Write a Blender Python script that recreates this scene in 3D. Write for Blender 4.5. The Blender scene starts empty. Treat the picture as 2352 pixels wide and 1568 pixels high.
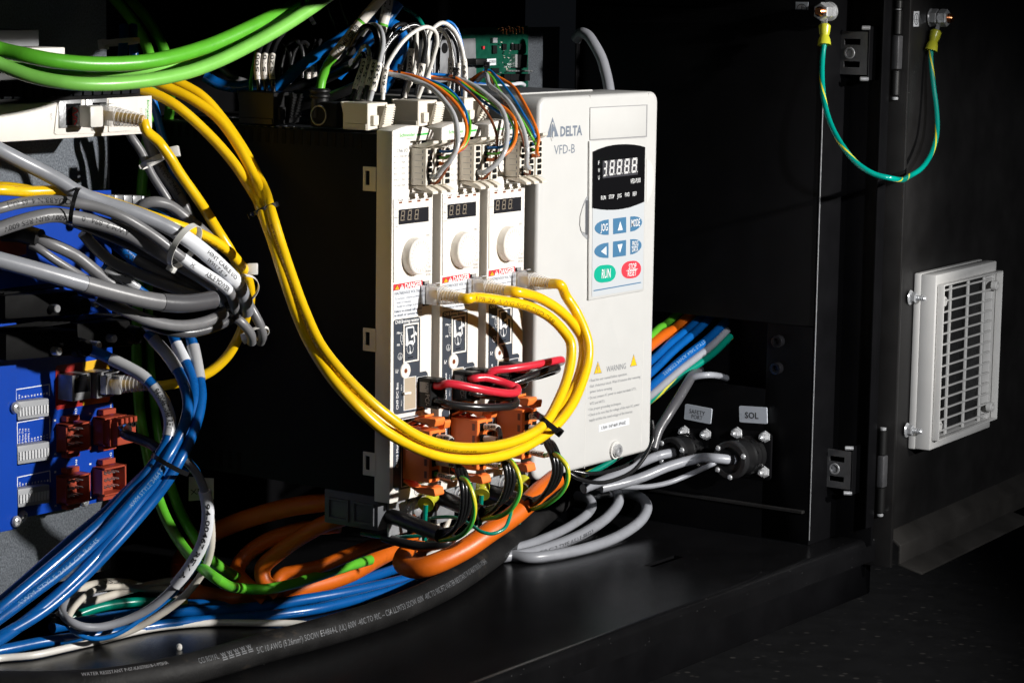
import bpy, bmesh, math, random
from mathutils import Vector, Matrix
random.seed(7)
sc = bpy.context.scene
COL = sc.collection
# ---------------------------------------------------------------- camera
F_PX, CX, CY = 5872.37, 1176.0, 784.0          # focal length and centre in a 2352 x 1568 picture
YAW, PITCH, ROLL = 0.610469, 0.141391, 0.014679
CAM = Vector((-1.406761, -0.964707, 0.338891))
fw = Vector((math.cos(YAW)*math.cos(PITCH), math.sin(YAW)*math.cos(PITCH), -math.sin(PITCH)))
rt = Vector((math.sin(YAW), -math.cos(YAW), 0.0)); up = rt.cross(fw)
RT = math.cos(ROLL)*rt + math.sin(ROLL)*up; UP = -math.sin(ROLL)*rt + math.cos(ROLL)*up; FW = fw
cd = bpy.data.cameras.new('camera'); cam = bpy.data.objects.new('camera', cd); COL.objects.link(cam)
cd.sensor_fit = 'HORIZONTAL'; cd.sensor_width = 36.0; cd.lens = F_PX/2352.0*36.0
cd.clip_start = 0.05; cd.clip_end = 50
m = Matrix((RT, UP, -FW)).transposed().to_4x4(); m.translation = CAM
cam.matrix_world = m; sc.camera = cam
# ---------------------------------------------------------------- world, lamps, exposure
w = bpy.data.worlds.new('World'); sc.world = w; w.use_nodes = True
w.node_tree.nodes['Background'].inputs[0].default_value = (0.55, 0.62, 0.75, 1)
w.node_tree.nodes['Background'].inputs[1].default_value = 0.006
sc.view_settings.view_transform = 'Standard'; sc.view_settings.look = 'None'
sc.view_settings.exposure = 0.0; sc.view_settings.gamma = 1.0
sc.render.engine = 'CYCLES'; sc.cycles.use_denoising = True
sc.cycles.max_bounces = 6; sc.cycles.caustics_reflective = False; sc.cycles.caustics_refractive = False
sc.cycles.sample_clamp_indirect = 6.0
def spot(name, loc, target, power, angle, blend, radius, col):
    l = bpy.data.lights.new(name, 'SPOT'); l.energy = power; l.spot_size = math.radians(angle); l.spot_blend = blend
    l.shadow_soft_size = radius; l.color = col
    o = bpy.data.objects.new(name, l); COL.objects.link(o); o.location = loc
    o.rotation_euler = (Vector(target)-Vector(loc)).to_track_quat('-Z', 'Y').to_euler()
    return o
KEY = spot('key_lamp', (0.17, -1.72, 0.645), (-0.03, 0.02, 0.105), 230, 31, 0.55, 0.024, (1.0, 0.972, 0.93))
FILL = spot('fill_lamp', (-1.9, -1.05, 0.85), (-0.05, 0.05, 0.1), 5.5, 38, 0.8, 0.16, (1.0, 0.975, 0.95))
SIDE = spot('side_lamp', (-0.95, -1.75, 0.65), (0.50, -0.05, 0.0), 118, 16.5, 0.7, 0.035, (0.97, 0.98, 1.0))
# ---------------------------------------------------------------- pixel -> place
def ray(x, y): return RT*((x-CX)/F_PX) + UP*(-(y-CY)/F_PX) + FW
def pd(x, y, d): return CAM + ray(x, y)*d
def on(ax, x, y, c):
    r = ray(x, y); return CAM + r*((c-CAM[ax])/r[ax])
def px(x, y, c): return on(0, x, y, c)
def py(x, y, c): return on(1, x, y, c)
def pz(x, y, c): return on(2, x, y, c)
def depth(P): return (P-CAM).dot(FW)
def pt(t):
    x, y, k = t
    if isinstance(k, str): return on('xyz'.index(k[0]), x, y, float(k[1:]))
    if isinstance(k, Vector): return k
    return pd(x, y, k) if k > 1.0 else py(x, y, k)
XU, YU, ZU = Vector((1,0,0)), Vector((0,1,0)), Vector((0,0,1))
NY = -YU; NX = -XU
# ---------------------------------------------------------------- materials
MATS = {}
def mat(name, col=None, rough=0.45, metal=0.0, var=0.0, vscale=60.0, bump=0.0, bscale=400.0, trans=0.0, coat=0.0, spec=0.5,
        stretch=None, emit=0.0, alpha=1.0):
    if name in MATS: return MATS[name]
    m = bpy.data.materials.new(name); m.use_nodes = True; MATS[name] = m
    nt = m.node_tree; b = nt.nodes['Principled BSDF']
    b.inputs['Base Color'].default_value = (*col, 1); b.inputs['Roughness'].default_value = rough
    b.inputs['Metallic'].default_value = metal; b.inputs['Specular IOR Level'].default_value = spec
    b.inputs['Transmission Weight'].default_value = trans; b.inputs['Coat Weight'].default_value = coat
    b.inputs['Alpha'].default_value = alpha
    if emit:
        b.inputs['Emission Color'].default_value = (*col, 1); b.inputs['Emission Strength'].default_value = emit
    if var or bump:
        tc = nt.nodes.new('ShaderNodeTexCoord'); src = tc.outputs['Object']
        if stretch:
            mp = nt.nodes.new('ShaderNodeMapping'); mp.inputs['Scale'].default_value = stretch
            nt.links.new(src, mp.inputs[0]); src = mp.outputs[0]
    if var:
        n = nt.nodes.new('ShaderNodeTexNoise'); n.inputs['Scale'].default_value = vscale; n.inputs['Detail'].default_value = 6
        nt.links.new(src, n.inputs['Vector'])
        r = nt.nodes.new('ShaderNodeMapRange'); r.inputs['To Min'].default_value = 1-var; r.inputs['To Max'].default_value = 1+var
        r.inputs['From Min'].default_value = 0.25; r.inputs['From Max'].default_value = 0.75
        nt.links.new(n.outputs['Fac'], r.inputs['Value'])
        mx = nt.nodes.new('ShaderNodeVectorMath'); mx.operation = 'SCALE'; mx.inputs[0].default_value = col
        nt.links.new(r.outputs[0], mx.inputs['Scale']); nt.links.new(mx.outputs[0], b.inputs['Base Color'])
        r2 = nt.nodes.new('ShaderNodeMapRange'); r2.inputs['To Min'].default_value = max(0.03, rough*(1-var*1.2)); r2.inputs['To Max'].default_value = min(1, rough*(1+var*1.2))
        nt.links.new(n.outputs['Fac'], r2.inputs['Value']); nt.links.new(r2.outputs[0], b.inputs['Roughness'])
    if bump:
        n2 = nt.nodes.new('ShaderNodeTexNoise'); n2.inputs['Scale'].default_value = bscale; n2.inputs['Detail'].default_value = 3
        nt.links.new(src, n2.inputs['Vector'])
        bp = nt.nodes.new('ShaderNodeBump'); bp.inputs['Strength'].default_value = bump; bp.inputs['Distance'].default_value = 0.001
        nt.links.new(n2.outputs['Fac'], bp.inputs['Height']); nt.links.new(bp.outputs[0], b.inputs['Normal'])
    return m
mat('drive_plastic', (0.80, 0.765, 0.71), 0.42, var=0.03, bump=0.08, bscale=1500)
mat('charcoal_plastic', (0.011, 0.0122, 0.0145), 0.75, var=0.15, bump=0.1, bscale=1200, spec=0.12)
mat('inverter_plastic', (0.565, 0.565, 0.555), 0.40, var=0.02, bump=0.06, bscale=1500)
mat('keypad_film', (0.50, 0.53, 0.56), 0.5, bump=0.05, bscale=2500)
mat('vent_plastic', (0.64, 0.63, 0.61), 0.45, var=0.04, bump=0.06, bscale=1500)
mat('filter_foam', (0.008, 0.008, 0.009), 0.8, var=0.8, vscale=900, bump=1.0, bscale=900)
mat('black_paint', (0.0035, 0.0035, 0.004), 0.38, var=0.25, vscale=30, bump=0.12, bscale=1800, spec=0.07)
mat('door_paint', (0.010, 0.0095, 0.0095), 0.42, var=0.25, vscale=30, bump=0.15, bscale=1500)
mat('navy_film', (0.040, 0.050, 0.068), 0.4, var=0.08)
mat('black_gloss', (0.006, 0.006, 0.007), 0.12)
mat('display_dark', (0.02, 0.02, 0.024), 0.18)
mat('display_grey', (0.05, 0.05, 0.058), 0.3)
mat('segment_lit', (0.62, 0.62, 0.62), 0.4)
mat('segment_unlit', (0.24, 0.20, 0.15), 0.4)
mat('print_white', (0.78, 0.79, 0.80), 0.5)
mat('print_black', (0.015, 0.015, 0.017), 0.5)
mat('print_grey', (0.16, 0.19, 0.24), 0.5)
mat('print_soft', (0.28, 0.28, 0.29), 0.5)
mat('print_faint', (0.20, 0.21, 0.23), 0.5)
mat('print_green', (0.03, 0.45, 0.07), 0.5)
mat('print_red', (0.66, 0.03, 0.045), 0.45)
mat('print_yellow', (0.85, 0.52, 0.01), 0.45)
mat('print_brown', (0.34, 0.17, 0.0), 0.5)
mat('print_dim', (0.16, 0.30, 0.48), 0.5)
mat('print_mid', (0.115, 0.12, 0.13), 0.5)
mat('hinge_paint', (0.006, 0.006, 0.006), 0.4, spec=0.3)
mat('socket_shade', (0.42, 0.35, 0.26), 0.5)  # cream plastic darkened, shade inside the bus socket put into the colour
mat('hood_black', (0.003, 0.003, 0.0032), 0.7, spec=0.12, var=0.3)
mat('lit_door_paint', (0.020, 0.018, 0.016), 0.6, var=0.3, vscale=25, bump=0.06, bscale=1500)  # lighter copy of the door paint: light on flange and lip painted in
mat('key_blue', (0.055, 0.17, 0.31), 0.45)
mat('key_green', (0.0, 0.38, 0.25), 0.45)
mat('key_red', (0.72, 0.045, 0.07), 0.45)
mat('paper_white', (0.72, 0.74, 0.78), 0.5, var=0.03)
mat('label_grey', (0.42, 0.45, 0.50), 0.5, var=0.04)
mat('sleeve_white', (0.74, 0.70, 0.64), 0.45, var=0.04, vscale=200)
mat('yellow_cable', (0.88, 0.54, 0.006), 0.30, var=0.05, vscale=120, bump=0.06, bscale=200, coat=0.2)
mat('green_cable', (0.11, 0.46, 0.03), 0.33, var=0.07, vscale=120, bump=0.08, bscale=300)
mat('lime_cable', (0.22, 0.60, 0.10), 0.33, var=0.07, vscale=120, bump=0.08, bscale=300)
mat('blue_cable', (0.002, 0.085, 0.31), 0.28, var=0.10, vscale=90, bump=0.06, bscale=160, coat=0.12)
mat('bright_blue', (0.004, 0.14, 0.48), 0.28, var=0.06, bump=0.08, bscale=250)
mat('grey_cable', (0.17, 0.17, 0.178), 0.34, var=0.08, vscale=120, bump=0.06, bscale=180, coat=0.08)
mat('pale_grey_cable', (0.27, 0.28, 0.31), 0.32, var=0.07, vscale=120, bump=0.06, bscale=180, coat=0.1)
mat('dark_grey_cable', (0.075, 0.075, 0.082), 0.3, var=0.08, bump=0.08, bscale=240)
mat('white_cable', (0.70, 0.68, 0.64), 0.33, var=0.04, bump=0.06, bscale=300)
mat('ivory_cable', (0.58, 0.54, 0.47), 0.36, var=0.05, bump=0.06, bscale=300)
mat('clear_grey', (0.55, 0.56, 0.58), 0.22, var=0.04, trans=0.25)
mat('orange_cable', (0.62, 0.12, 0.005), 0.42, var=0.08, vscale=80, bump=0.08, bscale=400)
mat('orange_wire', (0.78, 0.17, 0.012), 0.32)
mat('brown_wire', (0.20, 0.055, 0.02), 0.35)
mat('red_wire', (0.62, 0.022, 0.045), 0.28, bump=0.05, bscale=300)
mat('black_wire', (0.012, 0.012, 0.013), 0.24, var=0.1, bump=0.06, bscale=300)
mat('rubber_cable', (0.009, 0.0088, 0.009), 0.6, var=0.35, vscale=45, bump=0.25, bscale=500, spec=0.25)
mat('shrink_tube', (0.013, 0.013, 0.014), 0.36, var=0.2, bump=0.2, bscale=150)
mat('tie_black', (0.01, 0.01, 0.011), 0.22)
mat('tie_white', (0.74, 0.73, 0.70), 0.25)
mat('lug_yellow', (0.62, 0.62, 0.04), 0.25, var=0.12, trans=0.25, bump=0.2, bscale=300)
mat('motor_orange', (0.88, 0.21, 0.04), 0.42, var=0.04, bump=0.06, bscale=1200)
mat('header_red', (0.34, 0.050, 0.022), 0.42, var=0.06)
mat('board_blue', (0.0, 0.045, 0.36), 0.34, var=0.08, vscale=25, bump=0.05, bscale=700)
mat('pcb_green', (0.002, 0.06, 0.035), 0.35, var=0.3, vscale=220)
mat('chip_black', (0.005, 0.005, 0.0055), 0.45, var=0.2, spec=0.3)
mat('steel', (0.66, 0.67, 0.69), 0.22, metal=0.6, var=0.1, vscale=200)
mat('dull_steel', (0.36, 0.365, 0.38), 0.36, metal=0.55, var=0.2, vscale=150, bump=0.2, bscale=500)
mat('alloy', (0.42, 0.43, 0.45), 0.45, metal=0.7, var=0.15, vscale=120, bump=0.1)
mat('bracket_zinc', (0.13, 0.13, 0.137), 0.42, metal=0.7, var=0.15, vscale=120, bump=0.15, bscale=700)
mat('copper', (0.72, 0.28, 0.12), 0.25, metal=1.0)
mat('clear_plastic', (0.80, 0.80, 0.81), 0.08, bump=0.25, bscale=250, coat=1.0, alpha=0.42)
mat('smoke_plastic', (0.30, 0.30, 0.31), 0.15, trans=0.4)
mat('connector_white', (0.74, 0.69, 0.60), 0.45, var=0.03)
mat('block_grey', (0.30, 0.31, 0.33), 0.5, var=0.08)
mat('slot_white', (0.55, 0.56, 0.58), 0.5)
mat('bezel_red', (0.36, 0.012, 0.008), 0.45)
mat('bezel_yellow', (0.75, 0.42, 0.01), 0.45)
mat('foot_grey', (0.085, 0.09, 0.10), 0.5, var=0.12, bump=0.1, bscale=900)
def galv():
    m = mat('galvanised', (0.25, 0.28, 0.32), 0.42, metal=0.75); nt = m.node_tree; b = nt.nodes['Principled BSDF']
    tc = nt.nodes.new('ShaderNodeTexCoord'); n = nt.nodes.new('ShaderNodeTexNoise'); n.inputs['Scale'].default_value = 1100; n.inputs['Detail'].default_value = 3
    n3 = nt.nodes.new('ShaderNodeTexNoise'); n3.inputs['Scale'].default_value = 14; n3.inputs['Detail'].default_value = 3
    mp = nt.nodes.new('ShaderNodeMapping'); mp.inputs['Scale'].default_value = (1, 1, 0.7)
    nt.links.new(tc.outputs['Object'], mp.inputs[0]); nt.links.new(mp.outputs[0], n.inputs['Vector']); nt.links.new(tc.outputs['Object'], n3.inputs['Vector'])
    cr = nt.nodes.new('ShaderNodeValToRGB'); cr.color_ramp.elements[0].position = 0.3; cr.color_ramp.elements[1].position = 0.72
    cr.color_ramp.elements[0].color = (0.14, 0.155, 0.18, 1); cr.color_ramp.elements[1].color = (0.32, 0.355, 0.40, 1)
    mm = nt.nodes.new('ShaderNodeMix'); mm.data_type = 'RGBA'; mm.blend_type = 'MULTIPLY'; mm.inputs[0].default_value = 0.5
    nt.links.new(n.outputs['Fac'], cr.inputs[0]); nt.links.new(cr.outputs[0], mm.inputs[6]); nt.links.new(n3.outputs['Fac'], mm.inputs[7])
    nt.links.new(mm.outputs[2], b.inputs['Base Color'])
    r = nt.nodes.new('ShaderNodeMapRange'); r.inputs['To Min'].default_value = 0.28; r.inputs['To Max'].default_value = 0.58
    nt.links.new(n.outputs['Fac'], r.inputs[0]); nt.links.new(r.outputs[0], b.inputs['Roughness'])
    bp = nt.nodes.new('ShaderNodeBump'); bp.inputs['Strength'].default_value = 0.25; bp.inputs['Distance'].default_value = 0.0004
    nt.links.new(n.outputs['Fac'], bp.inputs['Height']); nt.links.new(bp.outputs[0], b.inputs['Normal'])
galv()
def stained(name, stain, scale, lo, hi):
    """patchy dirt over an existing material"""
    m = MATS[name]; nt = m.node_tree; b = nt.nodes['Principled BSDF']; src = b.inputs['Base Color'].links[0].from_socket
    tc = nt.nodes.new('ShaderNodeTexCoord'); n = nt.nodes.new('ShaderNodeTexNoise'); n.inputs['Scale'].default_value = scale; n.inputs['Detail'].default_value = 9; n.inputs['Roughness'].default_value = 0.72
    nt.links.new(tc.outputs['Object'], n.inputs['Vector'])
    r = nt.nodes.new('ShaderNodeMapRange'); r.inputs['From Min'].default_value = lo; r.inputs['From Max'].default_value = hi; nt.links.new(n.outputs['Fac'], r.inputs[0])
    mm = nt.nodes.new('ShaderNodeMix'); mm.data_type = 'RGBA'; nt.links.new(r.outputs[0], mm.inputs[0]); nt.links.new(src, mm.inputs[6]); mm.inputs[7].default_value = (*stain, 1)
    nt.links.new(mm.outputs[2], b.inputs['Base Color'])
stained('rubber_cable', (0.07, 0.053, 0.036), 22, 0.60, 0.80)
stained('grey_cable', (0.10, 0.095, 0.09), 40, 0.58, 0.85); stained('pale_grey_cable', (0.16, 0.155, 0.15), 40, 0.60, 0.85)
stained('orange_cable', (0.30, 0.08, 0.01), 30, 0.57, 0.80); stained('yellow_cable', (0.55, 0.30, 0.01), 50, 0.60, 0.85); stained('blue_cable', (0.02, 0.05, 0.12), 40, 0.60, 0.85)
stained('inverter_plastic', (0.50, 0.48, 0.44), 18, 0.60, 0.90); stained('drive_plastic', (0.70, 0.65, 0.57), 26, 0.60, 0.90)
stained('vent_plastic', (0.50, 0.485, 0.46), 30, 0.58, 0.85); stained('green_cable', (0.06, 0.26, 0.02), 40, 0.60, 0.85)
def speckled(name, base, speck, scale, size, rough, strength=1.0, stretch=(1,1,1), dens=0.93):
    """base colour with scattered small specks (dust, fibres)"""
    m = mat(name, base, rough, spec=0.3); nt = m.node_tree; b = nt.nodes['Principled BSDF']
    tc = nt.nodes.new('ShaderNodeTexCoord'); mp = nt.nodes.new('ShaderNodeMapping'); mp.inputs['Scale'].default_value = stretch
    nt.links.new(tc.outputs['Object'], mp.inputs[0])
    v = nt.nodes.new('ShaderNodeTexVoronoi'); v.inputs['Scale'].default_value = scale; v.inputs['Randomness'].default_value = 1
    nt.links.new(mp.outputs[0], v.inputs['Vector'])
    lt = nt.nodes.new('ShaderNodeMapRange'); lt.inputs['From Min'].default_value = size; lt.inputs['From Max'].default_value = size*0.5
    nt.links.new(v.outputs['Distance'], lt.inputs[0])
    sp = nt.nodes.new('ShaderNodeSeparateColor'); nt.links.new(v.outputs['Color'], sp.inputs[0])
    gt = nt.nodes.new('ShaderNodeMath'); gt.operation = 'GREATER_THAN'; gt.inputs[1].default_value = dens; nt.links.new(sp.outputs[0], gt.inputs[0])
    ml = nt.nodes.new('ShaderNodeMath'); ml.operation = 'MULTIPLY'; nt.links.new(lt.outputs[0], ml.inputs[0]); nt.links.new(gt.outputs[0], ml.inputs[1])
    m2 = nt.nodes.new('ShaderNodeMath'); m2.operation = 'MULTIPLY'; nt.links.new(ml.outputs[0], m2.inputs[0]); nt.links.new(sp.outputs[1], m2.inputs[1])
    n = nt.nodes.new('ShaderNodeTexNoise'); n.inputs['Scale'].default_value = 35; n.inputs['Detail'].default_value = 6; nt.links.new(tc.outputs['Object'], n.inputs['Vector'])
    mr = nt.nodes.new('ShaderNodeMapRange'); mr.inputs['To Min'].default_value = 0.6; mr.inputs['To Max'].default_value = 1.4; nt.links.new(n.outputs['Fac'], mr.inputs[0])
    vs = nt.nodes.new('ShaderNodeVectorMath'); vs.operation = 'SCALE'; vs.inputs[0].default_value = base; nt.links.new(mr.outputs[0], vs.inputs['Scale'])
    mm = nt.nodes.new('ShaderNodeMix'); mm.data_type = 'RGBA'; nt.links.new(m2.outputs[0], mm.inputs[0]); nt.links.new(vs.outputs[0], mm.inputs[6]); mm.inputs[7].default_value = (*speck, 1)
    nt.links.new(mm.outputs[2], b.inputs['Base Color'])
    r = nt.nodes.new('ShaderNodeMapRange'); r.inputs['To Min'].default_value = rough*0.75; r.inputs['To Max'].default_value = rough*1.3
    nt.links.new(n.outputs['Fac'], r.inputs[0]); nt.links.new(r.outputs[0], b.inputs['Roughness'])
    n2 = nt.nodes.new('ShaderNodeTexNoise'); n2.inputs['Scale'].default_value = 1500; nt.links.new(tc.outputs['Object'], n2.inputs['Vector'])
    bp = nt.nodes.new('ShaderNodeBump'); bp.inputs['Strength'].default_value = 0.12*strength; bp.inputs['Distance'].default_value = 0.001
    nt.links.new(n2.outputs['Fac'], bp.inputs['Height']); nt.links.new(bp.outputs[0], b.inputs['Normal'])
    return m
speckled('pan_paint', (0.0045, 0.0045, 0.005), (0.5, 0.5, 0.52), 420, 0.13, 0.21, dens=0.92)
speckled('carpet', (0.045, 0.044, 0.045), (0.22, 0.20, 0.18), 120, 0.45, 0.9, 6.0, (1, 1, 1), 0.86)
def striped(name, base, stripe, turns, width, rough=0.3):
    """cable with a helical stripe: tube UV is (metres along, turn round)"""
    m = mat(name, base, rough); nt = m.node_tree; b = nt.nodes['Principled BSDF']
    uv = nt.nodes.new('ShaderNodeUVMap'); s = nt.nodes.new('ShaderNodeSeparateXYZ'); nt.links.new(uv.outputs[0], s.inputs[0])
    a = nt.nodes.new('ShaderNodeMath'); a.operation = 'MULTIPLY_ADD'; a.inputs[1].default_value = turns
    nt.links.new(s.outputs[0], a.inputs[0]); nt.links.new(s.outputs[1], a.inputs[2])
    f = nt.nodes.new('ShaderNodeMath'); f.operation = 'FRACT'; nt.links.new(a.outputs[0], f.inputs[0])
    l = nt.nodes.new('ShaderNodeMath'); l.operation = 'LESS_THAN'; l.inputs[1].default_value = width; nt.links.new(f.outputs[0], l.inputs[0])
    mm = nt.nodes.new('ShaderNodeMix'); mm.data_type = 'RGBA'; nt.links.new(l.outputs[0], mm.inputs[0])
    mm.inputs[6].default_value = (*base, 1); mm.inputs[7].default_value = (*stripe, 1); nt.links.new(mm.outputs[2], b.inputs['Base Color'])
striped('earth_strap', (0.0, 0.24, 0.19), (0.62, 0.55, 0.02), 16.0, 0.10, 0.22)
striped('earth_wire', (0.06, 0.42, 0.06), (0.62, 0.58, 0.03), 14.0, 0.28, 0.28)
striped('teal_wire', (0.0, 0.20, 0.14), (0.45, 0.42, 0.03), 10.0, 0.12, 0.28)
striped('blue_white', (0.62, 0.64, 0.68), (0.03, 0.16, 0.55), 10.0, 0.3, 0.3)
# ---------------------------------------------------------------- text
TXT = {}
def text_mesh(body, bold=0.0):
    k = (body, bold)
    if k not in TXT:
        c = bpy.data.curves.new('t', 'FONT'); c.body = body; c.resolution_u = 2; c.offset = bold; c.size = 1.0
        o = bpy.data.objects.new('t', c); me = bpy.data.meshes.new_from_object(o)
        vs = [(v.co.x, v.co.y) for v in me.vertices]; fs = [tuple(p.vertices) for p in me.polygons]
        bpy.data.meshes.remove(me); bpy.data.objects.remove(o); bpy.data.curves.remove(c)
        TXT[k] = (vs, fs, min(v[0] for v in vs), max(v[0] for v in vs))
    return TXT[k]
CAPH = 0.729
_h = text_mesh('H'); CAPH = max(v[1] for v in _h[0])
# ---------------------------------------------------------------- mesh builder
class Frame:
    def __init__(s, o, u, v, w): s.o, s.u, s.v, s.w = Vector(o), Vector(u), Vector(v), Vector(w)
    def __call__(s, a, b, c): return s.o + s.u*a + s.v*b + s.w*c
WORLD = Frame((0,0,0), XU, YU, ZU)
def spline(P, n=8):
    P = [Vector(p) for p in P]
    if len(P) < 3: return P
    Q = [P[0]*2-P[1]] + P + [P[-1]*2-P[-2]]
    out = []
    for i in range(1, len(Q)-2):
        p0, p1, p2, p3 = Q[i-1:i+3]
        t0 = 0; t1 = t0+max(1e-6, (p1-p0).length)**.5; t2 = t1+max(1e-6, (p2-p1).length)**.5; t3 = t2+max(1e-6, (p3-p2).length)**.5
        for k in range(n):
            t = t1+(t2-t1)*k/n
            a1 = p0*((t1-t)/(t1-t0))+p1*((t-t0)/(t1-t0)); a2 = p1*((t2-t)/(t2-t1))+p2*((t-t1)/(t2-t1)); a3 = p2*((t3-t)/(t3-t2))+p3*((t-t2)/(t3-t2))
            b1 = a1*((t2-t)/(t2-t0))+a2*((t-t0)/(t2-t0)); b2 = a2*((t3-t)/(t3-t1))+a3*((t-t1)/(t3-t1))
            out.append(b1*((t2-t)/(t2-t1))+b2*((t-t1)/(t2-t1)))
    out.append(P[-1]); return out
def pxx(P):
    v = P-CAM; return CX+F_PX*v.dot(RT)/v.dot(FW)
class MB:
    def __init__(s): s.v = []; s.f = []; s.uv = []; s.mi = []
    def add(s, vs, fs, mi=0, uv=None):
        n = len(s.v); s.v += [tuple(v) for v in vs]
        for i, f in enumerate(fs):
            s.f.append(tuple(a+n for a in f)); s.mi.append(mi); s.uv.append(uv[i] if uv else None)
        return s
    def box(s, x0, x1, y0, y1, z0, z1, F=WORLD, mi=0):
        vs = [F(x, y, z) for z in (z0, z1) for y in (y0, y1) for x in (x0, x1)]
        return s.add(vs, [(0,2,3,1), (4,5,7,6), (0,1,5,4), (2,6,7,3), (0,4,6,2), (1,3,7,5)], mi)
    def prism(s, poly, off, mi=0):
        """poly: 3D outline, extruded by the vector off"""
        n = len(poly); off = Vector(off)
        vs = list(poly)+[Vector(p)+off for p in poly]
        fs = [tuple(range(n)), tuple(range(2*n-1, n-1, -1))]+[(i, i+n, (i+1) % n+n, (i+1) % n) for i in range(n)]
        return s.add(vs, fs, mi)
    def face(s, poly, mi=0): return s.add(poly, [tuple(range(len(poly)))], mi)
    def ring(s, outer, inner, off, mi=0):
        """frame between two outlines of equal count, with thickness"""
        n = len(outer); off = Vector(off)
        vs = list(outer)+list(inner)+[Vector(p)+off for p in outer]+[Vector(p)+off for p in inner]
        fs = []
        for i in range(n):
            j = (i+1) % n
            fs += [(i, j, j+n, i+n), (i+2*n, i+3*n, j+3*n, j+2*n), (i, i+2*n, j+2*n, j), (i+n, j+n, j+3*n, i+3*n)]
        return s.add(vs, fs, mi)
    def lathe(s, o, axis, prof, n=20, mi=0, ref=None, a0=0.0, a1=None):
        axis = Vector(axis).normalized(); o = Vector(o)
        r = Vector(ref) if ref else (ZU if abs(axis.z) < .9 else XU)
        e1 = (r-axis*r.dot(axis)).normalized(); e2 = axis.cross(e1)
        vs = []; fs = []
        for t, rad in prof:
            for k in range(n):
                a = 2*math.pi*k/n; vs.append(o+axis*t+(e1*math.cos(a)+e2*math.sin(a))*max(rad, 1e-6))
        for i in range(len(prof)-1):
            for k in range(n): fs.append((i*n+k, i*n+(k+1) % n, (i+1)*n+(k+1) % n, (i+1)*n+k))
        fs.append(tuple(range(n-1, -1, -1))); fs.append(tuple(range((len(prof)-1)*n, len(prof)*n)))
        return s.add(vs, fs, mi)
    def tube(s, path, r, n=14, mi=0, smooth=8, taper=None, flat=1.0):
        P = spline(path, smooth) if smooth else [Vector(p) for p in path]
        L = [0.0]
        for i in range(1, len(P)): L.append(L[-1]+(P[i]-P[i-1]).length)
        T = [(P[min(i+1, len(P)-1)]-P[max(i-1, 0)]).normalized() for i in range(len(P))]
        e = (ZU if abs(T[0].z) < .9 else XU); e = (e-T[0]*e.dot(T[0])).normalized()
        vs = []; fs = []; uv = []
        for i, p in enumerate(P):
            e = (e-T[i]*e.dot(T[i])).normalized(); g = T[i].cross(e)
            rr = r*(taper(L[i]/max(L[-1], 1e-9)) if taper else 1)
            for k in range(n):
                a = 2*math.pi*k/n; vs.append(p+(e*math.cos(a)+g*math.sin(a)*flat)*rr)
        for i in range(len(P)-1):
            for k in range(n):
                fs.append((i*n+k, i*n+(k+1) % n, (i+1)*n+(k+1) % n, (i+1)*n+k))
                uv.append(((L[i], k/n), (L[i], (k+1)/n), (L[i+1], (k+1)/n), (L[i+1], k/n)))
        fs.append(tuple(range(n-1, -1, -1))); uv.append(None); fs.append(tuple(range((len(P)-1)*n, len(P)*n))); uv.append(None)
        s.add(vs, fs, mi, uv); s.path = P; s.len = L; s.tan = T; s.r = r
        return s
    def text(s, body, P0, P1, h, nrm=NY, lift=0.0002, mi=0, bold=0.0, fit=True):
        """body set on the baseline P0-P1, capital height h, facing nrm"""
        vs, fs, x0, x1 = text_mesh(body, bold); P0 = Vector(P0); P1 = Vector(P1); u = P1-P0; W = u.length; u = u.normalized()
        nrm = Vector(nrm); v = nrm.cross(u).normalized(); sx = W/(x1-x0) if fit else h/CAPH; sy = h/CAPH
        return s.add([P0+u*((a-x0)*sx)+v*(b*sy)+nrm*lift for a, b in vs], fs, mi)
    def ctext(s, tb, body, s0, s1, h, ang=0.0, mi=0, flip=False, lift=0.00012, bold=0.0):
        """body wrapped on the tube of builder tb between lengths s0 and s1 on the side the reader sees"""
        vs, fs, x0, x1 = text_mesh(body, bold); sx = (s1-s0)/(x1-x0); sy = h/CAPH; out = []
        for a, b in vs:
            q = (a-x0)*sx; q = (s1-q) if flip else (s0+q); hh = (b-CAPH/2)*sy*(-1 if flip else 1)
            i = 0
            while i < len(tb.len)-2 and tb.len[i+1] < q: i += 1
            t = (q-tb.len[i])/max(1e-9, tb.len[i+1]-tb.len[i]); C = tb.path[i].lerp(tb.path[i+1], t); T = tb.tan[i].lerp(tb.tan[i+1], t).normalized()
            n = CAM-C; n = (n-T*n.dot(T)).normalized(); B = n.cross(T)
            an = ang+hh/tb.r; out.append(C+(n*math.cos(an)+B*math.sin(an))*(tb.r+lift))
        return s.add(out, fs, mi)
def root_loc(o):
    while o.parent: o = o.parent
    return o.location.copy()
def bevelled(me, off, seg=2, ang=30):
    bm = bmesh.new(); bm.from_mesh(me); bmesh.ops.remove_doubles(bm, verts=bm.verts, dist=1e-6)
    es = [e for e in bm.edges if len(e.link_faces) == 2 and e.calc_face_angle(0) > math.radians(ang)]
    bmesh.ops.bevel(bm, geom=es, offset=off, segments=seg, profile=0.5, affect='EDGES', clamp_overlap=True)
    bm.to_mesh(me); bm.free()
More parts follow.
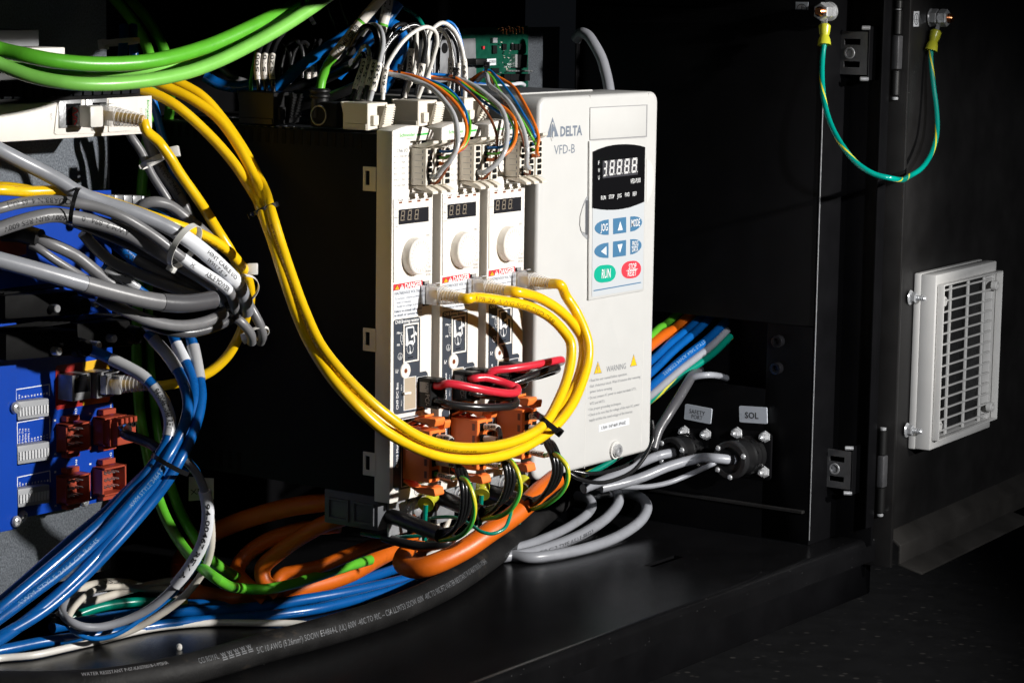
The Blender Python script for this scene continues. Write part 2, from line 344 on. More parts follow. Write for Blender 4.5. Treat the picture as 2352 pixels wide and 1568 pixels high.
def build(mb, name, mats, parent=None, bevel=0.0, seg=2, sharp=32, loc=None):
    mats = [mats] if isinstance(mats, str) else mats
    if parent: L = root_loc(parent)
    elif loc is not None: L = Vector(loc)
    else:
        xs = [v[0] for v in mb.v]; ys = [v[1] for v in mb.v]; zs = [v[2] for v in mb.v]
        L = Vector(((min(xs)+max(xs))/2, (min(ys)+max(ys))/2, min(zs)))
    me = bpy.data.meshes.new(name); me.from_pydata([tuple(Vector(v)-L) for v in mb.v], [], mb.f); me.validate(verbose=False)
    for mm in mats: me.materials.append(MATS[mm])
    if any(mb.mi): me.polygons.foreach_set('material_index', mb.mi[:len(me.polygons)])
    if any(u is not None for u in mb.uv):
        ul = me.uv_layers.new(name='UVMap'); i = 0
        for p, u in zip(me.polygons, mb.uv):
            for k, li in enumerate(p.loop_indices): ul.data[li].uv = u[k] if u else (0, 0)
    if bevel: bevelled(me, bevel, seg)
    me.polygons.foreach_set('use_smooth', [True]*len(me.polygons)); me.set_sharp_from_angle(angle=math.radians(sharp)); me.update()
    o = bpy.data.objects.new(name, me); COL.objects.link(o)
    if parent: o.parent = parent
    else: o.location = L
    return o
def tag(o, label=None, cat=None, group=None, kind=None):
    if label: o['label'] = label
    if cat: o['category'] = cat
    if group: o['group'] = group
    if kind: o['kind'] = kind
    return o
def thing(name, label, cat, loc, group=None):
    o = bpy.data.objects.new(name, None); COL.objects.link(o); o.location = loc; o.empty_display_size = 0.01
    return tag(o, label, cat, group)
def copy_tree(o, parent=None):
    c = o.copy(); COL.objects.link(c); c.parent = parent
    for ch in list(o.children): copy_tree(ch, c)
    return c
def rrect(u0, u1, v0, v1, r, k=5):
    """rounded rectangle outline in 2D"""
    out = []
    for cx, cy, a in ((u1-r, v1-r, 0), (u0+r, v1-r, 90), (u0+r, v0+r, 180), (u1-r, v0+r, 270)):
        for i in range(k+1):
            t = math.radians(a+90*i/k); out.append((cx+r*math.cos(t), cy+r*math.sin(t)))
    return out
def xz(pts, Y): return [Vector((a, Y, b)) for a, b in pts]
def yz(pts, X): return [Vector((X, a, b)) for a, b in pts]
def screw(parent, name, o, axis, r, mt='steel', h=None, socket=True, n=16):
    h = h or r*0.75
    mb = MB().lathe(o, axis, [(0, r), (h*.45, r), (h*.8, r*.8), (h, r*.45)], n)
    s_ = build(mb, name, mt, parent)
    return s_
# ================================================================ the setting
ZF = -0.085; YE = -0.0872; XW = 0.2825
def S(o, label=None): o['kind'] = 'structure'; return o
# cabinet floor with a slot, a bent front lip and a lower rail
slot = pz(1525, 1288, ZF); sx0, sx1, sy0, sy1 = slot.x-0.021, slot.x+0.021, slot.y-0.004, slot.y+0.004
mb = MB()
for x0, x1, y0, y1 in ((-1.0, sx0, YE+.006, .34), (sx1, .345, YE+.006, .34), (sx0, sx1, YE+.006, sy0), (sx0, sx1, sy1, .34)):
    mb.box(x0, x1, y0, y1, ZF-.002, ZF)
prof = [(YE+.006, ZF)]+[(YE+.006-.006*math.sin(a), ZF-.006+.006*math.cos(a)) for a in [math.radians(15*i) for i in range(1, 7)]]+[(YE, ZF-.018), (YE+.003, ZF-.018), (YE+.003, ZF-.006), (YE+.006, ZF-.002)]
mb.prism([Vector((-1.0, a, b)) for a, b in prof], (1.345, 0, 0))
S(build(mb, 'floor', 'pan_paint', sharp=50))
mb = MB(); mb.box(-1.0, .36, YE+.012, YE+.03, ZF-.05, ZF-.022); S(build(mb, 'floor_rail', 'black_paint', bevel=.002))
mb = MB(); mb.face([Vector((-6, -4, -.33)), Vector((6, -4, -.33)), Vector((6, 6, -.33)), Vector((-6, 6, -.33))]); S(build(mb, 'ground', 'carpet'))
# right wall of the cabinet with the cable opening and the connector plate
YB = 0.156
mb = MB()
zt = 0.306; hz0, hz1 = 0.031, 0.0823; hy0, hy1 = -0.0195, 0.14
mb.box(XW, XW+.002, -.06, YB, hz1, zt+.2)          # above the opening
mb.box(XW, XW+.002, -.06, hy0, ZF+.001, hz1)       # front of it
mb.box(XW, XW+.002, hy1, YB, hz0, hz1)
mb.box(XW, XW+.002, hy0, YB, ZF+.001, hz0)
mb.box(XW-.0025, XW-.0005, -.06, YB, zt, zt+.012)  # seam flange
mb.box(XW-.004, XW+.002, YB, YB+.002, ZF, zt+.2)   # bent back edge
S(build(mb, 'wall_right', 'black_paint', bevel=.0004, seg=1))
mb = MB(); mb.box(XW+.04, XW+.042, hy0-.03, hy1+.05, hz0-.03, hz1+.03); S(build(mb, 'wall_recess', 'black_paint'))
mb = MB(); mb.box(XW-.0045, XW-.0005, -.0567, .10, -.0605, -.0582); S(build(mb, 'wall_ledge', 'door_paint', bevel=.0003, seg=1))
# front jamb: a return facing out, then the post that carries the hinge
mb = MB(); YJ = -.0605; XP = 0.3262
mb.box(XW, XP, YJ, YJ+.002, ZF, .5)
mb.box(XP, XP+.0025, YE-.004, YJ+.002, ZF-.004, .5)
mb.box(XP-.012, XP+.001, YE-.0055, YE-.004, ZF+.012, .5)
S(build(mb, 'wall_jamb', 'black_paint', bevel=.0006, seg=2))
mb = MB(); mb.box(XW-.0006, XW+.0003, YJ-.0010, YJ-.0002, ZF+.004, .30); S(build(mb, 'wall_edge', 'dull_steel', bevel=.0003, seg=2))
mb = MB(); mb.box(-1.6, .5, .36, .362, -.3, .8); S(build(mb, 'wall_back', 'black_paint'))
mb = MB(); mb.box(-1.0, .60, -.02, .36, .52, .524); S(build(mb, 'ceiling', 'black_paint'))
mb = MB(); mb.box(-1.0, XP, YE-.004, YE+.020, .3415, .524); S(build(mb, 'wall_header', 'black_paint', bevel=.001))
# socket head screws on the wall beside the opening
for (x, y) in ((1790, 783), (1787, 845)):
    p = px(x, y, XW); mb = MB().lathe(p, NX, [(0, .0048), (.0045, .0048), (.005, .0044), (.005, .0026), (.002, .0024)], 18)
    tag(build(mb, 'socket_screw', 'black_gloss'), 'black socket-head screw on the cabinet wall beside the cable opening', 'screw', 'socket screws beside the cable opening')
# mounting plates
mb = MB(); pr = py(1284, 150, .19).x; mb.box(.155, pr, .19, .192, .06, .30); 
build_gp = build(mb, 'mounting_plate', 'galvanised'); tag(build_gp, 'galvanised mounting plate behind the green circuit board', 'plate')
pl = py(247, 400, .2).x; mb = MB(); mb.box(-.62, pl, .2, .202, py(100, 1345, .2).z, .34)
tag(build(mb, 'side_plate', 'galvanised'), 'spangled galvanised plate behind the blue board', 'plate')
# ---------------------------------------------------------------- connector plate on the wall
def wall_label(x0, y0, x1, y1, x2, y2, lines, name, label):
    """printed tag: top-left, top-right, bottom-left pixels on the wall"""
    A, B, C_ = (px(x, y, XW-.0012) for x, y in ((x0, y0), (x1, y1), (x2, y2)))
    u = B-A; v = C_-A; r = thing(name, label, 'label', A+v, 'tags on the connector wall')
    pts = [A+u*a+v*b for a, b in rrect(0, 1, 0, 1, .06)]
    build(MB().prism(pts, (.001, 0, 0)), 'plate', 'label_grey', r)
    mb = MB()
    for body, a0, a1, b0, h, bold in lines: mb.text(body, A+u*a0+v*b0, A+u*a1+v*b0, h*v.length, NX, .0003, bold=bold)
    build(mb, 'lettering', 'print_black', r)
wall_label(1574, 927, 1635, 938.5, 1571, 962, [('SAFETY', .18, .77, .53, .26, 0), ('PORT', .28, .69, .85, .26, 0)], 'port_label', 'grey printed tag reading SAFETY PORT')
wall_label(1697.5, 931.5, 1761, 935.5, 1698.5, 969, [('SOL', .21, .70, .72, .36, .02)], 'port_label', 'grey printed tag reading SOL')
def round_connector(cx_, cy_, rad, nuts, label, length):
    """panel plug: square flange, barrel with grips, end clamp ring with screws"""
    c = px(cx_, cy_, XW); r = thing('circular_connector', label, 'connector', c, 'round black connectors on the wall')
    hs = rad*1.22
    build(MB().prism([Vector((XW-.0005, c.y+a, c.z+b)) for a, b in rrect(-hs, hs, -hs, hs, rad*.2)], (-.0025, 0, 0)), 'flange', 'black_paint', r, bevel=.0004)
    for (x, y) in nuts:
        p = px(x, y, XW-.003)
        mb = MB().lathe(p, NX, [(0, .0042), (.0004, .0048), (.0012, .0042), (.0012, .0034), (.0045, .0034), (.005, .0028)], 6)
        nu = build(mb, 'nut', 'steel', r)
        build(MB().lathe(p, NX, [(0, .0018), (.0078, .0018), (.0084, .0012)], 12), 'stud', 'steel', nu)
    build(MB().lathe(c, NX, [(.0025, rad*.98), (.008, rad*.98), (.0085, rad*.9), (length*.42, rad*.93), (length*.44, rad*.86), (length*.78, rad*.78)], 28), 'barrel', 'chip_black', r)
    mb = MB()
    for k in range(9):
        a = 2*math.pi*k/9; d = Vector((0, math.cos(a), math.sin(a))); t = Vector((0, -math.sin(a), math.cos(a)))
        F = Frame(c+d*rad*.9, NX, t, d); mb.box(.010, length*.40, -.0012, .0012, -.001, .0012, F)
    build(mb, 'grip_ribs', 'chip_black', r)
    e = c+NX*length*.78
    build(MB().lathe(e, NX, [(0, rad*.80), (.001, rad*.98), (.006, rad*.98), (.0066, rad*.92), (.0066, rad*.68), (.0005, rad*.66)], 28), 'clamp_ring', 'shrink_tube', r)
    for a in (40, 160, 265, 320):
        d = Vector((0, math.cos(math.radians(a)), math.sin(math.radians(a))))
        screw(r, 'clamp_screw', e+d*rad*.86+NX*.0062, NX, .0021)
    return e
e1 = round_connector(1590, 1027, .0125, [(1573, 990), (1623, 997), (1617, 1063)], 'round black panel connector under the SAFETY PORT tag', .033)
e2 = round_connector(1727, 1042, .0150, [(1694, 993), (1758, 1002), (1756, 1083)], 'round black panel connector under the SOL tag', .036)
# ---------------------------------------------------------------- door
da = math.radians(3.5); DU = Vector((math.cos(da), math.sin(da), 0)); DN = Vector((math.sin(da), -math.cos(da), 0))
DO = Vector((XP+.018, -.094, 0)); DF = Frame(DO, DU, DN, ZU)     # u along the door, v out of its inner face, w up
door = thing('cabinet_door', 'black steel cabinet door swung wide open on its hinge', 'door', (DO.x, DO.y, -.108))
build(MB().box(0, .55, -.02, 0, -.082, .5, DF), 'panel', 'door_paint', door, bevel=.0008)
build(MB().box(-.002, .0025, -.02, .006, -.108, .5, DF), 'edge_fold', 'door_paint', door, bevel=.0008)
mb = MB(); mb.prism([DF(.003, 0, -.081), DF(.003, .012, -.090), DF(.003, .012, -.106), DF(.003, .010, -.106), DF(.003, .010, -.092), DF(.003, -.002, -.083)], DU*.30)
build(mb, 'bottom_flange', 'lit_door_paint', door, bevel=.0006)
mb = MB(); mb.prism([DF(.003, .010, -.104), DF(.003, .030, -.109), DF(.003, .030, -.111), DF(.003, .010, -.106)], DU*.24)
build(mb, 'bottom_lip', 'lit_door_paint', door, bevel=.0004)
# hinge: knuckles and pin ends between post and door
hng = []
hx = (XP+.0095, YE-.006)
def dpix(y): return px(2046+(1998-2046)*y/1226, y, XP).z
root = thing('door_hinge', 'long black piano hinge between the cabinet post and the door', 'hinge', (hx[0], hx[1], -.1))
for y0, y1, mt, nm in ((0, 20, 'hinge_paint', 'knuckle'), (23, 80, 'hinge_paint', 'knuckle'), (82, 160, 'bracket_zinc', 'hinge_leaf'), (162, 220, 'hinge_paint', 'knuckle'), (990, 1047, 'hinge_paint', 'knuckle'), (1048, 1121, 'bracket_zinc', 'hinge_leaf'), (1122, 1180, 'hinge_paint', 'knuckle')):
    z1 = dpix(y0); z0 = dpix(y1)
    if nm == 'knuckle':
        build(MB().lathe((hx[0], hx[1], z0), ZU, [(0, .0030), (.0006, .0036), (z1-z0-.0006, .0036), (z1-z0, .0030)], 18), nm, mt, root)
    else: build(MB().box(hx[0]-.0040, hx[0]+.0040, hx[1]-.0034, hx[1]+.002, z0, z1), nm, mt, root, bevel=.001)
for y in (19, 226, 986, 1184): build(MB().lathe((hx[0], hx[1], dpix(y+4)), ZU, [(0, .0024), (.0014, .0026), (.0020, .0022)], 16), 'pin_end', 'steel', root)
# striker brackets inside the post
def bracket(x0, y0, x1, y1, label):
    """plate standing off the post, edges at pixels (x0,y0) back top and (x1,y1) front bottom"""
    X = XP-.016; A = px(x0, y0, X); B = px(x1, y1, X); r = thing('striker_bracket', label, 'bracket', (X, B.y, B.z), 'slotted brackets inside the door post')
    W = A.y-B.y; H = A.z-B.z
    o = lambda a, b: Vector((X, B.y+W*a, B.z+H*b))
    # plate as strips round two slots and a hole
    mb = MB()
    for a0, a1, b0, b1 in ((0, 1, 0, .17), (0, 1, .31, .42), (0, 1, .58, .69), (0, 1, .83, 1), (0, .26, .17, .31), (.84, 1, .17, .31), (0, .26, .69, .83), (.84, 1, .69, .83), (0, .52, .42, .58), (.76, 1, .42, .58)):
        mb.box(X-.0012, X, B.y+W*a0, B.y+W*a1, B.z+H*b0, B.z+H*b1)
    build(mb, 'plate', 'bracket_zinc', r)
    build(MB().lathe(o(.64, .5)+NX*.0002, NX, [(0, .0048), (.0016, .0042), (.0016, .003), (-.002, .0028)], 18), 'threaded_boss', 'dull_steel', r)
    build(MB().box(X-.0012, XP-.001, B.y-.0015, B.y, B.z-.004, A.z+.004), 'mounting_leg', 'black_paint', r, bevel=.0004, seg=1)
    for b in (-.09, 1.09): build(MB().lathe(o(-.05, b), Vector((-.5, .86, 0)), [(0, .0017), (.006, .0017), (.0066, .0012)], 12), 'screw_end', 'dull_steel', r)
bracket(1932, 72, 1992, 173, 'slotted zinc bracket on the post below the upper earth stud')
bracket(1899, 1029, 1954, 1124, 'slotted zinc bracket low on the post beside the connector wall')
# filter vent on the door
def dpt(x, y, v):
    r = ray(x, y); o = DO+DN*v; return CAM+r*((o-CAM).dot(DN)/r.dot(DN))
def dloc(P): q = P-DO; return q.dot(DU), q.z
VB = 0.0185
u0, z1 = dloc(dpt(2150, 631, VB)); u1, _ = dloc(dpt(2290, 602, VB)); _, z0 = dloc(dpt(2134, 1036, VB))
vent = thing('filter_vent', 'pale grey louvred filter vent mounted on the open door', 'vent', DF(u0, 0, z0))
build(MB().box(u0, u1, .0005, .0064, z0, z1, DF), 'base_tray', 'vent_plastic', vent, bevel=.0012)
gu0, gu1, gz0, gz1 = u0+.0048, u1-.0016, z0+.0092, z1-.0092
P4 = lambda a0, a1, b0, b1, v: [DF(a0, v, b0), DF(a1, v, b0), DF(a1, v, b1), DF(a0, v, b1)]
build(MB().ring(P4(u0+.0004, u1-.0004, z0+.0004, z1-.0004, .0062), P4(gu0, gu1-.006, gz0, gz1, .0062), DN*(VB-.0062)), 'cover', 'vent_plastic', vent, bevel=.0010)
build(MB().ring(P4(gu0-.0014, gu1+.0014, gz0-.0014, gz1+.0014, VB+.0002), P4(gu0, gu1, gz0, gz1, VB+.0002), DN*.0058), 'grille_frame', 'vent_plastic', vent, bevel=.0008)
build(MB().box(gu0, gu1-.006, .0068, VB-.006, gz0, gz1, DF), 'filter_mat', 'filter_foam', vent)
nsl = 14
for k in range(nsl):
    z = gz0+(gz1-gz0)*(k+.35)/nsl
    build(MB().box(gu0-.0005, gu1-.0055, VB-.0016, VB+.0006, z, z+.0014, DF), 'slat', 'vent_plastic', vent, bevel=.0004, seg=1)
for a in (.22, .52, .80):
    u = gu0+(gu1-gu0)*a; build(MB().box(u, u+.0024, VB-.0020, VB+.0002, gz0-.0005, gz1+.0005, DF), 'rib', 'vent_plastic', vent, bevel=.0004, seg=1)
for uu, zz in ((gu0+.003, gz0+.010), (gu0+.003, gz1-.012), (gu1-.009, gz0+.010), (gu1-.009, gz1-.010)):
    build(MB().lathe(DF(uu, VB+.001, zz), DN, [(0, .0040), (.0040, .0040), (.0046, .0034), (.0046, .0022), (.002, .0020)], 20), 'screw_boss', 'vent_plastic', vent)
for (x, y) in ((2090, 683), (2082, 987)):
    p = dpt(x, y, .0015); r = thing('vent_bolt', 'zinc bolt end with star washer beside the filter vent', 'bolt', p, 'bolts beside the filter vent')
    build(MB().lathe(p, DN, [(0, .0052), (.0006, .0058), (.0014, .005)], 18), 'star_washer', 'steel', r)
    build(MB().lathe(p, DN, [(.0014, .0043), (.0050, .0043), (.0056, .0036)], 6), 'hex_nut', 'steel', r)
    build(MB().lathe(p, DN, [(.005, .0020)]+[(.0056+.0009*i, .0023 if i % 2 else .0019) for i in range(8)]+[(.0132, .0014)], 14), 'thread', 'steel', r)
# earth studs, strap and symbols
def earth_symbol(mb, c, u, v, s, n=26, mi=0):
    nrm = u.cross(v).normalized()
    ro = [c+(u*math.cos(2*math.pi*k/n)+v*math.sin(2*math.pi*k/n))*s for k in range(n)]
    ri = [c+(u*math.cos(2*math.pi*k/n)+v*math.sin(2*math.pi*k/n))*s*.88 for k in range(n)]
    mb.ring(ro, ri, nrm*.0001, mi)
    bar = lambda a0, a1, b0, b1: mb.prism([c+u*a*s+v*b*s for a, b in ((a0, b0), (a1, b0), (a1, b1), (a0, b1))], nrm*.0001, mi)
    bar(-.06, .06, -.1, .62); bar(-.55, .55, -.20, -.10); bar(-.36, .36, -.42, -.32); bar(-.18, .18, -.62, -.53)
def stud_tag(P, u, v, w, h, label, mt):
    n = u.cross(v); r = thing('earth_label', label, 'label', P, 'earth symbol stickers')
    build(MB().prism([P+u*a*w+v*b*h for a, b in ((-.5, -.5), (.5, -.5), (.5, .5), (-.5, .5))], n*.0003), 'sticker', mt, r)
    mb = MB(); earth_symbol(mb, P+n*.0004, u, v, w*.42); build(mb, 'symbol', 'print_black', r)
sA = px(1906, 27, XW-.001); XS = XW
stud_tag(px(1842, 23, XW-.0005), -YU, ZU, .0105, .0115, 'dark earth symbol sticker on the cabinet wall', 'label_grey')
stud_tag(dpt(2104, 44, .0004), DU, ZU, .0105, .0115, 'white earth symbol sticker on the open door', 'paper_white')
def earth_stud(p, n, label, lugdir, lugo):
    r = thing('earth_stud', label, 'bolt', p, 'earthing studs'); 
    build(MB().lathe(p, n, [(0, .0064), (.0006, .0072), (.0014, .0064)], 20), 'star_washer', 'steel', r)
    build(MB().lathe(p, n, [(.0014, .0068), (.0062, .0068), (.0068, .006)], 6), 'lower_nut', 'steel', r)
    build(MB().lathe(p, n, [(.0082, .0068), (.0136, .0068), (.0146, .0058)], 6), 'upper_nut', 'steel', r)
    build(MB().lathe(p, n, [(.013, .0036)]+[(.0146+.0007*i, .0038 if i % 2 else .0034) for i in range(5)]+[(.0186, .0026)], 16), 'threaded_end', 'copper', r)
    return p+n*.0075
c1 = earth_stud(sA, NX, 'earth stud with hex nut and copper coloured thread on the wall', None, None)
c2 = earth_stud(dpt(2137, 41, .0005), DN, 'earth stud with hex nut and copper coloured thread on the door', None, None)
dS = depth(c1); dE = depth(c2)
st = thing('earth_strap', 'green and yellow earth strap hanging in a loop between wall and door', 'cable', pd(2050, 411, 1.9))
pts = [(1893, 100, dS-.004), (1889, 135, dS-.006), (1888, 180, dS-.012), (1893, 232, dS-.022), (1908, 285, dS-.035), (1935, 335, dS-.05), (1968, 375, dS-.06), (2008, 400, dS-.065), (2048, 410, dS-.065), (2090, 404, dE-.05), (2118, 385, dE-.035), (2140, 350, dE-.02), (2152, 305, dE-.01), (2151, 255, dE-.006), (2143, 190, dE-.004), (2138, 140, dE-.003), (2138, 112, dE-.002)]
build(MB().tube([pt(t) for t in pts], 6.2*1.9/F_PX, 16), 'strap_wire', 'earth_strap', st)
def lug(parent, ring_c, n, p_end, rr=.0060, wr=.0045, mt='lug_yellow'):
    """crimp ring lug: ring at ring_c facing n, barrel sleeve ending at p_end"""
    ax = (p_end-ring_c).normalized(); L = (p_end-ring_c).length; side = ax.cross(n).normalized()
    out = [ring_c+(ax*math.cos(2*math.pi*k/20)+side*math.sin(2*math.pi*k/20))*rr for k in range(20)]; inn = [ring_c+(ax*math.cos(2*math.pi*k/20)+side*math.sin(2*math.pi*k/20))*rr*.5 for k in range(20)]
    o = build(MB().ring(out, inn, n*.0012), 'ring_terminal', 'steel', parent)
    build(MB().box(-wr*.5, wr*.5, 0, .0012, rr*.8, L*.5, Frame(ring_c, side, n, ax)), 'tongue', 'steel', o)
    build(MB().lathe(ring_c+ax*L*.38, ax, [(0, wr*.75), (L*.05, wr), (L*.22, wr*.92), (L*.34, wr*.74), (L*.45, wr*.98), (L*.62, wr*1.12)], 18), 'crimp_sleeve', mt, parent)
lug(st, c1, NX, pd(1893, 104, dS-.004)); lug(st, c2, DN, pd(2138, 117, dE-.002))
# string hanging by the wall edge
# ================================================================ devices
def T(i, j, x, y): return (588*i+x/4, 392*j+y/4)
def t2(x, y): return T(1, 0, x, y)
def t3(x, y): return T(2, 0, x, y)
def t11(x, y): return T(1, 1, x, y)
def t12(x, y): return T(1, 2, x, y)
def t21(x, y): return T(2, 1, x, y)
def t22(x, y): return T(2, 2, x, y)
def t02(x, y): return T(0, 2, x, y)
def pl(pts, Y): return [py(x, y, Y) for x, y in pts]
def hh(h, P): return h*depth(P)/F_PX
def arc(c, rx, rz, a0, a1, n, Y): return [Vector((c.x+rx*math.cos(math.radians(a0+(a1-a0)*k/n)), Y, c.z+rz*math.sin(math.radians(a0+(a1-a0)*k/n)))) for k in range(n+1)]
def line(mb, body, p0, p1, h, Y, mi=0, bold=0.0, lift=.0001):
    A = py(*p0, Y); B = py(*p1, Y); return mb.text(body, A, B, hh(h, A), NY, lift, mi, bold)
def seg8(mb, bl, br, tl, mi=0, t=.17, skip='', dot=True):
    """seven-segment figure in the parallelogram bl, br, tl"""
    u = br-bl; v = tl-bl; Wd = u.length; Hh = v.length; k = t*Wd; a = k/Wd; b = k/Hh
    q = lambda x, y: bl+u*x+v*y
    bars = {'g': ((a*.9, .5-b/2), (1-a*.9, .5-b/2), (1-a*.45, .5), (1-a*.9, .5+b/2), (a*.9, .5+b/2), (a*.45, .5)),
            'd': ((a*.3, 0), (1-a*.3, 0), (1-a*1.1, b), (a*1.1, b)), 'a': ((a*.3, 1), (a*1.1, 1-b), (1-a*1.1, 1-b), (1-a*.3, 1)),
            'e': ((0, b*.3), (a, b*1.1), (a, .5-b*.55), (a*.4, .5-b*.1), (0, .5-b*.4)), 'f': ((0, .5+b*.4), (a*.4, .5+b*.1), (a, .5+b*.55), (a, 1-b*1.1), (0, 1-b*.3)),
            'c': ((1, b*.3), (1, .5-b*.4), (1-a*.4, .5-b*.1), (1-a, .5-b*.55), (1-a, b*1.1)), 'b': ((1, .5+b*.4), (1, 1-b*.3), (1-a, 1-b*1.1), (1-a, .5+b*.55), (1-a*.4, .5+b*.1))}
    for n, pp in bars.items():
        if n not in skip: mb.prism([q(x, y) for x, y in pp], NY*.0001, mi)
    if dot: mb.prism([q(1.18+.07*math.cos(c*.785), .05+.05*math.sin(c*.785)) for c in range(8)], NY*.0001, mi)
# ---------------------------------------------------------------- frequency inverter
inv = thing('frequency_inverter', 'large off-white frequency inverter with a keypad and a warning text', 'inverter', (0.075, 0.08, 0))
mb = MB().prism(xz(rrect(0, .15, 0, .26, .008, 6), 0), (0, .045, 0)); build(mb, 'front_cover', 'inverter_plastic', inv, bevel=.0028, seg=3)
build(MB().box(.002, .148, .0455, .16, .003, .257), 'housing', 'inverter_plastic', inv, bevel=.002)
build(MB().box(.012, .142, .052, .150, .2572, .2592), 'top_plate', 'foot_grey', inv, bevel=.0006)
build(MB().box(.020, .110, .030, .0325, .2601, .2612), 'top_rib', 'inverter_plastic', inv, bevel=.0003, seg=1)
mb = MB(); g = .0002
for A, B in ((t22(682, 380), t22(664, 1165)), (t22(1208, 0), t22(1190, 1010)), (t3(722, 880), t3(720, 985)), (t3(1258, 860), t3(1252, 965))):
    a = py(*A, 0); b = py(*B, 0); mb.box(a.x-.00025, a.x+.00025, -.00006, .002, b.z, a.z)
build(mb, 'cover_seam', 'vent_plastic', inv)
def plate(pts, Y0, Y1, nm, mt, parent, bev=.0006, rnd=None):
    return build(MB().prism(pl(pts, Y1), (0, Y0-Y1, 0)), nm, mt, parent, bevel=bev, seg=2)
plate([(1356.5, 248.5), (1485, 242.5), (1484.2, 312.5), (1356, 321)], -.0002, -.0009, 'blank_plate', 'inverter_plastic', inv)
mb = MB().ring(pl([(1355, 246.7), (1487.5, 240.5), (1486.2, 315), (1355, 323)], -.00025), pl([(1356.8, 248.8), (1484.6, 242.8), (1484, 312.2), (1356.4, 320.6)], -.00025), (0, .0002, 0)); build(mb, 'plate_gap', 'print_soft', inv)
kp = plate([(1355, 324), (1485.5, 316), (1479.5, 668), (1353, 690.5)], -.0002, -.0018, 'keypad', 'inverter_plastic', inv, .0008)
plate([(1361.5, 478), (1400, 482), (1440, 478.5), (1479.8, 464.5), (1476.3, 663), (1359.5, 682)], -.0017, -.0021, 'keypad_film', 'keypad_film', kp, 0)
top = [(1362.6, 349), (1376, 342.5), (1392, 337), (1408, 333.5), (1425, 331.8), (1442, 331.5), (1458, 332.8), (1471, 335), (1482, 338)]
bot = [(1480, 463.5), (1465, 470), (1448, 476), (1430, 480), (1412, 482), (1395, 482.2), (1378, 480.8), (1361.4, 477.8)]
plate(top+bot, -.0017, -.0025, 'display_window', 'black_gloss', kp, 0)
c6 = lambda x, y: (1343.7+.17583*x, 229.7+.17583*y)
plate([c6(232, 797), c6(690, 750), c6(690, 975), c6(232, 1026)], -.0024, -.0027, 'display_glass', 'display_grey', kp, 0)
mb = MB(); YL = -.0028
for k, (xa, xb) in enumerate(((232, 278), (313, 377), (409, 473), (506, 572), (603, 670))):
    yb = 1000-k*11.5; s = 14
    seg8(mb, py(*c6(xa, yb), YL), py(*c6(xb, yb-(xb-xa)*.11), YL), py(*c6(xa+s, yb-200+k*1.5), YL), t=.24 if k else .3, skip='ef' if k == 0 else '')
build(mb, 'display_figures', 'segment_lit', kp)
mb = MB()
for b_, x0, x1, y, h in (('F', 171, 188, 850, 52), ('H', 171, 190, 945, 52), ('U', 169, 190, 1040, 52)): line(mb, b_, c6(x0, y), c6(x1, y-2), h*.176, -.0026)
for b_, x0, x1, y0, y1 in (('VFD-PU01', 593, 723, 1093, 1076), ('RUN', 209, 270, 1305, 1298), ('STOP', 309, 380, 1292, 1284), ('JOG', 420, 475, 1281, 1273), ('FWD', 521, 580, 1266, 1258), ('REV', 622, 673, 1254, 1247)):
    line(mb, b_, c6(x0, y0), c6(x1, y1), (60 if 'PU' in b_ else 52)*.176, -.0026, bold=.01)
build(mb, 'display_print', 'print_white', kp)
YK = -.0023
def key(outline, mt, nm='key'):
    return build(MB().prism(pl([t21(x, y) for x, y in outline], YK), (0, .0004, 0)), nm, mt, kp, bevel=.00015, seg=1)
def half(x, yt, yb, xt, ym, sgn):
    n = 10; out = []
    for k in range(n+1):
        a = math.pi*(k/n)-math.pi/2; r = math.cos(a)
        out.append((x+(xt-x)*r**.9 if r > 0 else x, (yt+yb)/2+(ym-(yt+yb)/2)*r+(yb-yt)/2*math.sin(a)))
    return out
k1 = key(half(890, 448, 590, 760, 530, -1), 'key_blue'); k2 = key([(930, 441), (1050, 426), (1051, 569), (930, 585)], 'key_blue'); k3 = key(half(1088, 422, 562, 1196, 472, 1), 'key_blue')
k4 = key(half(888, 660, 802, 757, 742, -1), 'key_blue'); k5 = key([(930, 652), (1050, 637), (1048, 781), (927, 797)], 'key_blue'); k6 = key(half(1088, 631, 772, 1192, 683, 1), 'key_blue')
def stadium(x0, x1, y0l, y1l, tilt, r=60):
    return [(a, b+tilt*(a-x0)/(x1-x0)) for a, b in rrect(x0, x1, y0l, y1l, r, 6)]
k7 = key(stadium(755, 955, 875, 1035, -18, 75), 'key_green'); k8 = key(stadium(1007, 1187, 838, 998, -18, 75), 'key_red')
mb = MB()
tri = lambda pts: mb.prism(pl([t21(*p) for p in pts], YK-.0001), (0, .0001, 0))
tri([(972, 550), (1018, 544), (995, 466)]); tri([(970, 680), (1016, 672), (992, 757)]); tri([(818, 742), (868, 695), (868, 776)])
for b_, x0, y0, x1, y1, h in (('JOG', 812, 557, 877, 550, 66), ('MODE', 1094, 516, 1173, 507, 66), ('PROG', 1103, 693, 1158, 686, 44), ('DATA', 1101, 746, 1156, 740, 42), ('RUN', 821, 989, 903, 980, 82), ('STOP', 1070, 908, 1140, 899, 52), ('RESET', 1061, 970, 1141, 961, 52)):
    line(mb, b_, t21(x0, y0), t21(x1, y1), h/4, YK, bold=.012, lift=.0002)
for x0, y0, x1, y1 in ((1100, 699, 1160, 692), (1048, 917, 1156, 899)): mb.prism(pl([t21(x0, y0), t21(x1, y1), t21(x1, y1+4), t21(x0, y0+4)], YK-.0001), (0, .0001, 0))
build(mb, 'key_print', 'print_white', kp)
build(MB().prism(pl([t21(752, 1098), t21(1185, 1022), t21(1185, 1031), t21(752, 1108)], YK), (0, .0002, 0)), 'keypad_line', 'key_blue', kp)
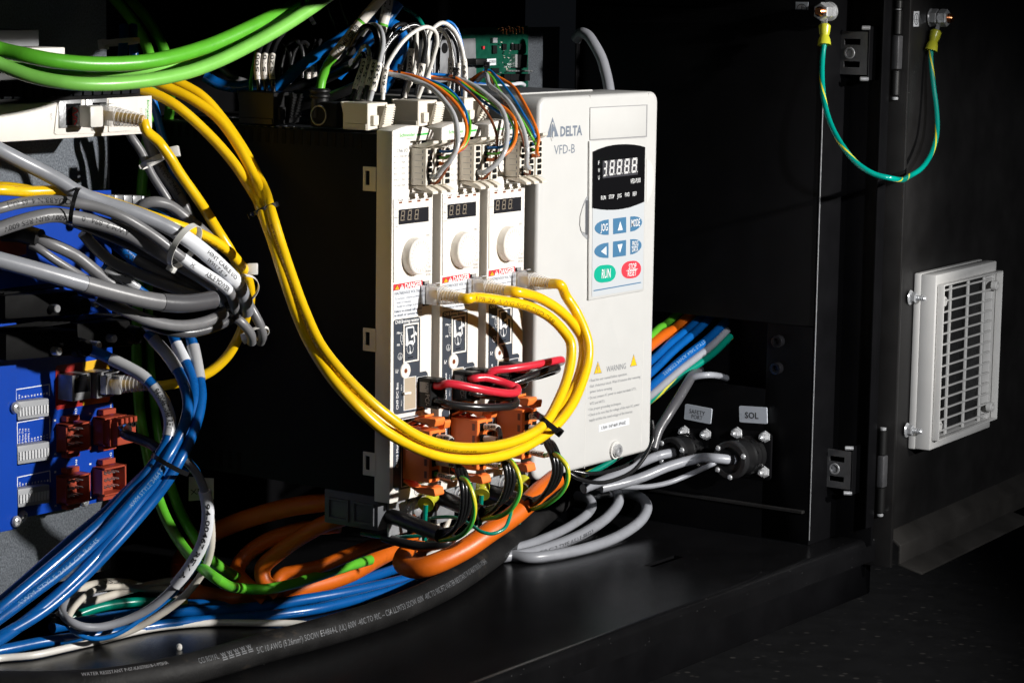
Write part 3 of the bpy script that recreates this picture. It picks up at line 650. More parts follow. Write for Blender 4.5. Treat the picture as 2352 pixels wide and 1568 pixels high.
# finger recesses left and right of the keypad
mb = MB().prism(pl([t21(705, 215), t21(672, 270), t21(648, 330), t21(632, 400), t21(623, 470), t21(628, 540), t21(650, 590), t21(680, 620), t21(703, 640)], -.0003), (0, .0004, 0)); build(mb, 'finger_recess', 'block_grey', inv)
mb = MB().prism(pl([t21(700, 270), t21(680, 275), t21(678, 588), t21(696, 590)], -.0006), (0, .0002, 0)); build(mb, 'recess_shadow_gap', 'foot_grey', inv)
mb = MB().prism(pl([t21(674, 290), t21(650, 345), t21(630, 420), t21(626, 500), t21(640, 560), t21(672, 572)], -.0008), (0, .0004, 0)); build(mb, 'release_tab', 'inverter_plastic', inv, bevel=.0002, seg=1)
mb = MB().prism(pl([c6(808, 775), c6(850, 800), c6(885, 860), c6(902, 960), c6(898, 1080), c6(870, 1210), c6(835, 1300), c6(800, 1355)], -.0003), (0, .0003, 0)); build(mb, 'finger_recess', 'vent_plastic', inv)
# printing on the cover
mb = MB()
mb.prism(pl([t3(373, 1079), t3(428, 1255), t3(317, 1264)], -.0001), (0, .0001, 0))
line(mb, 'VFD-B', t3(385, 1419), t3(576, 1405), 20.5, 0); line(mb, 'DELTA', t3(443, 1253), t3(643, 1240), 21.5, 0, bold=.035)
build(mb, 'brand_print', 'print_grey', inv)
mb = MB(); C_ = py(*t3(368, 1208), 0)
ro = [C_+Vector((.0022*math.cos(a), -.0003, .0064*math.sin(a))).copy() for a in [math.radians(30+22*k) for k in range(13)]]
for i in range(12): mb.prism([ro[i], ro[i+1], C_+(ro[i+1]-C_)*.82, C_+(ro[i]-C_)*.82], NY*.0001)
mb.prism([C_+Vector((.0013+.0011*math.cos(k*.785), -.0003, -.0022+.0025*math.sin(k*.785))) for k in range(8)], NY*.0001)
build(mb, 'emblem_swirl', 'inverter_plastic', inv)
mb = MB()
line(mb, 'WARNING', t22(866, 282), t22(1045, 249), 13.2, 0)
for b_, x0, y0, x1, y1 in (('• Read the user manual before operation.', 709, 373, 1057, 308), ('• Risk of electrical shock. Wait 10 minutes after removing', 707, 427, 1178, 333), ('power before servicing.', 717, 474, 920, 438), ('• Do not connect AC power to output terminals U/T1,', 702, 533, 1140, 443), ('V/T2 and W/T3.', 714, 584, 852, 557), ('• Use proper grounding techniques.', 698, 638, 1002, 577), ('• Check to be sure that the voltage of the main AC power', 697, 690, 1170, 588), ('supply satisfies the rated voltage of the inverter.', 708, 737, 1108, 652)):
    line(mb, b_, t22(x0, y0), t22(x1, y1), 6.4, 0, bold=-.004)
build(mb, 'warning_text', 'print_faint', inv)
for a, b, c in (((790, 181), (826, 290), (752, 300)), ((1119, 115), (1149, 221), (1085, 233))):
    mb = MB(); mb.prism(pl([t22(*a), t22(*b), t22(*c)], -.0001), (0, .0001, 0), 1)
    g_ = ((a[0]+b[0]+c[0])/3, (a[1]+b[1]+c[1])/3); sh = lambda p: (g_[0]+(p[0]-g_[0])*.86, g_[1]+(p[1]-g_[1])*.86)
    mb.prism(pl([t22(*sh(a)), t22(*sh(b)), t22(*sh(c))], -.0003), (0, .0001, 0), 0)
    if a[0] == 790:
        mb.prism(pl([t22(787, 215), t22(794, 214), t22(792, 263), t22(788, 264)], -.0005), (0, .0001, 0), 1); mb.prism(pl([t22(787, 272), t22(793, 271), t22(793, 280), t22(787, 281)], -.0005), (0, .0001, 0), 1)
    build(mb, 'warning_triangle', ['print_yellow', 'print_grey'], inv)
rl = plate([t22(798, 768), t22(1077, 702), t22(1077, 762), t22(795, 832)], 0, -.0002, 'rating_label', 'paper_white', inv, 0)
mb = MB(); line(mb, '3.7kW / 5HP 460V 3PHASE', t22(818, 811), t22(1044, 757), 7.6, -.0002, bold=.008); build(mb, 'rating_text', 'print_black', rl)
p = py(*t22(940, 994), 0); build(MB().lathe(p, NY, [(-.001, .0066), (.0015, .0064), (.0015, .005)], 28), 'screw_collar', 'vent_plastic', inv)
build(MB().lathe(p, NY, [(.001, .0046), (.0038, .0046), (.0046, .0038), (.0046, .0022), (.003, .0018)], 22), 'cover_screw', 'steel', inv)
# ---------------------------------------------------------------- servo drives
YD = -0.005; X0 = py(899, 650, YD).x; X1 = py(993, 650, YD).x; ZB = py(898, 1156, YD).z; PITCH_X = .0506
CAPD = px(862, 700, X0).y-YD
drv = thing('servo_drive', 'slim servo drive in cream and charcoal beside the yellow cable bundle, outermost of three', 'servo drive', (X0, YD, ZB), 'slim servo drives')
zh = py(*t2(1420, 1300), YD).z; zr = py(*t11(1420, 215), YD).z; xc = py(*t2(1420, 1400), YD).x; zs = py(*t2(1245, 1228), YD).z
W_ = X1-X0
arch = [(X1-W_*k/12, zs+.0042*math.sin(math.pi*min(1, (.10+.90*(1-k/12)) ))**.9) for k in range(13)]
outl = [(X0, ZB), (X1, ZB), (X1, zr), (xc, zr), (xc, zh), (X1, zh)]+arch
build(MB().prism(xz(outl, YD), (0, CAPD, 0)), 'front_cap', 'drive_plastic', drv, bevel=.0007, seg=2)
build(MB().box(xc, X1-.001, YD+.009, YD+CAPD-.0005, zr, zh), 'socket_recess', 'drive_plastic', drv)
YBK = .2345
build(MB().box(X0+.0006, X1-.0006, YD+CAPD+.0003, YBK, ZB+.003, zs-.0008), 'housing', 'charcoal_plastic', drv, bevel=.001)
for k in range(26):
    y = YD+CAPD+.012+k*.0068; build(MB().box(X0+.0003, X0+.0010, y, y+.0030, zs-.0105, zs-.0016), 'vent_slot', 'hood_black', drv)
for k in range(4): build(MB().box(X0+.0003, X0+.0010, .118+k*.008, .121+k*.008, ZB+.006, ZB+.018), 'vent_slot', 'hood_black', drv)
mb = MB()
for k in range(22): y = YD+CAPD+.06+k*.0062; mb.box(X0+.003, X0+.016, y, y+.003, zs-.0007, zs-.0003)
build(mb, 'top_grille', 'foot_grey', drv)
for ya, yb in ((382, 440), (752, 808), (1036, 1094)):
    A = px(834, ya, X0); B = px(862, yb, X0)
    o_ = [Vector((X0-.0004, B.y-.0006, B.z)), Vector((X0-.0004, A.y, B.z)), Vector((X0-.0004, A.y, A.z)), Vector((X0-.0004, B.y-.0006, A.z))]
    i_ = [Vector((X0-.0004, B.y+.0045, B.z+.0036)), Vector((X0-.0004, A.y-.0022, B.z+.0036)), Vector((X0-.0004, A.y-.0022, A.z-.0026)), Vector((X0-.0004, B.y+.0045, A.z-.0026))]
    build(MB().ring(o_, i_, (.0010, 0, 0)), 'clip_tab', 'drive_plastic', drv, bevel=.0003, seg=1)
# brand on the hood and terminal legend
c1_ = lambda x, y: (878.5+.10985*x, 264+.10985*y)
def dplate(pts, Y0, Y1, nm, mt, bev=0): return build(MB().prism(pl(pts, Y1), (0, Y0-Y1, 0)), nm, mt, drv, bevel=bev, seg=2)
mb = MB(); line(mb, 'Schneider', c1_(357, 465), c1_(684, 440), 7.4, YD, bold=.012)
mb.prism(pl([c1_(721, 405), c1_(976, 367), c1_(976, 409), c1_(721, 438)], YD-.0002), (0, .0001, 0))
build(mb, 'brand_print', 'print_green', drv)
mb = MB(); line(mb, 'Electric', c1_(503, 515), c1_(678, 502), 3.4, YD, mi=1)
line(mb, 'CN6 I/O', c1_(298, 790), c1_(531, 776), 8.2, YD)
for r in range(6):
    y = 900+r*120.5
    a = ('AI1+', 'AI1-', 'AI2+', 'AI2-', 'SHLD', 'DICOM')[r]; b = ('DQCOM', 'DQ0', 'DQ1', 'DQ2', 'DQ3', 'DQ4')[r]
    line(mb, a, c1_(226, y), c1_((322, 313, 322, 313, 350, 371)[r], y-6), 4.5, YD); line(mb, b, c1_(363 if r == 0 else 400, y-12), c1_(505 if r == 0 else 471, y-18), 4.5, YD); line(mb, 'DI%d' % r, c1_(528, y-20), c1_(581, y-24), 4.5, YD)
build(mb, 'terminal_legend', ['print_grey', 'print_soft'], drv)
# operator panel
pan = dplate([t11(1265, 262), t11(1612, 222), t11(1610, 962), t11(1266, 1030)], YD, YD-.0007, 'operator_panel', 'drive_plastic', .0003); YP = YD-.0008
mb = MB()
for b_, x0, x1, y in (('Fault', 1308, 1355, 283), ('Edit', 1400, 1435, 276), ('Value', 1477, 1521, 268), ('Unit', 1560, 1588, 260)): line(mb, b_, t11(x0, y), t11(x1, y-5), 5, YP)
for b_, x0, x1, y in (('Op', 1272, 1293, 363), ('Mon', 1272, 1300, 441), ('Conf', 1272, 1305, 522)): line(mb, b_, t11(x0, y), t11(x1, y-3), 3.6, YP)
for b_, x0, x1, y in (('CN7', 1585, 1607, 893), ('Modbus', 1560, 1607, 932), ('VP 10 S', 1560, 1607, 964), ('ESC', 1567, 1600, 603)): line(mb, b_, t11(x0, y), t11(x1, y-6), 4.6, YP)
for k in range(4):
    y = 330+k*52; mb.prism(pl([t11(1272, y), t11(1310, y-4), t11(1310, y-2), t11(1272, y+2)], YP-.0001), (0, .0001, 0))
build(mb, 'panel_print', 'print_soft', pan)
mb = MB()
for x, y in ((1330, 294), (1417, 286), (1497, 277), (1573, 268)): mb.prism(pl([t11(x-14, y-6), t11(x+14, y-9), t11(x+14, y+6), t11(x-14, y+9)], YP-.0001), (0, .0001, 0))
build(mb, 'indicator_lamps', 'brown_wire', pan)
dsp = build(MB().prism(pl([t11(1313, 360), t11(1587, 331), t11(1587, 465), t11(1313, 497)], YP-.0002), (0, .0004, 0)), 'display', 'display_dark', pan)
mb = MB()
for k in range(3):
    x = 1326+k*64; y = 462-k*6
    seg8(mb, py(*t11(x, y), YP-.0003), py(*t11(x+33, y-3), YP-.0003), py(*t11(x+9, y-92), YP-.0003), t=.16)
build(mb, 'display_figures', 'segment_unlit', dsp)
kc = py(*t11(1448, 783), YP); kr = 43.5*depth(kc)/F_PX
kn = build(MB().lathe(kc, NY, [(0, kr*1.0), (.0005, kr), (.0050, kr*.955), (.0056, kr*.90), (.0056, .001)], 56), 'knob', 'drive_plastic', pan)
mb = MB()
for k in range(24):
    a = 2*math.pi*k/24; F = Frame(kc+NY*.0056, Vector((math.cos(a), 0, math.sin(a))), Vector((-math.sin(a), 0, math.cos(a))), NY); mb.box(kr*.66, kr*.84, -.00012, .00012, 0, .0001, F)
build(mb, 'knob_marks', 'print_soft', kn)
# danger label
dl = dplate([t11(1264, 1046), t11(1530, 1003), t11(1525, 1322), t11(1266, 1362)], YD, YD-.0003, 'danger_label', 'paper_white'); YG = YD-.0004
build(MB().prism(pl([t11(1265, 1046), t11(1530, 1003), t11(1529, 1060), t11(1264, 1103)], YG), (0, .0001, 0)), 'danger_band', 'print_red', dl)
mb = MB(); line(mb, 'DANGER', t11(1367, 1083), t11(1523, 1057), 12, YG, 0, .03, .0002)
mb.prism(pl([t11(1342, 1040), t11(1364, 1084), t11(1321, 1091)], YG-.0002), (0, .0001, 0), 0)
mb.prism(pl([t11(1297, 1045), t11(1321, 1089), t11(1273, 1097)], YG-.0002), (0, .0001, 0), 2); mb.prism(pl([t11(1297, 1051), t11(1316, 1087), t11(1278, 1093)], YG-.0003), (0, .0001, 0), 1)
mb.prism(pl([t11(1340, 1053), t11(1345, 1052), t11(1344, 1073), t11(1341, 1074)], YG-.0004), (0, .0001, 0), 3)
mb.prism(pl([t11(1298, 1060), t11(1293, 1076), t11(1298, 1075), t11(1295, 1089), t11(1302, 1071), t11(1297, 1072)], YG-.0004), (0, .0001, 0), 2)
build(mb, 'danger_print', ['print_white', 'print_yellow', 'print_black', 'print_red'], dl)
mb = MB()
for b_, x0, y0, x1, y1, h, bo in (('HAZARDOUS VOLTAGE', 1275, 1144, 1523, 1111, 7, 0), ('To service, remove power:', 1275, 1190, 1503, 1155, 5.4, -.006), ('- wait 15 minutes', 1280, 1224, 1428, 1206, 5.4, -.006), ('- Verify no voltage is present', 1280, 1262, 1522, 1225, 5.4, -.006), ('Failure to comply will result', 1273, 1306, 1523, 1270, 5.6, .012), ('in death or serious injury', 1273, 1343, 1523, 1306, 5.6, .012)): line(mb, b_, t11(x0, y0), t11(x1, y1), h, YG, bold=bo)
build(mb, 'danger_text', 'print_grey', dl)
# network port
port = dplate([t11(1535, 1016), t11(1592, 1008), t11(1592, 1236), t11(1535, 1244)], YD, YD-.0006, 'network_port', 'black_gloss')
build(MB().prism(pl([t11(1550, 1016), t11(1590, 1010), t11(1590, 1036), t11(1550, 1042)], YD-.0012), (0, .0006, 0)), 'port_shield', 'steel', port)
# CN8 / CN9 field
c5 = lambda x, y: (895.8+.10984*x, 677.6+.10984*y)
def fld(pts, nm): return dplate(pts, YD, YD-.0003, nm, 'navy_film', 0)
f8 = fld([c5(82, 560), c5(95, 530), c5(125, 514), c5(590, 452), c5(620, 462), c5(632, 495), t12(1506, 282), t12(1560, 272), t12(1577, 290), t12(1577, 622), t12(1300, 669), t12(1275, 664), t12(1265, 640)], 'resistor_field'); YF = YD-.0004
mb = MB(); line(mb, 'CN8 Braking resistor', c5(104, 607), c5(611, 531), 7.6, YF, bold=.022)
line(mb, 'PBe', c5(143, 817), c5(224, 806), 4.8, YF, bold=.02); line(mb, 'PB', c5(143, 1068), c5(203, 1060), 4.8, YF, bold=.02)
q5 = lambda *p: mb.prism(pl([c5(*a) for a in p], YF-.0001), (0, .0001, 0))
for x0, y0, x1, y1 in ((236, 780, 280, 772), (236, 1020, 280, 1024)): q5((x0, y0), (x1, y1), (x1, y1+8), (x0, y0+8))
for x0, x1, y0, y1 in ((236, 242, 780, 838), (236, 242, 972, 1024), (220, 226, 838, 972), (260, 266, 832, 966)): q5((x0, y0), (x1, y0), (x1, y1), (x0, y1))
for y in (836, 966): q5((220, y), (266, y-5), (266, y+2), (220, y+7))
ring5 = lambda o, i: mb.ring(pl([c5(*a) for a in o], YF-.0001), pl([c5(*a) for a in i], YF-.0001), (0, .0001, 0))
q5((330, 690), (345, 672), (485, 645), (502, 660), (525, 975), (515, 1000), (500, 990), (490, 690), (475, 682), (358, 703), (388, 990), (402, 992), (410, 958), (478, 945), (485, 985), (505, 995), (490, 1045), (440, 1012), (395, 1025), (362, 1062), (340, 1066), (330, 1050))
q5((436, 852), (520, 792), (524, 750), (566, 792), (556, 848), (532, 826), (446, 902))
ell = lambda cx_, cy_, rx, ry, n=24: [(cx_+rx*math.cos(2*math.pi*k/n), cy_+ry*math.sin(2*math.pi*k/n)-.12*rx*math.cos(2*math.pi*k/n)) for k in range(n)]
ring5(ell(420, 1120, 70, 108), ell(420, 1120, 64, 100)); ring5(ell(213, 1282, 50, 70), ell(213, 1282, 44, 63))
q5((408, 1055), (418, 1058), (428, 1165), (440, 1180), (450, 1215), (410, 1225), (408, 1190), (418, 1165))
q5((210, 1232), (216, 1231), (216, 1292), (210, 1293)); q5((180, 1300), (248, 1290), (248, 1297), (180, 1307)); q5((190, 1318), (236, 1312), (236, 1318), (190, 1324)); q5((200, 1336), (226, 1333), (226, 1339), (200, 1342))
for y0 in (0,):
    A = t12(1284, 250); mb.prism(pl([t12(1284, 256), t12(1289, 255), t12(1289, 292), t12(1284, 293)], YF-.0001), (0, .0001, 0))
    for k in range(6): mb.prism(pl([t12(1298+5*math.sin(k*1.05), 256+6*k), t12(1304+5*math.sin(k*1.05), 256+6*k), t12(1304+5*math.sin((k+1)*1.05), 262+6*k), t12(1298+5*math.sin((k+1)*1.05), 262+6*k)], YF-.0001), (0, .0001, 0))
line(mb, 'CN9 DC Bus', t12(1307, 622), t12(1307, 376), 8, YF, bold=.02); line(mb, 'PA/+', t12(1340, 447), t12(1340, 391), 3.6, YF, bold=.01); line(mb, 'PC/-', t12(1340, 589), t12(1340, 537), 3.6, YF, bold=.01)
mb.ring(pl([t12(1357, 334), t12(1472, 316), t12(1472, 617), t12(1357, 637)], YF-.0001), pl([t12(1363, 339), t12(1467, 322), t12(1467, 611), t12(1363, 631)], YF-.0001), (0, .0001, 0))
mb.ring(pl([t12(1478, 330), t12(1572, 312), t12(1572, 600), t12(1478, 618)], YF-.0001), pl([t12(1483, 335), t12(1567, 318), t12(1567, 596), t12(1483, 612)], YF-.0001), (0, .0001, 0))
build(mb, 'field_print', 'print_white', f8)
mb = MB().ring(pl([c5(283, 612), c5(606, 563), c5(606, 1370), c5(283, 1428)], YF-.0006), pl([c5(310, 645), c5(582, 603), c5(582, 1340), c5(312, 1388)], YF-.0006), (0, .0006, 0)); build(mb, 'resistor_door', 'drive_plastic', f8, bevel=.0002, seg=1)
build(MB().prism(pl([c5(380, 1302), c5(478, 1282), c5(478, 1298), c5(380, 1318)], YF-.0002), (0, .0001, 0)), 'door_slot', 'black_gloss', f8)
pc = py(*t12(1370, 269), YF); build(MB().lathe(pc, NY, [(0, .0051), (.0006, .0048), (.0006, .0016), (.0001, .0015)], 28), 'screw_bush', 'drive_plastic', f8)
build(MB().lathe(pc, NY, [(.0002, .0014), (.0007, .0014)], 14), 'screw_hole', 'brown_wire', f8)
build(MB().prism(pl([t12(1363, 339), t12(1467, 322), t12(1467, 611), t12(1363, 631)], YF-.00005), (0, .0001, 0)), 'bus_socket', 'socket_shade', f8)
build(MB().prism(pl([t12(1366, 470), t12(1430, 460), t12(1430, 482), t12(1366, 492)], YF-.0022), (0, .0021, 0)), 'bus_peg', 'drive_plastic', f8, bevel=.0002, seg=1)
# CN10 field
f10 = fld([t12(1265, 745), t12(1280, 718), t12(1300, 711), t12(1485, 672), t12(1499, 690), t12(1499, 1318), t12(1440, 1336), t12(1290, 1368), t12(1262, 1340)], 'motor_field')
mb = MB(); line(mb, 'CN10 Motor', t12(1306, 1157), t12(1306, 890), 7.6, YF, bold=.02)
mb.ring(pl([t12(1334, 716), t12(1492, 684), t12(1492, 1306), t12(1334, 1339)], YF-.0001), pl([t12(1339, 721), t12(1487, 691), t12(1487, 1301), t12(1339, 1333)], YF-.0001), (0, .0001, 0)); build(mb, 'field_print', 'print_white', f10)
build(MB().prism(pl([t12(1339, 721), t12(1487, 691), t12(1487, 1301), t12(1339, 1333)], YF-.00005), (0, .0001, 0)), 'motor_socket', 'chip_black', f10)
mb = MB(); earth_symbol(mb, py(*t12(1480, 1372), YD-.0002), XU, ZU, .0028); build(mb, 'earth_mark', 'print_grey', drv)
# metal foot with earth screws under the cap
zf0 = px(800, 1209, X0).z
def yat(x, y): return px(x, y, X0+.001).y
build(MB().box(X0+.001, X0+.0458, YD+.010, yat(745, 1140), zf0, ZB+.0029), 'shield_foot', 'foot_grey', drv, bevel=.0006)
for a, b in ((752, 800), (810, 858)):
    A = px(a, 1190, X0); B = px(b, 1195, X0)
    build(MB().ring(yz([(A.y, zf0+.003), (B.y, zf0+.003), (B.y, ZB-.002), (A.y, ZB-.002)], X0-.0003), yz([(A.y-.0015, zf0+.0045), (B.y+.0015, zf0+.0045), (B.y+.0015, ZB-.0035), (A.y-.0015, ZB-.0035)], X0-.0003), (.0014, 0, 0)), 'foot_rib', 'foot_grey', drv, bevel=.0002, seg=1)
build(MB().box(X0+.010, X0+.029, YD+.008, YD+.0098, ZB-.024, ZB-.0005), 'earth_plate', 'alloy', drv, bevel=.0003, seg=1)
sc_ = py(946, 1167, YD+.008)
build(MB().lathe(sc_, NY, [(0, .0066), (.001, .0066), (.0011, .0056), (.0032, .0056), (.0034, .0050), (.0052, .0044), (.0064, .0028), (.0068, .001)], 24), 'earth_screw', 'steel', drv)
drives = [drv]
for k, lb in ((1, 'slim servo drive in cream and charcoal between its two twins'), (2, 'slim servo drive in cream and charcoal standing right beside the large inverter')):
    d = copy_tree(drv); d.location = Vector((X0+PITCH_X*k, YD, ZB)); d['label'] = lb; drives.append(d)
# ---------------------------------------------------------------- plugs on the drives
OFF = [Vector((PITCH_X*k, 0, 0)) for k in range(3)]
def shifted(o, off, label=None):
    c = copy_tree(o); c.location = o.location+off
    if label: c['label'] = label
    return c
# six-way I/O plugs, three per drive
pA = py(943.4, 385, YD); zt_, zb_ = py(960, 341.5, YD-.006).z, py(977, 427, YD-.011).z; pw = .0079; pp = .0091; YPF = YD-.0118; row = (zt_-zb_)/6
io = thing('terminal_plug', 'cream six-way terminal plug in the I/O socket of a servo drive', 'plug', (pA.x, YD, zb_), 'six-way terminal plugs')
build(MB().box(pA.x, pA.x+pw, YPF, YD+.006, zb_, zt_), 'body', 'connector_white', io, bevel=.0003, seg=1)
for k in range(6):
    z = zb_+row*(k+.5)
    build(MB().box(pA.x+.0018, pA.x+.0052, YPF-.0012, YPF+.001, z-row*.36, z+row*.36), 'wire_gate', 'chip_black', io, bevel=.0003, seg=1)
    build(MB().lathe((pA.x+.0062, YPF+.0002, z), NY, [(0, .0012), (.0003, .0012), (.0003, .0009), (-.001, .0008)], 10), 'test_hole', 'sleeve_white', io)
mb = MB()
for k in range(5): mb.box(pA.x-.00008, pA.x+.0002, YPF+.003, YPF+.0085, zb_+row*(k+1)-.0001, zb_+row*(k+1)+.0001)
for k in range(6): mb.box(pA.x-.00008, pA.x+.0002, YPF+.0022, YPF+.0030, zb_+row*(k+.5)-.0009, zb_+row*(k+.5)+.0009)
build(mb, 'side_grooves', 'print_soft', io)
for s_, z in ((1, zt_), (-1, zb_)):
    q = [(YD+.004, z+s_*.0008), (YD-.006, z+s_*.0030), (YPF-.003, z+s_*.0050), (YPF-.0046, z+s_*.0050), (YPF-.0046, z+s_*.0034), (YPF-.001, z+s_*.0016), (YPF+.003, z+s_*.0004)]
    build(MB().prism(yz(q if s_ > 0 else q[::-1], pA.x+.0012), (pw-.0024, 0, 0)), 'latch', 'connector_white', io, bevel=.0002, seg=1)
for k in range(3):
    for j in range(3):
        o_ = shifted(io, OFF[k]+Vector((pp*j, 0, 0))) if k or j else io
        o_['label'] = 'cream six-way terminal plug %s on the %s' % (('taking grey and brown wires', 'taking blue, green and orange wires', 'taking a single red wire' if k == 0 else 'left without wires')[j], ('outer drive', 'middle drive', 'drive beside the inverter')[k])
# white mains plugs on top of the drives
XS_ = X0+.0035
def topplug(name, label, group, mt, ya, yb, zc, h, wid, ribbed=True, xs=XS_):
    r = thing(name, label, 'plug', (xs, ya, zc), group)
    build(MB().box(xs, xs+wid, ya+.0012, yb, zc, zc+h), 'body', mt, r, bevel=.0004, seg=1)
    build(MB().box(xs-.0006, xs+wid+.0006, ya+.002, yb-.002, zc, zc+.004), 'skirt', mt, r, bevel=.0003, seg=1)
    mb = MB().prism([Vector((xs+wid*.52, ya+.0008, zc+.001)), Vector((xs+wid*.52, ya-.004, zc+h*.95)), Vector((xs+wid*.52, ya-.0052, zc+h*.95)), Vector((xs+wid*.52, ya-.0018, zc+.001))], (wid*.45, 0, 0))
    g = build(mb, 'release_grip', mt, r, bevel=.0002, seg=1)
    if ribbed:
        for k in range(8):
            f = .22+.085*k; yy = ya-.0018-(.0034)*f
            build(MB().box(xs+wid*.52, xs+wid*.97, yy-.0010, yy+.0004, zc+h*f, zc+h*f+.0008), 'grip_rib', mt, g)
    build(MB().box(xs+wid*.15, xs+wid*.42, ya-.0012, ya+.0014, zc+.003, zc+h*.55), 'latch', mt, r, bevel=.0003, seg=1)
    build(MB().prism([Vector((xs+.002, yb-.001, zc+.001)), Vector((xs+.002, yb+.0035, zc+h)), Vector((xs+.002, yb+.0022, zc+h)), Vector((xs+.002, yb-.001, zc+h*.4))], (wid*.6, 0, 0)), 'rear_latch', mt, r, bevel=.0002, seg=1)
    return r
q0 = px(848, 291, XS_); q1 = px(787, 286, XS_); hp = (px(848, 232, XS_).z-q0.z)
mp1 = topplug('mains_plug', 'cream mains plug with numbered wires 1560 to 1663 on top of the outer drive', 'mains plugs on the drives', 'connector_white', q0.y, q1.y, zs+.0006, hp+.001, .020)
mp2 = shifted(mp1, OFF[1]+Vector((.001, 0, 0)), 'cream mains plug with white and black wires on top of the middle drive')
mp3 = shifted(mp1, OFF[2], 'cream mains plug half hidden by bundled signal wires beside the inverter')
r0 = px(632, 285, XS_); r1 = px(548, 285, XS_)
bp1 = topplug('motor_sensor_plug', 'black four-way plug with wires 1500, 1510 and 1520', 'black plugs on the drives', 'chip_black', r0.y, r1.y, zs+.0006, .0205, .022)
bp2 = shifted(bp1, OFF[1]+Vector((-.006, -.002, 0)), 'black plug behind the green sensor cable on the drive tops')
ep = px(754, 270, XS_+.004)
r = thing('sensor_plug', 'black angled plug under the green sensor cable', 'plug', (ep.x, ep.y, zs))
build(MB().box(XS_, XS_+.014, ep.y-.010, ep.y+.012, zs+.0006, zs+.017), 'body', 'charcoal_plastic', r, bevel=.002)
build(MB().lathe(px(735, 226, XS_+.005), ZU, [(-.012, .0058), (0, .0058), (.001, .0066), (.0022, .0066), (.003, .0058), (.0042, .0066), (.0054, .0066), (.006, .0054)], 20), 'strain_relief', 'chip_black', r)
mb = MB().tube([px(732+17*math.cos(a), 265+22*math.sin(a), XS_-.0012) for a in [math.radians(20*k) for k in range(19)]], .0005, 8, smooth=0); build(mb, 'ring_mark', 'dull_steel', r)
# dc bus plugs
def busplug(off, label):
    a = py(*t12(1484, 480), YD).x; z1 = py(*t12(1480, 330), YD).z; z0 = py(*t12(1480, 600), YD).z
    r = thing('bus_plug', label, 'plug', Vector((a, YD, z0))+off, 'black bus plugs')
    O = off
    B = lambda x0, x1, y0, y1, za, zb: MB().box(x0+O.x, x1+O.x, y0, y1, za, zb)
    build(B(a, a+.0082, YD-.0100, YD+.002, z0, z1), 'body', 'chip_black', r, bevel=.0004, seg=1)
    build(B(a+.0004, a+.0095, YD-.0150, YD-.0098, z1-.0016, z1), 'guard', 'chip_black', r); build(B(a+.0004, a+.0095, YD-.0150, YD-.0098, z0, z0+.0016), 'guard', 'chip_black', r)
    build(B(a+.0078, a+.0095, YD-.0150, YD-.0098, z0+.0015, z1-.0015), 'guard_wall', 'chip_black', r)
    zm = (z0+z1)/2; st_ = build(B(a-.00025, a+.0002, YD-.0085, YD-.0018, zm+.0004, z1-.0025), 'tape_label', 'print_soft', r)
    mb = MB(); mb.text('PA/+', Vector((a-.0003, YD-.0064, z1-.003))+O, Vector((a-.0003, YD-.0064, zm+.0008))+O, .0032, NX, .0002)
    build(mb, 'tape_text', 'print_black', st_)
    mb = MB(); mb.text('PC/-', Vector((a-.0001, YD-.0064, zm-.0006))+O, Vector((a-.0001, YD-.0064, z0+.0018))+O, .0032, NX, .0002); build(mb, 'lettering', 'print_soft', r)
    return Vector((a+.0045, YD-.0105, z1-.0045))+O, Vector((a+.0045, YD-.0105, z0+.0045))+O
b1p, b1n = busplug(OFF[0], 'black two-pole bus plug on the outer drive, beside the empty cream socket')
b2p, b2n = busplug(OFF[1]+Vector((-.0135, 0, .0002)), 'black two-pole bus plug in the left socket of the middle drive')
b3p, b3n = busplug(OFF[1], 'black two-pole bus plug in the right socket of the middle drive')
b4p, b4n = busplug(OFF[2]+Vector((-.0135, 0, .0002)), 'black two-pole bus plug on the drive next to the inverter')
# orange motor plugs
mx = py(*t12(1345, 1000), YD).x; mz1 = py(*t12(1345, 790), YD).z; mz0 = py(*t12(1345, 1262), YD).z; YM = YD-.0215
mo = thing('motor_plug', 'orange motor plug with latches on the outer drive', 'plug', (mx, YD, mz0), 'orange motor plugs')
HB = mz1-mz0
build(MB().box(mx, mx+.0108, YM, YD+.004, mz0, mz1), 'body', 'motor_orange', mo, bevel=.0005, seg=1)
build(MB().box(mx+.0110, mx+.0185, YM+.0015, YD+.004, mz0+HB*.42, mz1-.0012), 'brake_block', 'motor_orange', mo, bevel=.0004, seg=1)
mb = MB()
for k in range(4):
    z = mz1-HB*(.14+.235*k)
    mb.box(mx+.0022, mx+.0088, YM-.00025, YM+.001, z-.0026, z+.0026)
for k in range(2): z = mz1-HB*(.16+.2*k); mb.box(mx+.0132, mx+.0176, YM+.00125, YM+.003, z-.0024, z+.0024)
build(mb, 'wire_entries', 'chip_black', mo)
mb = MB()
for k in range(4): z = mz1-HB*(.14+.235*k); mb.box(mx-.00015, mx+.0004, YM+.0022, YM+.0042, z-.0022, z+.0022)
build(mb, 'side_slots', 'brown_wire', mo)
def latch(z, s_, xa, xb, sc_=1.0):
    q = [(YD+.002, z+s_*.0010), (YD-.006, z+s_*.0046), (YD-.012, z+s_*.0074), (YM-.0035*sc_, z+s_*.0082), (YM-.0042*sc_, z+s_*.0070), (YM-.0030*sc_, z+s_*.0032), (YM+.001, z+s_*.0022), (YM+.004, z+s_*.0038), (YD-.008, z+s_*.0052), (YD-.004, z+s_*.0022), (YD, z+s_*.0004)]
    return MB().prism(yz(q if s_ > 0 else q[::-1], xa), (xb-xa, 0, 0))
lt = build(latch(mz1, 1, mx+.0005, mx+.0102), 'top_latch', 'motor_orange', mo, bevel=.0003, seg=1)
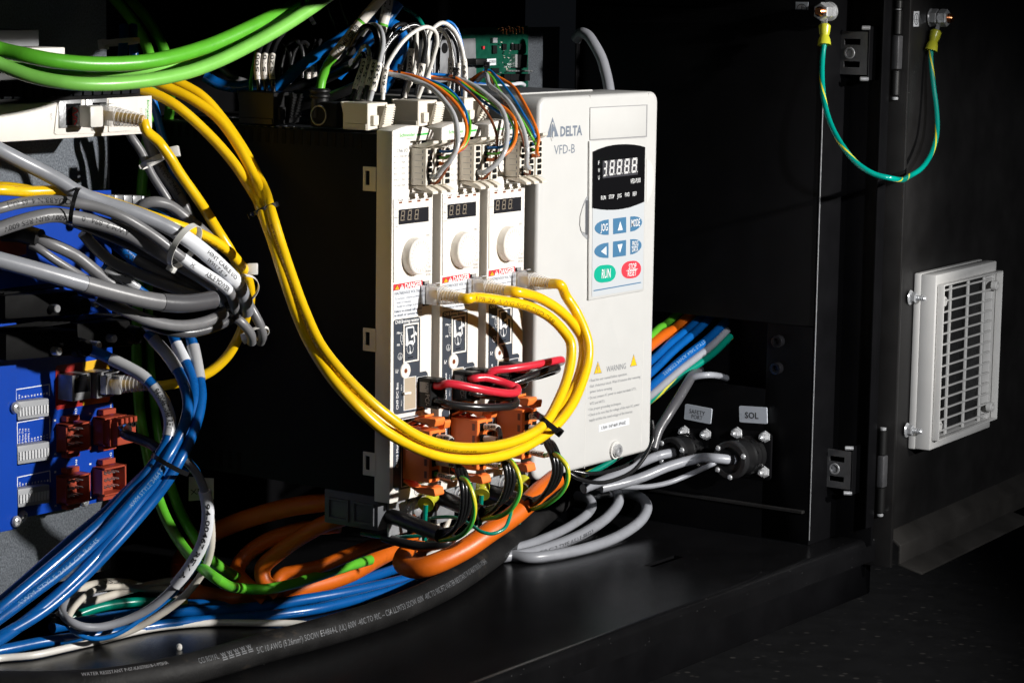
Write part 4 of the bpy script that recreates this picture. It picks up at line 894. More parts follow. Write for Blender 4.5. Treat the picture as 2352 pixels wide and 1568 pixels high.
for k in range(5): build(MB().box(mx+.0008, mx+.0100, YD-.0095-k*.0018, YD-.0087-k*.0018, mz1+.0058+k*.0006, mz1+.0075+k*.0005), 'latch_rib', 'motor_orange', lt)
build(latch(mz1-.0028, 1, mx+.0118, mx+.0180, .7), 'brake_latch', 'motor_orange', mo, bevel=.0003, seg=1)
build(latch(mz0, -1, mx+.0005, mx+.0102), 'bottom_latch', 'motor_orange', mo, bevel=.0003, seg=1)
mb = MB(); mb.text('BR+', Vector((mx+.0128, YM+.0012, mz0+HB*.55)), Vector((mx+.0128, YM+.0012, mz0+HB*.85)), .0016, NY, .0003); build(mb, 'lettering', 'print_black', mo)
shifted(mo, OFF[1], 'orange motor plug with latches on the middle drive'); shifted(mo, OFF[2], 'orange motor plug with latches beside the inverter')
def mo_entry(k, row): return Vector((mx+.0055, YM, mz1-HB*(.14+.235*row)))+OFF[k]
# ---------------------------------------------------------------- left side: splitter module
YMD = .13
def mpl(pts, Y0, Y1, nm, mt, parent, bev=0): return build(MB().prism(pl(pts, Y1), (0, Y0-Y1, 0)), nm, mt, parent, bevel=bev, seg=2)
t00 = lambda x, y: T(0, 0, x, y)
A = py(-60, 331, YMD); Bm = py(350, 304, YMD); tp = py(345, 226, YMD)
md = thing('splitter_module', 'white fieldbus splitter module under the thick green cables', 'module', (Bm.x-.06, YMD, A.z))
build(MB().box(A.x, Bm.x, YMD, .199, A.z, tp.z), 'housing', 'drive_plastic', md, bevel=.0007)
build(MB().box(A.x, Bm.x-.004, YMD+.006, .199, tp.z+.0003, tp.z+.018), 'socket_row', 'chip_black', md, bevel=.0005)
zz = tp.z+.018
mb = MB()
for k in range(14): x = Bm.x-.008-k*.0082; mb.box(x-.0068, x, YMD+.0035, YMD+.012, zz-.0150, zz-.0042)
build(mb, 'socket_covers', 'charcoal_plastic', md, bevel=.0004)
mb = MB()
for k in range(14): x = Bm.x-.008-k*.0082; mb.box(x-.0072, x+.0002, YMD+.006, YMD+.03, zz+.0004, zz+.0052)
build(mb, 'metal_shields', 'dull_steel', md, bevel=.0004)
build(MB().box(A.x, py(150, 160, YMD+.02).x, YMD+.02, .199, zz+.0055, zz+.0135), 'upper_strip', 'drive_plastic', md, bevel=.0006)
build(MB().box(A.x, py(90, 110, YMD+.03).x, YMD+.03, .199, zz+.0140, zz+.024), 'upper_block', 'block_grey', md, bevel=.0006)
pn = mpl([t00(535, 930), t00(1395, 880), t00(1395, 1200), t00(1300, 1212), t00(520, 1240), t00(500, 1225)], YMD, YMD-.0007, 'port_panel', 'drive_plastic', md, .0003)
for x0, x1, y0, y1 in ((548, 750, 925, 1180), (793, 985, 915, 1165)):
    jk = mpl([t00(x0, y0), t00(x1, y0-10), t00(x1, y1-10), t00(x0, y1)], YMD-.0004, YMD-.0016, 'network_jack', 'dull_steel', md, .0003)
    build(MB().prism(pl([t00(x0+60, y0+30), t00(x1-10, y0+25), t00(x1-10, y1-30), t00(x0+60, y1-28)], YMD-.0018), (0, .0001, 0)), 'jack_opening', 'black_gloss', jk)
mpl([t00(1000, 915), t00(1270, 900), t00(1270, 1195), t00(1000, 1215)], YMD-.0007, YMD-.0015, 'blank_cover', 'drive_plastic', md, .0003)
mb = MB()
line(mb, 'Schneider', t00(1352, 918), t00(1352, 1120), 6.5, YMD-.0008, 0, .015); line(mb, 'Electric', t00(1336, 1000), t00(1336, 1120), 3.4, YMD-.0008, 0)
mb.prism(pl([t00(1348, 1145), t00(1362, 1144), t00(1362, 1162), t00(1348, 1163)], YMD-.001), (0, .0001, 0), 0)
line(mb, 'LU9GC', t00(1298, 995), t00(1298, 1100), 4.2, YMD-.0016, 1); line(mb, 'OUT', t00(462, 1042), t00(462, 1105), 5, YMD, 1); line(mb, '3Y19TT 3', t00(1060, 1215), t00(1158, 1208), 4, YMD-.0008, 1)
build(mb, 'module_print', ['print_green', 'print_soft'], md)
# loop-back plug in the first jack
rp = py(*t00(700, 1060), YMD); F = Frame(rp, XU, ZU, NY)
tr = thing('terminator_plug', 'stubby white terminator plug marked with red pen in the module jack', 'plug', rp)
build(MB().box(-.0050, .0050, -.0062, .0058, .0005, .0075, F), 'shell', 'smoke_plastic', tr, bevel=.0006); build(MB().box(-.0056, .0056, -.0066, .0064, .0075, .0175, F), 'cap', 'white_cable', tr, bevel=.0014)
mb = MB()
for pts in (((-.3, .8), (.9, .5), (-.6, .1), (.8, -.2)), ((-.5, -.3), (.6, -.45), (-.1, -.85))):
    P = [F(-.0052, .0060*b, .0040+.0026*a) for a, b in pts]
    mb.tube(P, .0004, 6)
build(mb, 'pen_mark', 'print_red', tr)
# ---------------------------------------------------------------- RJ45 plug with clear boot
def netplug(P, d, name_label, length=.026, up_=ZU, grp='clear network plugs'):
    """P: face of the jack, d: outward direction"""
    d = d.normalized(); u = d.cross(up_).normalized(); v = u.cross(d); F = Frame(P, u, v, d)
    r = thing('network_plug', name_label, 'plug', P, grp)
    build(MB().box(-.0058, .0058, -.0062, .0058, -.001, .0035, F), 'metal_shell', 'steel', r, bevel=.0004, seg=1)
    build(MB().box(-.0056, .0056, -.0060, .0056, .0036, .0125, F), 'plug_body', 'clear_plastic', r, bevel=.0007)
    prof = []
    for k in range(8):
        t = .0125+k*(length-.0125)/7; rr = .0058-.00030*k; prof += [(t, rr), (t+.0009, rr), (t+.0010, rr-.0007), (t+.0014, rr-.0007)]
    build(MB().lathe(P, d, prof, 20, ref=v), 'boot', 'clear_plastic', r)
    build(MB().lathe(P, d, [(.0040, .0028), (.012, .0030), (length, .0033)], 14), 'cable_core', 'yellow_cable', r)
    build(MB().prism([F(-.002, .0056, .002), F(-.002, .0072, .009), F(-.002, .0080, .009), F(-.002, .0064, .0015)], u*.004), 'latch', 'clear_plastic', r)
    return P+d*length
npc = py(*t11(1566, 1128), YD-.0006)
NPD = Vector((.0, -1, -.02))
n1 = netplug(npc, NPD, 'clear network plug with yellow cable in the outer drive'); n2 = netplug(npc+OFF[1]+Vector((-.001, 0, 0)), NPD, 'clear network plug with yellow cable in the middle drive'); n3 = netplug(npc+OFF[2]+Vector((-.0015, 0, 0)), NPD, 'clear network plug with yellow cable in the drive beside the inverter')
n4 = netplug(py(*t00(900, 1050), YMD-.0016), Vector((.30, -.93, -.10)), 'clear network plug with yellow cable in the splitter module', .030)
# ---------------------------------------------------------------- blue interface board
YBD = .17
bd = thing('interface_board', 'blue interface board with grey terminal blocks and red pin headers', 'circuit board', py(150, 1170, YBD))
zt0 = py(100, 446, YBD).z
build(MB().prism(pl([(-60, 1212), (262, 1145), (258, 800), (255, 437), (-60, 446)], YBD), (0, .0016, 0)), 'board', 'board_blue', bd)
bd2 = build(MB().prism(pl([(-60, 1234), (40, 1214), (41, 1170), (38, 930), (38, 690), (-60, 700)], YBD-.008), (0, .0016, 0)), 'front_board', 'board_blue', bd, bevel=.0003, seg=1)
mb = MB(); line(mb, 'PRC', t02(-12, 1250), t02(-12, 1050), 9, YBD-.0081)
build(mb, 'board_name', 'print_white', bd)
mb = MB()
def frame_l(a, b, c, d, w=.00028):
    P = pl([t02(*a), t02(*b), t02(*c), t02(*d)], YBD-.0001)
    for i in range(3):
        A_, B_ = P[i], P[i+1]; dv = (B_-A_).normalized(); n_ = NY.cross(dv)*w; mb.prism([A_-n_, B_-n_, B_+n_, A_+n_], NY*.0001)
frame_l((150, 552), (146, 442), (452, 393), (454, 497)); frame_l((160, 945), (158, 745), (457, 693), (459, 888)); frame_l((160, 1340), (160, 1247), (458, 1185), (461, 1290))
for k in range(10):
    for (xa, ya, xb, yb) in ((183, 522, 437, 485), (188, 1326, 443, 1284)):
        x = xa+(xb-xa)*k/9; y = ya+(yb-ya)*k/9; line(mb, str(10-k), t02(x, y), t02(x, y-(36 if k == 0 else 20)), 4.4, YBD, bold=.01)
for k, b_ in enumerate(('E-Stop Trig', 'E-Stop Out', '(NPN) 18', '(NPN) 17', '16', '15', '14', '13', '12', '11')):
    x = 184+k*28.4; y = 938-k*6; L = (138, 135, 128, 124, 32, 32, 32, 32, 32, 32)[k]; line(mb, b_, t02(x, y), t02(x, y-L), 4.6, YBD, bold=.008)
for b_, x, y0, y1, h in (('TH3', 706, 690, 612, 6.5), ('TH1', 1026, 632, 560, 6.5), ('TH4', 710, 1158, 1080, 6.5), ('TH2', 1026, 1090, 1015, 6.5), ('1', 512, 732, 714, 6), ('3', 515, 1045, 1022, 6), ('12', 710, 1025, 980, 6), ('1', 836, 668, 652, 6), ('3', 840, 978, 956, 6), ('1', 515, 1205, 1186, 6), ('3', 518, 1518, 1496, 6), ('12', 712, 1492, 1446, 6), ('1', 838, 1130, 1114, 6), ('3', 842, 1442, 1420, 6), ('12', 1028, 1420, 1374, 6)): line(mb, b_, t02(x, y0), t02(x, y1), h, YBD, bold=.01)
P_ = pl([(122, 690), (122, 760)], YBD-.0001); mb.box(P_[0].x-.0002, P_[0].x+.0002, YBD-.0002, YBD-.0001, P_[1].z, P_[0].z)
build(mb, 'board_print', 'print_white', bd)['kind'] = 'stuff'
for nm, (a, b, c, d) in (('top', ((155, 555), (450, 522), (452, 686), (165, 726))), ('middle', ((160, 962), (455, 918), (457, 1086), (165, 1131))), ('bottom', ((165, 1357), (458, 1312), (458, 1481), (168, 1526)))):
    bk = thing('terminal_block', 'grey ten-way spring terminal block, %s one of the three on the blue board' % nm, 'terminal block', py(*t02(*d), YBD), 'grey terminal blocks')
    YT = YBD-.0075
    sh = lambda p: (p[0]+0, p[1]+0)
    Q = pl([t02(*a), t02(*b), t02(*c), t02(*d)], YT)
    build(MB().prism(Q, (0, .0074, 0)), 'housing', 'block_grey', bk, bevel=.0007)
    A_, B_, C_, D_ = Q
    for k in range(10):
        f0, f1 = (k+.2)/10.4+.02, (k+.75)/10.4+.02; g0, g1 = .32, .78
        bl = lambda f, g_: A_.lerp(B_, f).lerp(D_.lerp(C_, f), g_)
        build(MB().prism([bl(f0, g1), bl(f1, g1), bl(f1, g0), bl(f0, g0)], NY*.0007), 'lever', 'slot_white', bk)
def header(cx_, cy_, label, plugged=False):
    """red 12-pin header, its pins and guide tabs; cx, cy centre pixel on the board"""
    P = py(cx_, cy_, YBD); r = thing('pin_header', label, 'pin header', P, 'red pin headers'); F = Frame(P, XU, ZU, NY); hw, hh_, dp = .0098, .0090, .0105
    build(MB().box(-hw, hw, -hh_, hh_, 0, .0015, F), 'base', 'header_red', r)
    build(MB().box(-hw, -hw+.0012, -hh_, hh_, .0015, dp-.002, F), 'wall', 'header_red', r); build(MB().box(hw-.0012, hw, -hh_, hh_, .0015, dp, F), 'wall', 'header_red', r)
    build(MB().box(-hw, hw, -hh_, -hh_+.0012, .0015, dp, F), 'wall', 'header_red', r, bevel=.0002, seg=1); build(MB().box(-hw, hw, hh_-.0012, hh_, .0015, dp, F), 'wall', 'header_red', r, bevel=.0002, seg=1)
    for s_ in (1, -1):
        z0_, z1_ = (hh_+.0008, hh_+.0042) if s_ > 0 else (-hh_-.0042, -hh_-.0008)
        build(MB().box(-.0058, .0058, z0_, z1_, 0, .0052, F), 'guide_tab', 'header_red', r, bevel=.0003, seg=1)
    if not plugged:
        for i in range(4):
            for j in range(3):
                build(MB().lathe(F(-.0057+i*.0038, -.0045+j*.0045, .001), NY, [(0, .00055), (.0062, .00055), (.0069, .0002)], 8), 'pin', 'steel', r)
    return P
header(155, 1000, 'red twelve-pin header printed TH3 on the blue board'); header(155, 1118, 'red twelve-pin header printed TH4 on the blue board'); header(238, 1098, 'red twelve-pin header printed TH2 on the blue board')
hp_ = header(239, 984, 'red header printed TH1 with a cable plug in it', True)
tpg = thing('header_plug', 'red cable plug pushed into the header printed TH1', 'plug', hp_+NY*.01); F = Frame(hp_, XU, ZU, NY)
build(MB().box(-.0084, .0084, -.0076, .0076, .0018, .020, F), 'body', 'header_red', tpg, bevel=.0004, seg=1)
build(MB().box(-.0098, .0100, -.0088, .0086, .0125, .0150, F), 'shoulder', 'header_red', tpg, bevel=.0004, seg=1)
for i in range(4):
    build(MB().lathe(F(-.0060+i*.0040, .0045, .0200), NY, [(0, .0018), (.0008, .0018), (.0008, .0011), (-.002, .0011)], 14), 'wire_socket', 'chip_black', tpg)
    build(MB().box(-.0075+i*.0040, -.0049+i*.0040, .0062, .0098, .015, .0225, F), 'hook', 'header_red', tpg, bevel=.0004, seg=1)
# network jacks with red and yellow bezel
bz = thing('jack_pair', 'pair of metal network jacks in a red and yellow bezel on the blue board', 'network jack', py(190, 930, YBD)); YZ = YBD-.0003
build(MB().prism(pl([t02(512, 245), t02(525, 222), t02(760, 188), t02(760, 590), t02(525, 628), t02(512, 610)], YZ), (0, .0002, 0)), 'bezel', 'bezel_red', bz)
build(MB().prism(pl([t02(761, 188), t02(1000, 150), t02(1008, 175), t02(1010, 535), t02(995, 553), t02(761, 590)], YZ), (0, .0002, 0)), 'bezel', 'bezel_yellow', bz)
for a in (0, 1):
    x0, x1 = ((665, 838), (892, 1050))[a]; yo = -26*a
    Q = pl([t02(x0, 315+yo), t02(x1, 285+yo), t02(x1, 525+yo), t02(x0, 552+yo)], YBD-.013)
    jk = build(MB().prism(Q, (0, .0128, 0)), 'jack', 'dull_steel', bz, bevel=.0003, seg=1)
    Q = pl([t02(x0+20, 345+yo), t02(x0+60, 330+yo), t02(x0+62, 310+yo), t02(x1-40, 298+yo), t02(x1-38, 318+yo), t02(x1-8, 315+yo), t02(x1-8, 455+yo), t02(x0+20, 475+yo)], YBD-.0131)
    build(MB().prism(Q, (0, .0001, 0)), 'opening', 'black_gloss', jk)
n5 = netplug(py(*t02(965, 385), YBD-.0135), Vector((.35, -.93, .02)), 'clear network plug with yellow cable in the red and yellow bezel', .030)
for x, y, Yp, lb in ((34, 936, YBD-.0095, 'beside the top terminal block'), (192, 1150, YBD-.0002, 'under the header printed TH4'), (36, 1197, YBD-.0095, 'at the lower corner of the front blue board'), (50, 1183, YBD-.0002, 'behind the lower corner of the front blue board')):
    p = py(x, y, Yp+.001); o_ = MB().lathe(p, NY, [(0, .0036), (.0008, .0037), (.0022, .0030), (.0029, .0018), (.0029, .0011), (.0015, .0010)], 18)
    tag(build(o_, 'board_screw', 'steel'), 'domed steel screw '+lb, 'screw', 'domed board screws')
# black D-sub hoods on the board
def hood(pts, Y0, Y1, ex, label, boss=None):
    P = pl(pts, Y1); r = thing('connector_hood', label, 'plug', P[-1], 'black connector hoods')
    bdy = build(MB().prism(P, (0, Y0-Y1, 0)), 'hood', 'hood_black', r, bevel=.0016)
    top_ = [P[0].lerp(P[1], f) for f in (.05, .95)]
    for k in range(5): build(MB().box(top_[0].x, top_[1].x, Y1+.004+k*.0035, Y1+.0052+k*.0035, P[0].z-.0002, P[0].z+.0008), 'ridge', 'hood_black', bdy)
    c = py(*ex, Y1); build(MB().lathe(c+YU*.001, NY, [(0, .0062), (.006, .0058), (.0066, .0052), (.0095, .0050), (.0100, .0042)], 22), 'cable_gland', 'hood_black', r)
    for dx in (-.020, .014):
        s_ = c+XU*dx; build(MB().lathe(s_, NY, [(-.002, .0026), (.005, .0026), (.0056, .0022)], 14), 'thumb_screw', 'dull_steel', r)
    return c
h1 = hood([(14, 765), (180, 757), (186, 815), (14, 830)], YBD, YBD-.030, (176, 797), 'black ribbed connector hood above the red and yellow bezel')
h2 = hood([(178, 742), (300, 735), (308, 795), (178, 803)], YBD, YBD-.022, (300, 768), 'black connector hood with a slotted screw next to the blue cable sleeves')
h3 = hood([(12, 678), (180, 668), (186, 722), (12, 735)], YBD, YBD-.026, (172, 700), 'black connector hood under the large grey cable')
mb = MB(); ms = thing('metal_shell_row', 'dull metal connector shells on the upper edge of the blue board', 'connector', py(285, 465, YBD))
for k in range(6):
    a = 222+k*21; Q = pl([(a, 447+.6*k), (a+19, 447+.6*k), (a+19, 466+k), (a, 465+k)], YBD-.012); build(MB().prism(Q, (0, .012, 0)), 'shell', 'dull_steel', ms, bevel=.0005)
# black sleeve around two grey cables, red plug stub behind it
mb = MB().tube([pt((4, 533, 1.505)), pt((45, 535, 1.505)), pt((92, 548, 1.50))], 22*1.5/F_PX, 20); sl = build(mb, 'cable_sleeve', 'shrink_tube'); tag(sl, 'short black sleeve around two grey cables near the blue board', 'cable sleeve')
rb = thing('red_plug', 'red plug partly hidden behind the short black sleeve', 'plug', py(12, 560, .15)); build(MB().prism(pl([(-40, 520), (62, 512), (62, 585), (-40, 600)], .148), (0, .02, 0)), 'body', 'header_red', rb, bevel=.001)
build(MB().prism(pl([(5, 530), (22, 528), (22, 545), (5, 548)], .1475), (0, .001, 0)), 'key_slot', 'bezel_red', rb)
# ---------------------------------------------------------------- back right: power board and shield box
YC = .176
pb = thing('power_board', 'green power circuit board beside the galvanised plate', 'circuit board', py(1150, 195, YC))
build(MB().prism(pl([(1060, 205), (1213, 200), (1213, 60), (1060, 66)], YC), (0, .0016, 0)), 'board', 'pcb_green', pb)
cr = lambda x, y: (976+.1465*x, 34.5+.1465*y)
def chip(x0, y0, x1, y1, h, mt, nm): return build(MB().prism(pl([cr(x0, y1), cr(x1, y1), cr(x1, y0), cr(x0, y0)], YC-h), (0, h, 0)), nm, mt, pb, bevel=.0002, seg=1)
chip(1440, 625, 1610, 830, .004, 'chip_black', 'transistor'); chip(1420, 620, 1452, 825, .0045, 'steel', 'transistor_tab')
for k in range(4): chip(1365+k*56, 455, 1402+k*56, 555, .002, 'chip_black', 'resistor')
for k in range(4):
    chip(1250+k*101, 925, 1345+k*101, 1035, .004, 'chip_black', 'power_chip')
    for j in (0, 1): 
        p = py(*cr(1275+k*101+j*45, 880), YC); build(MB().lathe(p, NY, [(0, .0008), (.003, .0008), (.0036, .0004)], 8), 'solder_pin', 'steel', pb)
chip(1075, 480, 1135, 610, .002, 'chip_black', 'chip'); chip(1230, 455, 1285, 550, .002, 'chip_black', 'chip'); chip(1060, 835, 1165, 915, .002, 'chip_black', 'chip'); chip(1070, 360, 1140, 440, .003, 'block_grey', 'relay')
random.seed(3)
for k in range(46):
    x = random.uniform(1150, 1420); y = random.uniform(420, 1010)
    if 1400 < x and y > 600: continue
    chip(x, y, x+random.uniform(10, 26), y+random.uniform(8, 18), .0008, random.choice(['steel', 'alloy', 'chip_black', 'ivory_cable']), 'component')
lm = chip(915, 490, 940, 540, .002, 'print_red', 'led')
bx_ = build(MB().prism(pl([cr(805, 790), cr(1118, 780), cr(1118, 690), cr(805, 690)], YC-.012), (0, .012, 0)), 'transformer', 'chip_black', pb, bevel=.0008)
tg = build(MB().prism(pl([cr(975, 795), cr(1116, 788), cr(1116, 683), cr(975, 692)], YC-.0123), (0, .0002, 0)), 'part_label', 'paper_white', pb)
mb = MB(); line(mb, '1107672D', cr(1112, 708), cr(1000, 716), 6.5, YC-.0124)
build(mb, 'part_number', 'print_black', tg)
mb = MB()
for b_, y in (('Hub', 655), ('Power', 700), ('1107659G', 755), ('Teknic, Inc.', 800)): line(mb, b_, cr(1400, y), cr(1400-14*len(b_), y+4), 4.6, YC)
build(mb, 'board_print', 'print_white', pb)
for k in range(7):
    p0 = py(*cr(1120+k*52, 250+20*math.sin(k*2.1)), YC-.004); mb = MB().tube([p0, p0+Vector((.002, -.004, .003)), p0+Vector((.005, -.003, -.002))], .0006, 6, smooth=4); build(mb, 'coil_winding', 'copper', pb)
sb = thing('shield_box', 'plain aluminium shield box behind the white looped wires', 'enclosure', py(1040, 190, .17))
build(MB().prism(pl([(985, 195), (1095, 178), (1093, 88), (985, 94)], .175), (0, .05, 0)), 'box', 'alloy', sb, bevel=.0006)
build(MB().lathe(py(1021, 111, .175), NY, [(-.001, .0040), (.0002, .0040), (.0002, .0036)], 22), 'screw_hole', 'chip_black', sb)
# ================================================================ cables
def cable(name, label, pts, w, mt, cat='cable', group=None, n=14, ends=None, taper=None):
    P = [pt(t) if not isinstance(t, Vector) else t for t in pts]
    dm = sum(depth(p) for p in P)/len(P)
    mb = MB().tube(P, .5*w*dm/F_PX, n, taper=taper); o = build(mb, name, mt); tag(o, label, cat, group)
    return o, mb
def cut(P, L, s0, s1):
    """piece of a sampled path between two lengths"""
    def at(s):
        for i in range(len(L)-1):
            if L[i+1] >= s: return P[i].lerp(P[i+1], (s-L[i])/max(1e-9, L[i+1]-L[i]))
        return P[-1]
    return [at(s0+(s1-s0)*k/10) for k in range(11)]
def fr(tb, f):
    if f <= 1.5: return f
    for i in range(len(tb.path)-1):
        a, b = pxx(tb.path[i]), pxx(tb.path[i+1])
        if (a-f)*(b-f) <= 0 and a != b: return (tb.len[i]+(tb.len[i+1]-tb.len[i])*(f-a)/(b-a))/tb.len[-1]
    return 0.0 if abs(pxx(tb.path[0])-f) < abs(pxx(tb.path[-1])-f) else 1.0
def sleeve(o, tb, f0, f1, mt, rs=1.25, txt=None, name='marker_sleeve', th=.6, flip=False, ang=0.0, tm='print_black', bold=.015):
    L = tb.len[-1]; q = MB().tube(cut(tb.path, tb.len, f0*L, f1*L), tb.r*rs, 14, smooth=0); s_ = build(q, name, mt, o)
    if txt:
        mb = MB(); T_ = q.len[-1]; mb.ctext(q, txt, T_*.10, T_*.90, tb.r*2*rs*th, ang, flip=flip, bold=bold); build(mb, name.split('_')[0]+'_text', tm, s_)
    return s_
def printed(o, tb, body, f0, f1, h=.45, ang=0.0, flip=False, mt='print_black', bold=0.0):
    f0, f1 = sorted((fr(tb, f0), fr(tb, f1))); L = tb.len[-1]; mb = MB(); mb.ctext(tb, body, f0*L, f1*L, tb.r*2*h, ang, flip=flip, bold=bold); build(mb, 'cable_print', mt, o)
def tie(c, dirx, diry, a, b, wpx, mt, label, head=0.0, group=None, tail=True, hs=1.0, thick=1.3, tilt=0.0):
    """cable tie: band round the point c, bundle running along (dirx, diry) in the picture, half widths a (across) and b (in depth) in px"""
    C_ = pt(c); k = depth(C_)/F_PX; Tn = (RT*dirx-UP*diry+FW*tilt*math.hypot(dirx, diry)).normalized(); ac = Tn.cross(FW).normalized(); dp = ac.cross(Tn).normalized()
    r = thing('cable_tie', label, 'cable tie', C_, group); n = 40; mb = MB(); vs = []; th = thick*k; wd = wpx*k
    for i in range(n):
        t = 2*math.pi*i/n; e = ac*math.cos(t)*a*k+dp*math.sin(t)*b*k; o_ = e.normalized()
        for dr, dw in ((0, -.5), (0, .5), (th, .5), (th, -.5)): vs.append(C_+e+o_*dr+Tn*wd*dw)
    fs = []
    for i in range(n):
        j = (i+1) % n
        for q in range(4): fs.append((i*4+q, i*4+(q+1) % 4, j*4+(q+1) % 4, j*4+q))
    mb.add(vs, fs); build(mb, 'band', mt, r)
    t = math.radians(head); e = ac*math.cos(t)*a*k+dp*math.sin(t)*b*k; o_ = e.normalized(); s_ = Tn.cross(o_)
    H = Frame(C_+e, Tn, s_, o_); q = wd*hs
    build(MB().box(-q*.62, q*.62, -q*.62, q*.62, -q*.1, q*.85, H), 'head', mt, r, bevel=q*.12)
    if tail: build(MB().box(-q*.35, q*.35, q*.5, q*1.2, q*.25, q*.45, H), 'tail', mt, r)
    return r
zf = lambda h: 'z%.4f' % (ZF+h)
# ---- thick green cables across the upper left
cable('sensor_cable', 'dark green thick cable, upper one of the arc across the white module', [(-40, 98, 1.415), (0, 114, 1.42), (62, 128, 1.42), (125, 140, 1.425), (225, 148, 1.44), (350, 140, 1.465), (475, 107, 1.50), (588, 57, 1.53), (650, 27, 1.55), (730, -14, 1.57)], 35, 'green_cable', group='thick green cables')
cable('sensor_cable', 'pale green thick cable, lowest of the arc across the white module', [(-40, 128, 1.40), (0, 148, 1.405), (75, 176, 1.41), (150, 190, 1.415), (225, 194, 1.425), (325, 187, 1.445), (425, 168, 1.47), (500, 141, 1.49), (588, 97, 1.515), (663, 53, 1.535), (720, 15, 1.55), (760, -14, 1.56)], 32, 'lime_cable', group='thick green cables')
cable('sensor_cable', 'green thick cable showing as a sliver between the two arcs over the module', [(-40, 126, 1.435), (100, 158, 1.445), (225, 163, 1.46), (350, 156, 1.48), (475, 126, 1.52), (588, 76, 1.55), (700, 14, 1.58), (745, -14, 1.59)], 30, 'lime_cable', group='thick green cables')
tie((703, 22, 1.562), 1, -.55, 36, 26, 10, 'tie_black', 'black cable tie round the thick green cables at the top', 200, hs=.8)
# ---- dark green risers
cable('riser_cable', 'green cable running down behind the bundles and curling over the orange coil', [(255, -12, 1.66), (305, 50, 1.66), (338, 110, 1.66), (347, 165, 1.655), (340, 300, .185), (327, 420, .185), (320, 600, .185), (314, 790, .185), (316, 880, .183), (323, 960, .18), (336, 1030, .175), (353, 1110, .165), (377, 1180, .15), (410, 1240, .13), (450, 1290, .105), (500, 1330, .08), (560, 1351, zf(.024)), (610, 1352, zf(.025)), (665, 1342, zf(.025)), (725, 1324, zf(.025)), (785, 1304, zf(.024)), (850, 1285, zf(.022))], 25, 'green_cable', group='dark green risers')
cable('riser_cable', 'green cable running down beside its twin behind the blue cables', [(290, -12, 1.675), (345, 55, 1.675), (382, 130, 1.67), (391, 210, .19), (384, 300, .195), (352, 420, .198), (346, 600, .198), (346, 790, .198), (353, 900, .195), (365, 1000, .19), (382, 1080, .18), (408, 1160, .165), (442, 1225, .14), (484, 1283, .115), (540, 1322, .135), (575, 1348, .15), (605, 1368, .158)], 24, 'green_cable', group='dark green risers')
# ---- yellow network cables
def ycab(label, pts): return cable('network_cable', label, pts, 24.5, 'yellow_cable', group='yellow network cables')
q1 = (depth(n1), depth(n2), depth(n3))
def yd(x): return 1.0
A_ = [(285, 195, 1.60), (340, 210, 1.60), (400, 240, 1.60), (475, 305, 1.605), (537, 375, 1.605), (580, 440, 1.60), (603, 490, .045), (628, 560, .035), (655, 645, .022), (683, 725, .010), (715, 795, -.004), (762, 868, -.022), (815, 928, -.036), (875, 983, -.046), (940, 1021, -.052), (1010, 1047, -.056), (1090, 1055, -.060), (1170, 1041, -.062), (1230, 1012, -.063), (1270, 983, -.063), (1310, 935, -.060), (1334, 885, -.056), (1350, 830, -.052), (1351, 790, -.050), (1341, 755, -.047), (1322, 714, -.043), (1300, 680, -.038)]
o, tb = ycab('yellow network cable, lowest strand of the loop, ending at the drive beside the inverter', A_+[n3+(Vector((0, -1, -.02))*.008), n3])
B_ = [(390, 180, 1.62), (462, 220, 1.62), (512, 275, 1.62), (560, 345, 1.615), (600, 420, 1.605), (622, 485, .040), (645, 560, .030), (672, 640, .018), (700, 715, .006), (735, 790, -.010), (785, 855, -.026), (840, 912, -.040), (900, 962, -.050), (963, 1003, -.056), (1030, 1024, -.060), (1095, 1028, -.064), (1160, 1019, -.066), (1220, 996, -.067), (1255, 968, -.067), (1280, 925, -.063), (1302, 870, -.058), (1312, 815, -.054), (1310, 785, -.052), (1296, 762, -.050), (1262, 728, -.047), (1215, 704, -.044), (1150, 690, -.041), (1090, 683, -.037)]
o, tb = ycab('yellow network cable, upper strand of the loop, ending at the outer drive', B_+[n1+(Vector((0, -1, -.02))*.006), n1])
printed(o, tb, '4 PR 26 AWG SHIELDED 758', .86, .985, .40, .25, flip=True, mt='print_brown')
printed(o, tb, 'E188630 ETHERNET PATCH CORD P/N 29646 -- TYPE CMR C(UL)US CMR', .26, .60, .24, -.75, mt='print_brown')
C2 = [(350, 186, 1.612), (437, 226, 1.612), (500, 272, 1.612), (550, 340, 1.608), (590, 420, 1.60), (612, 487, .050), (637, 562, .042), (663, 642, .028), (692, 722, .016), (727, 795, 0.0), (775, 864, -.016), (828, 924, -.030), (888, 976, -.040), (950, 1014, -.047), (1015, 1037, -.050), (1090, 1042, -.054), (1165, 1031, -.056), (1225, 1004, -.057), (1263, 975, -.057), (1300, 922, -.054), (1328, 868, -.050), (1340, 815, -.047), (1338, 780, -.045), (1322, 752, -.043), (1288, 715, -.041), (1240, 685, -.038)]
ycab('yellow network cable, inner strand of the loop, ending at the middle drive', C2+[n2+(Vector((0, -1, -.02))*.008), n2])
ycab('yellow network cable from the splitter module diving behind the grey bundle', [n4, (335, 298, depth(n4)), (365, 327, 1.555), (392, 364, 1.56), (410, 394, 1.565), (463, 470, 1.58), (502, 533, 1.60), (530, 578, 1.605), (552, 625, 1.61), (563, 665, 1.612)])
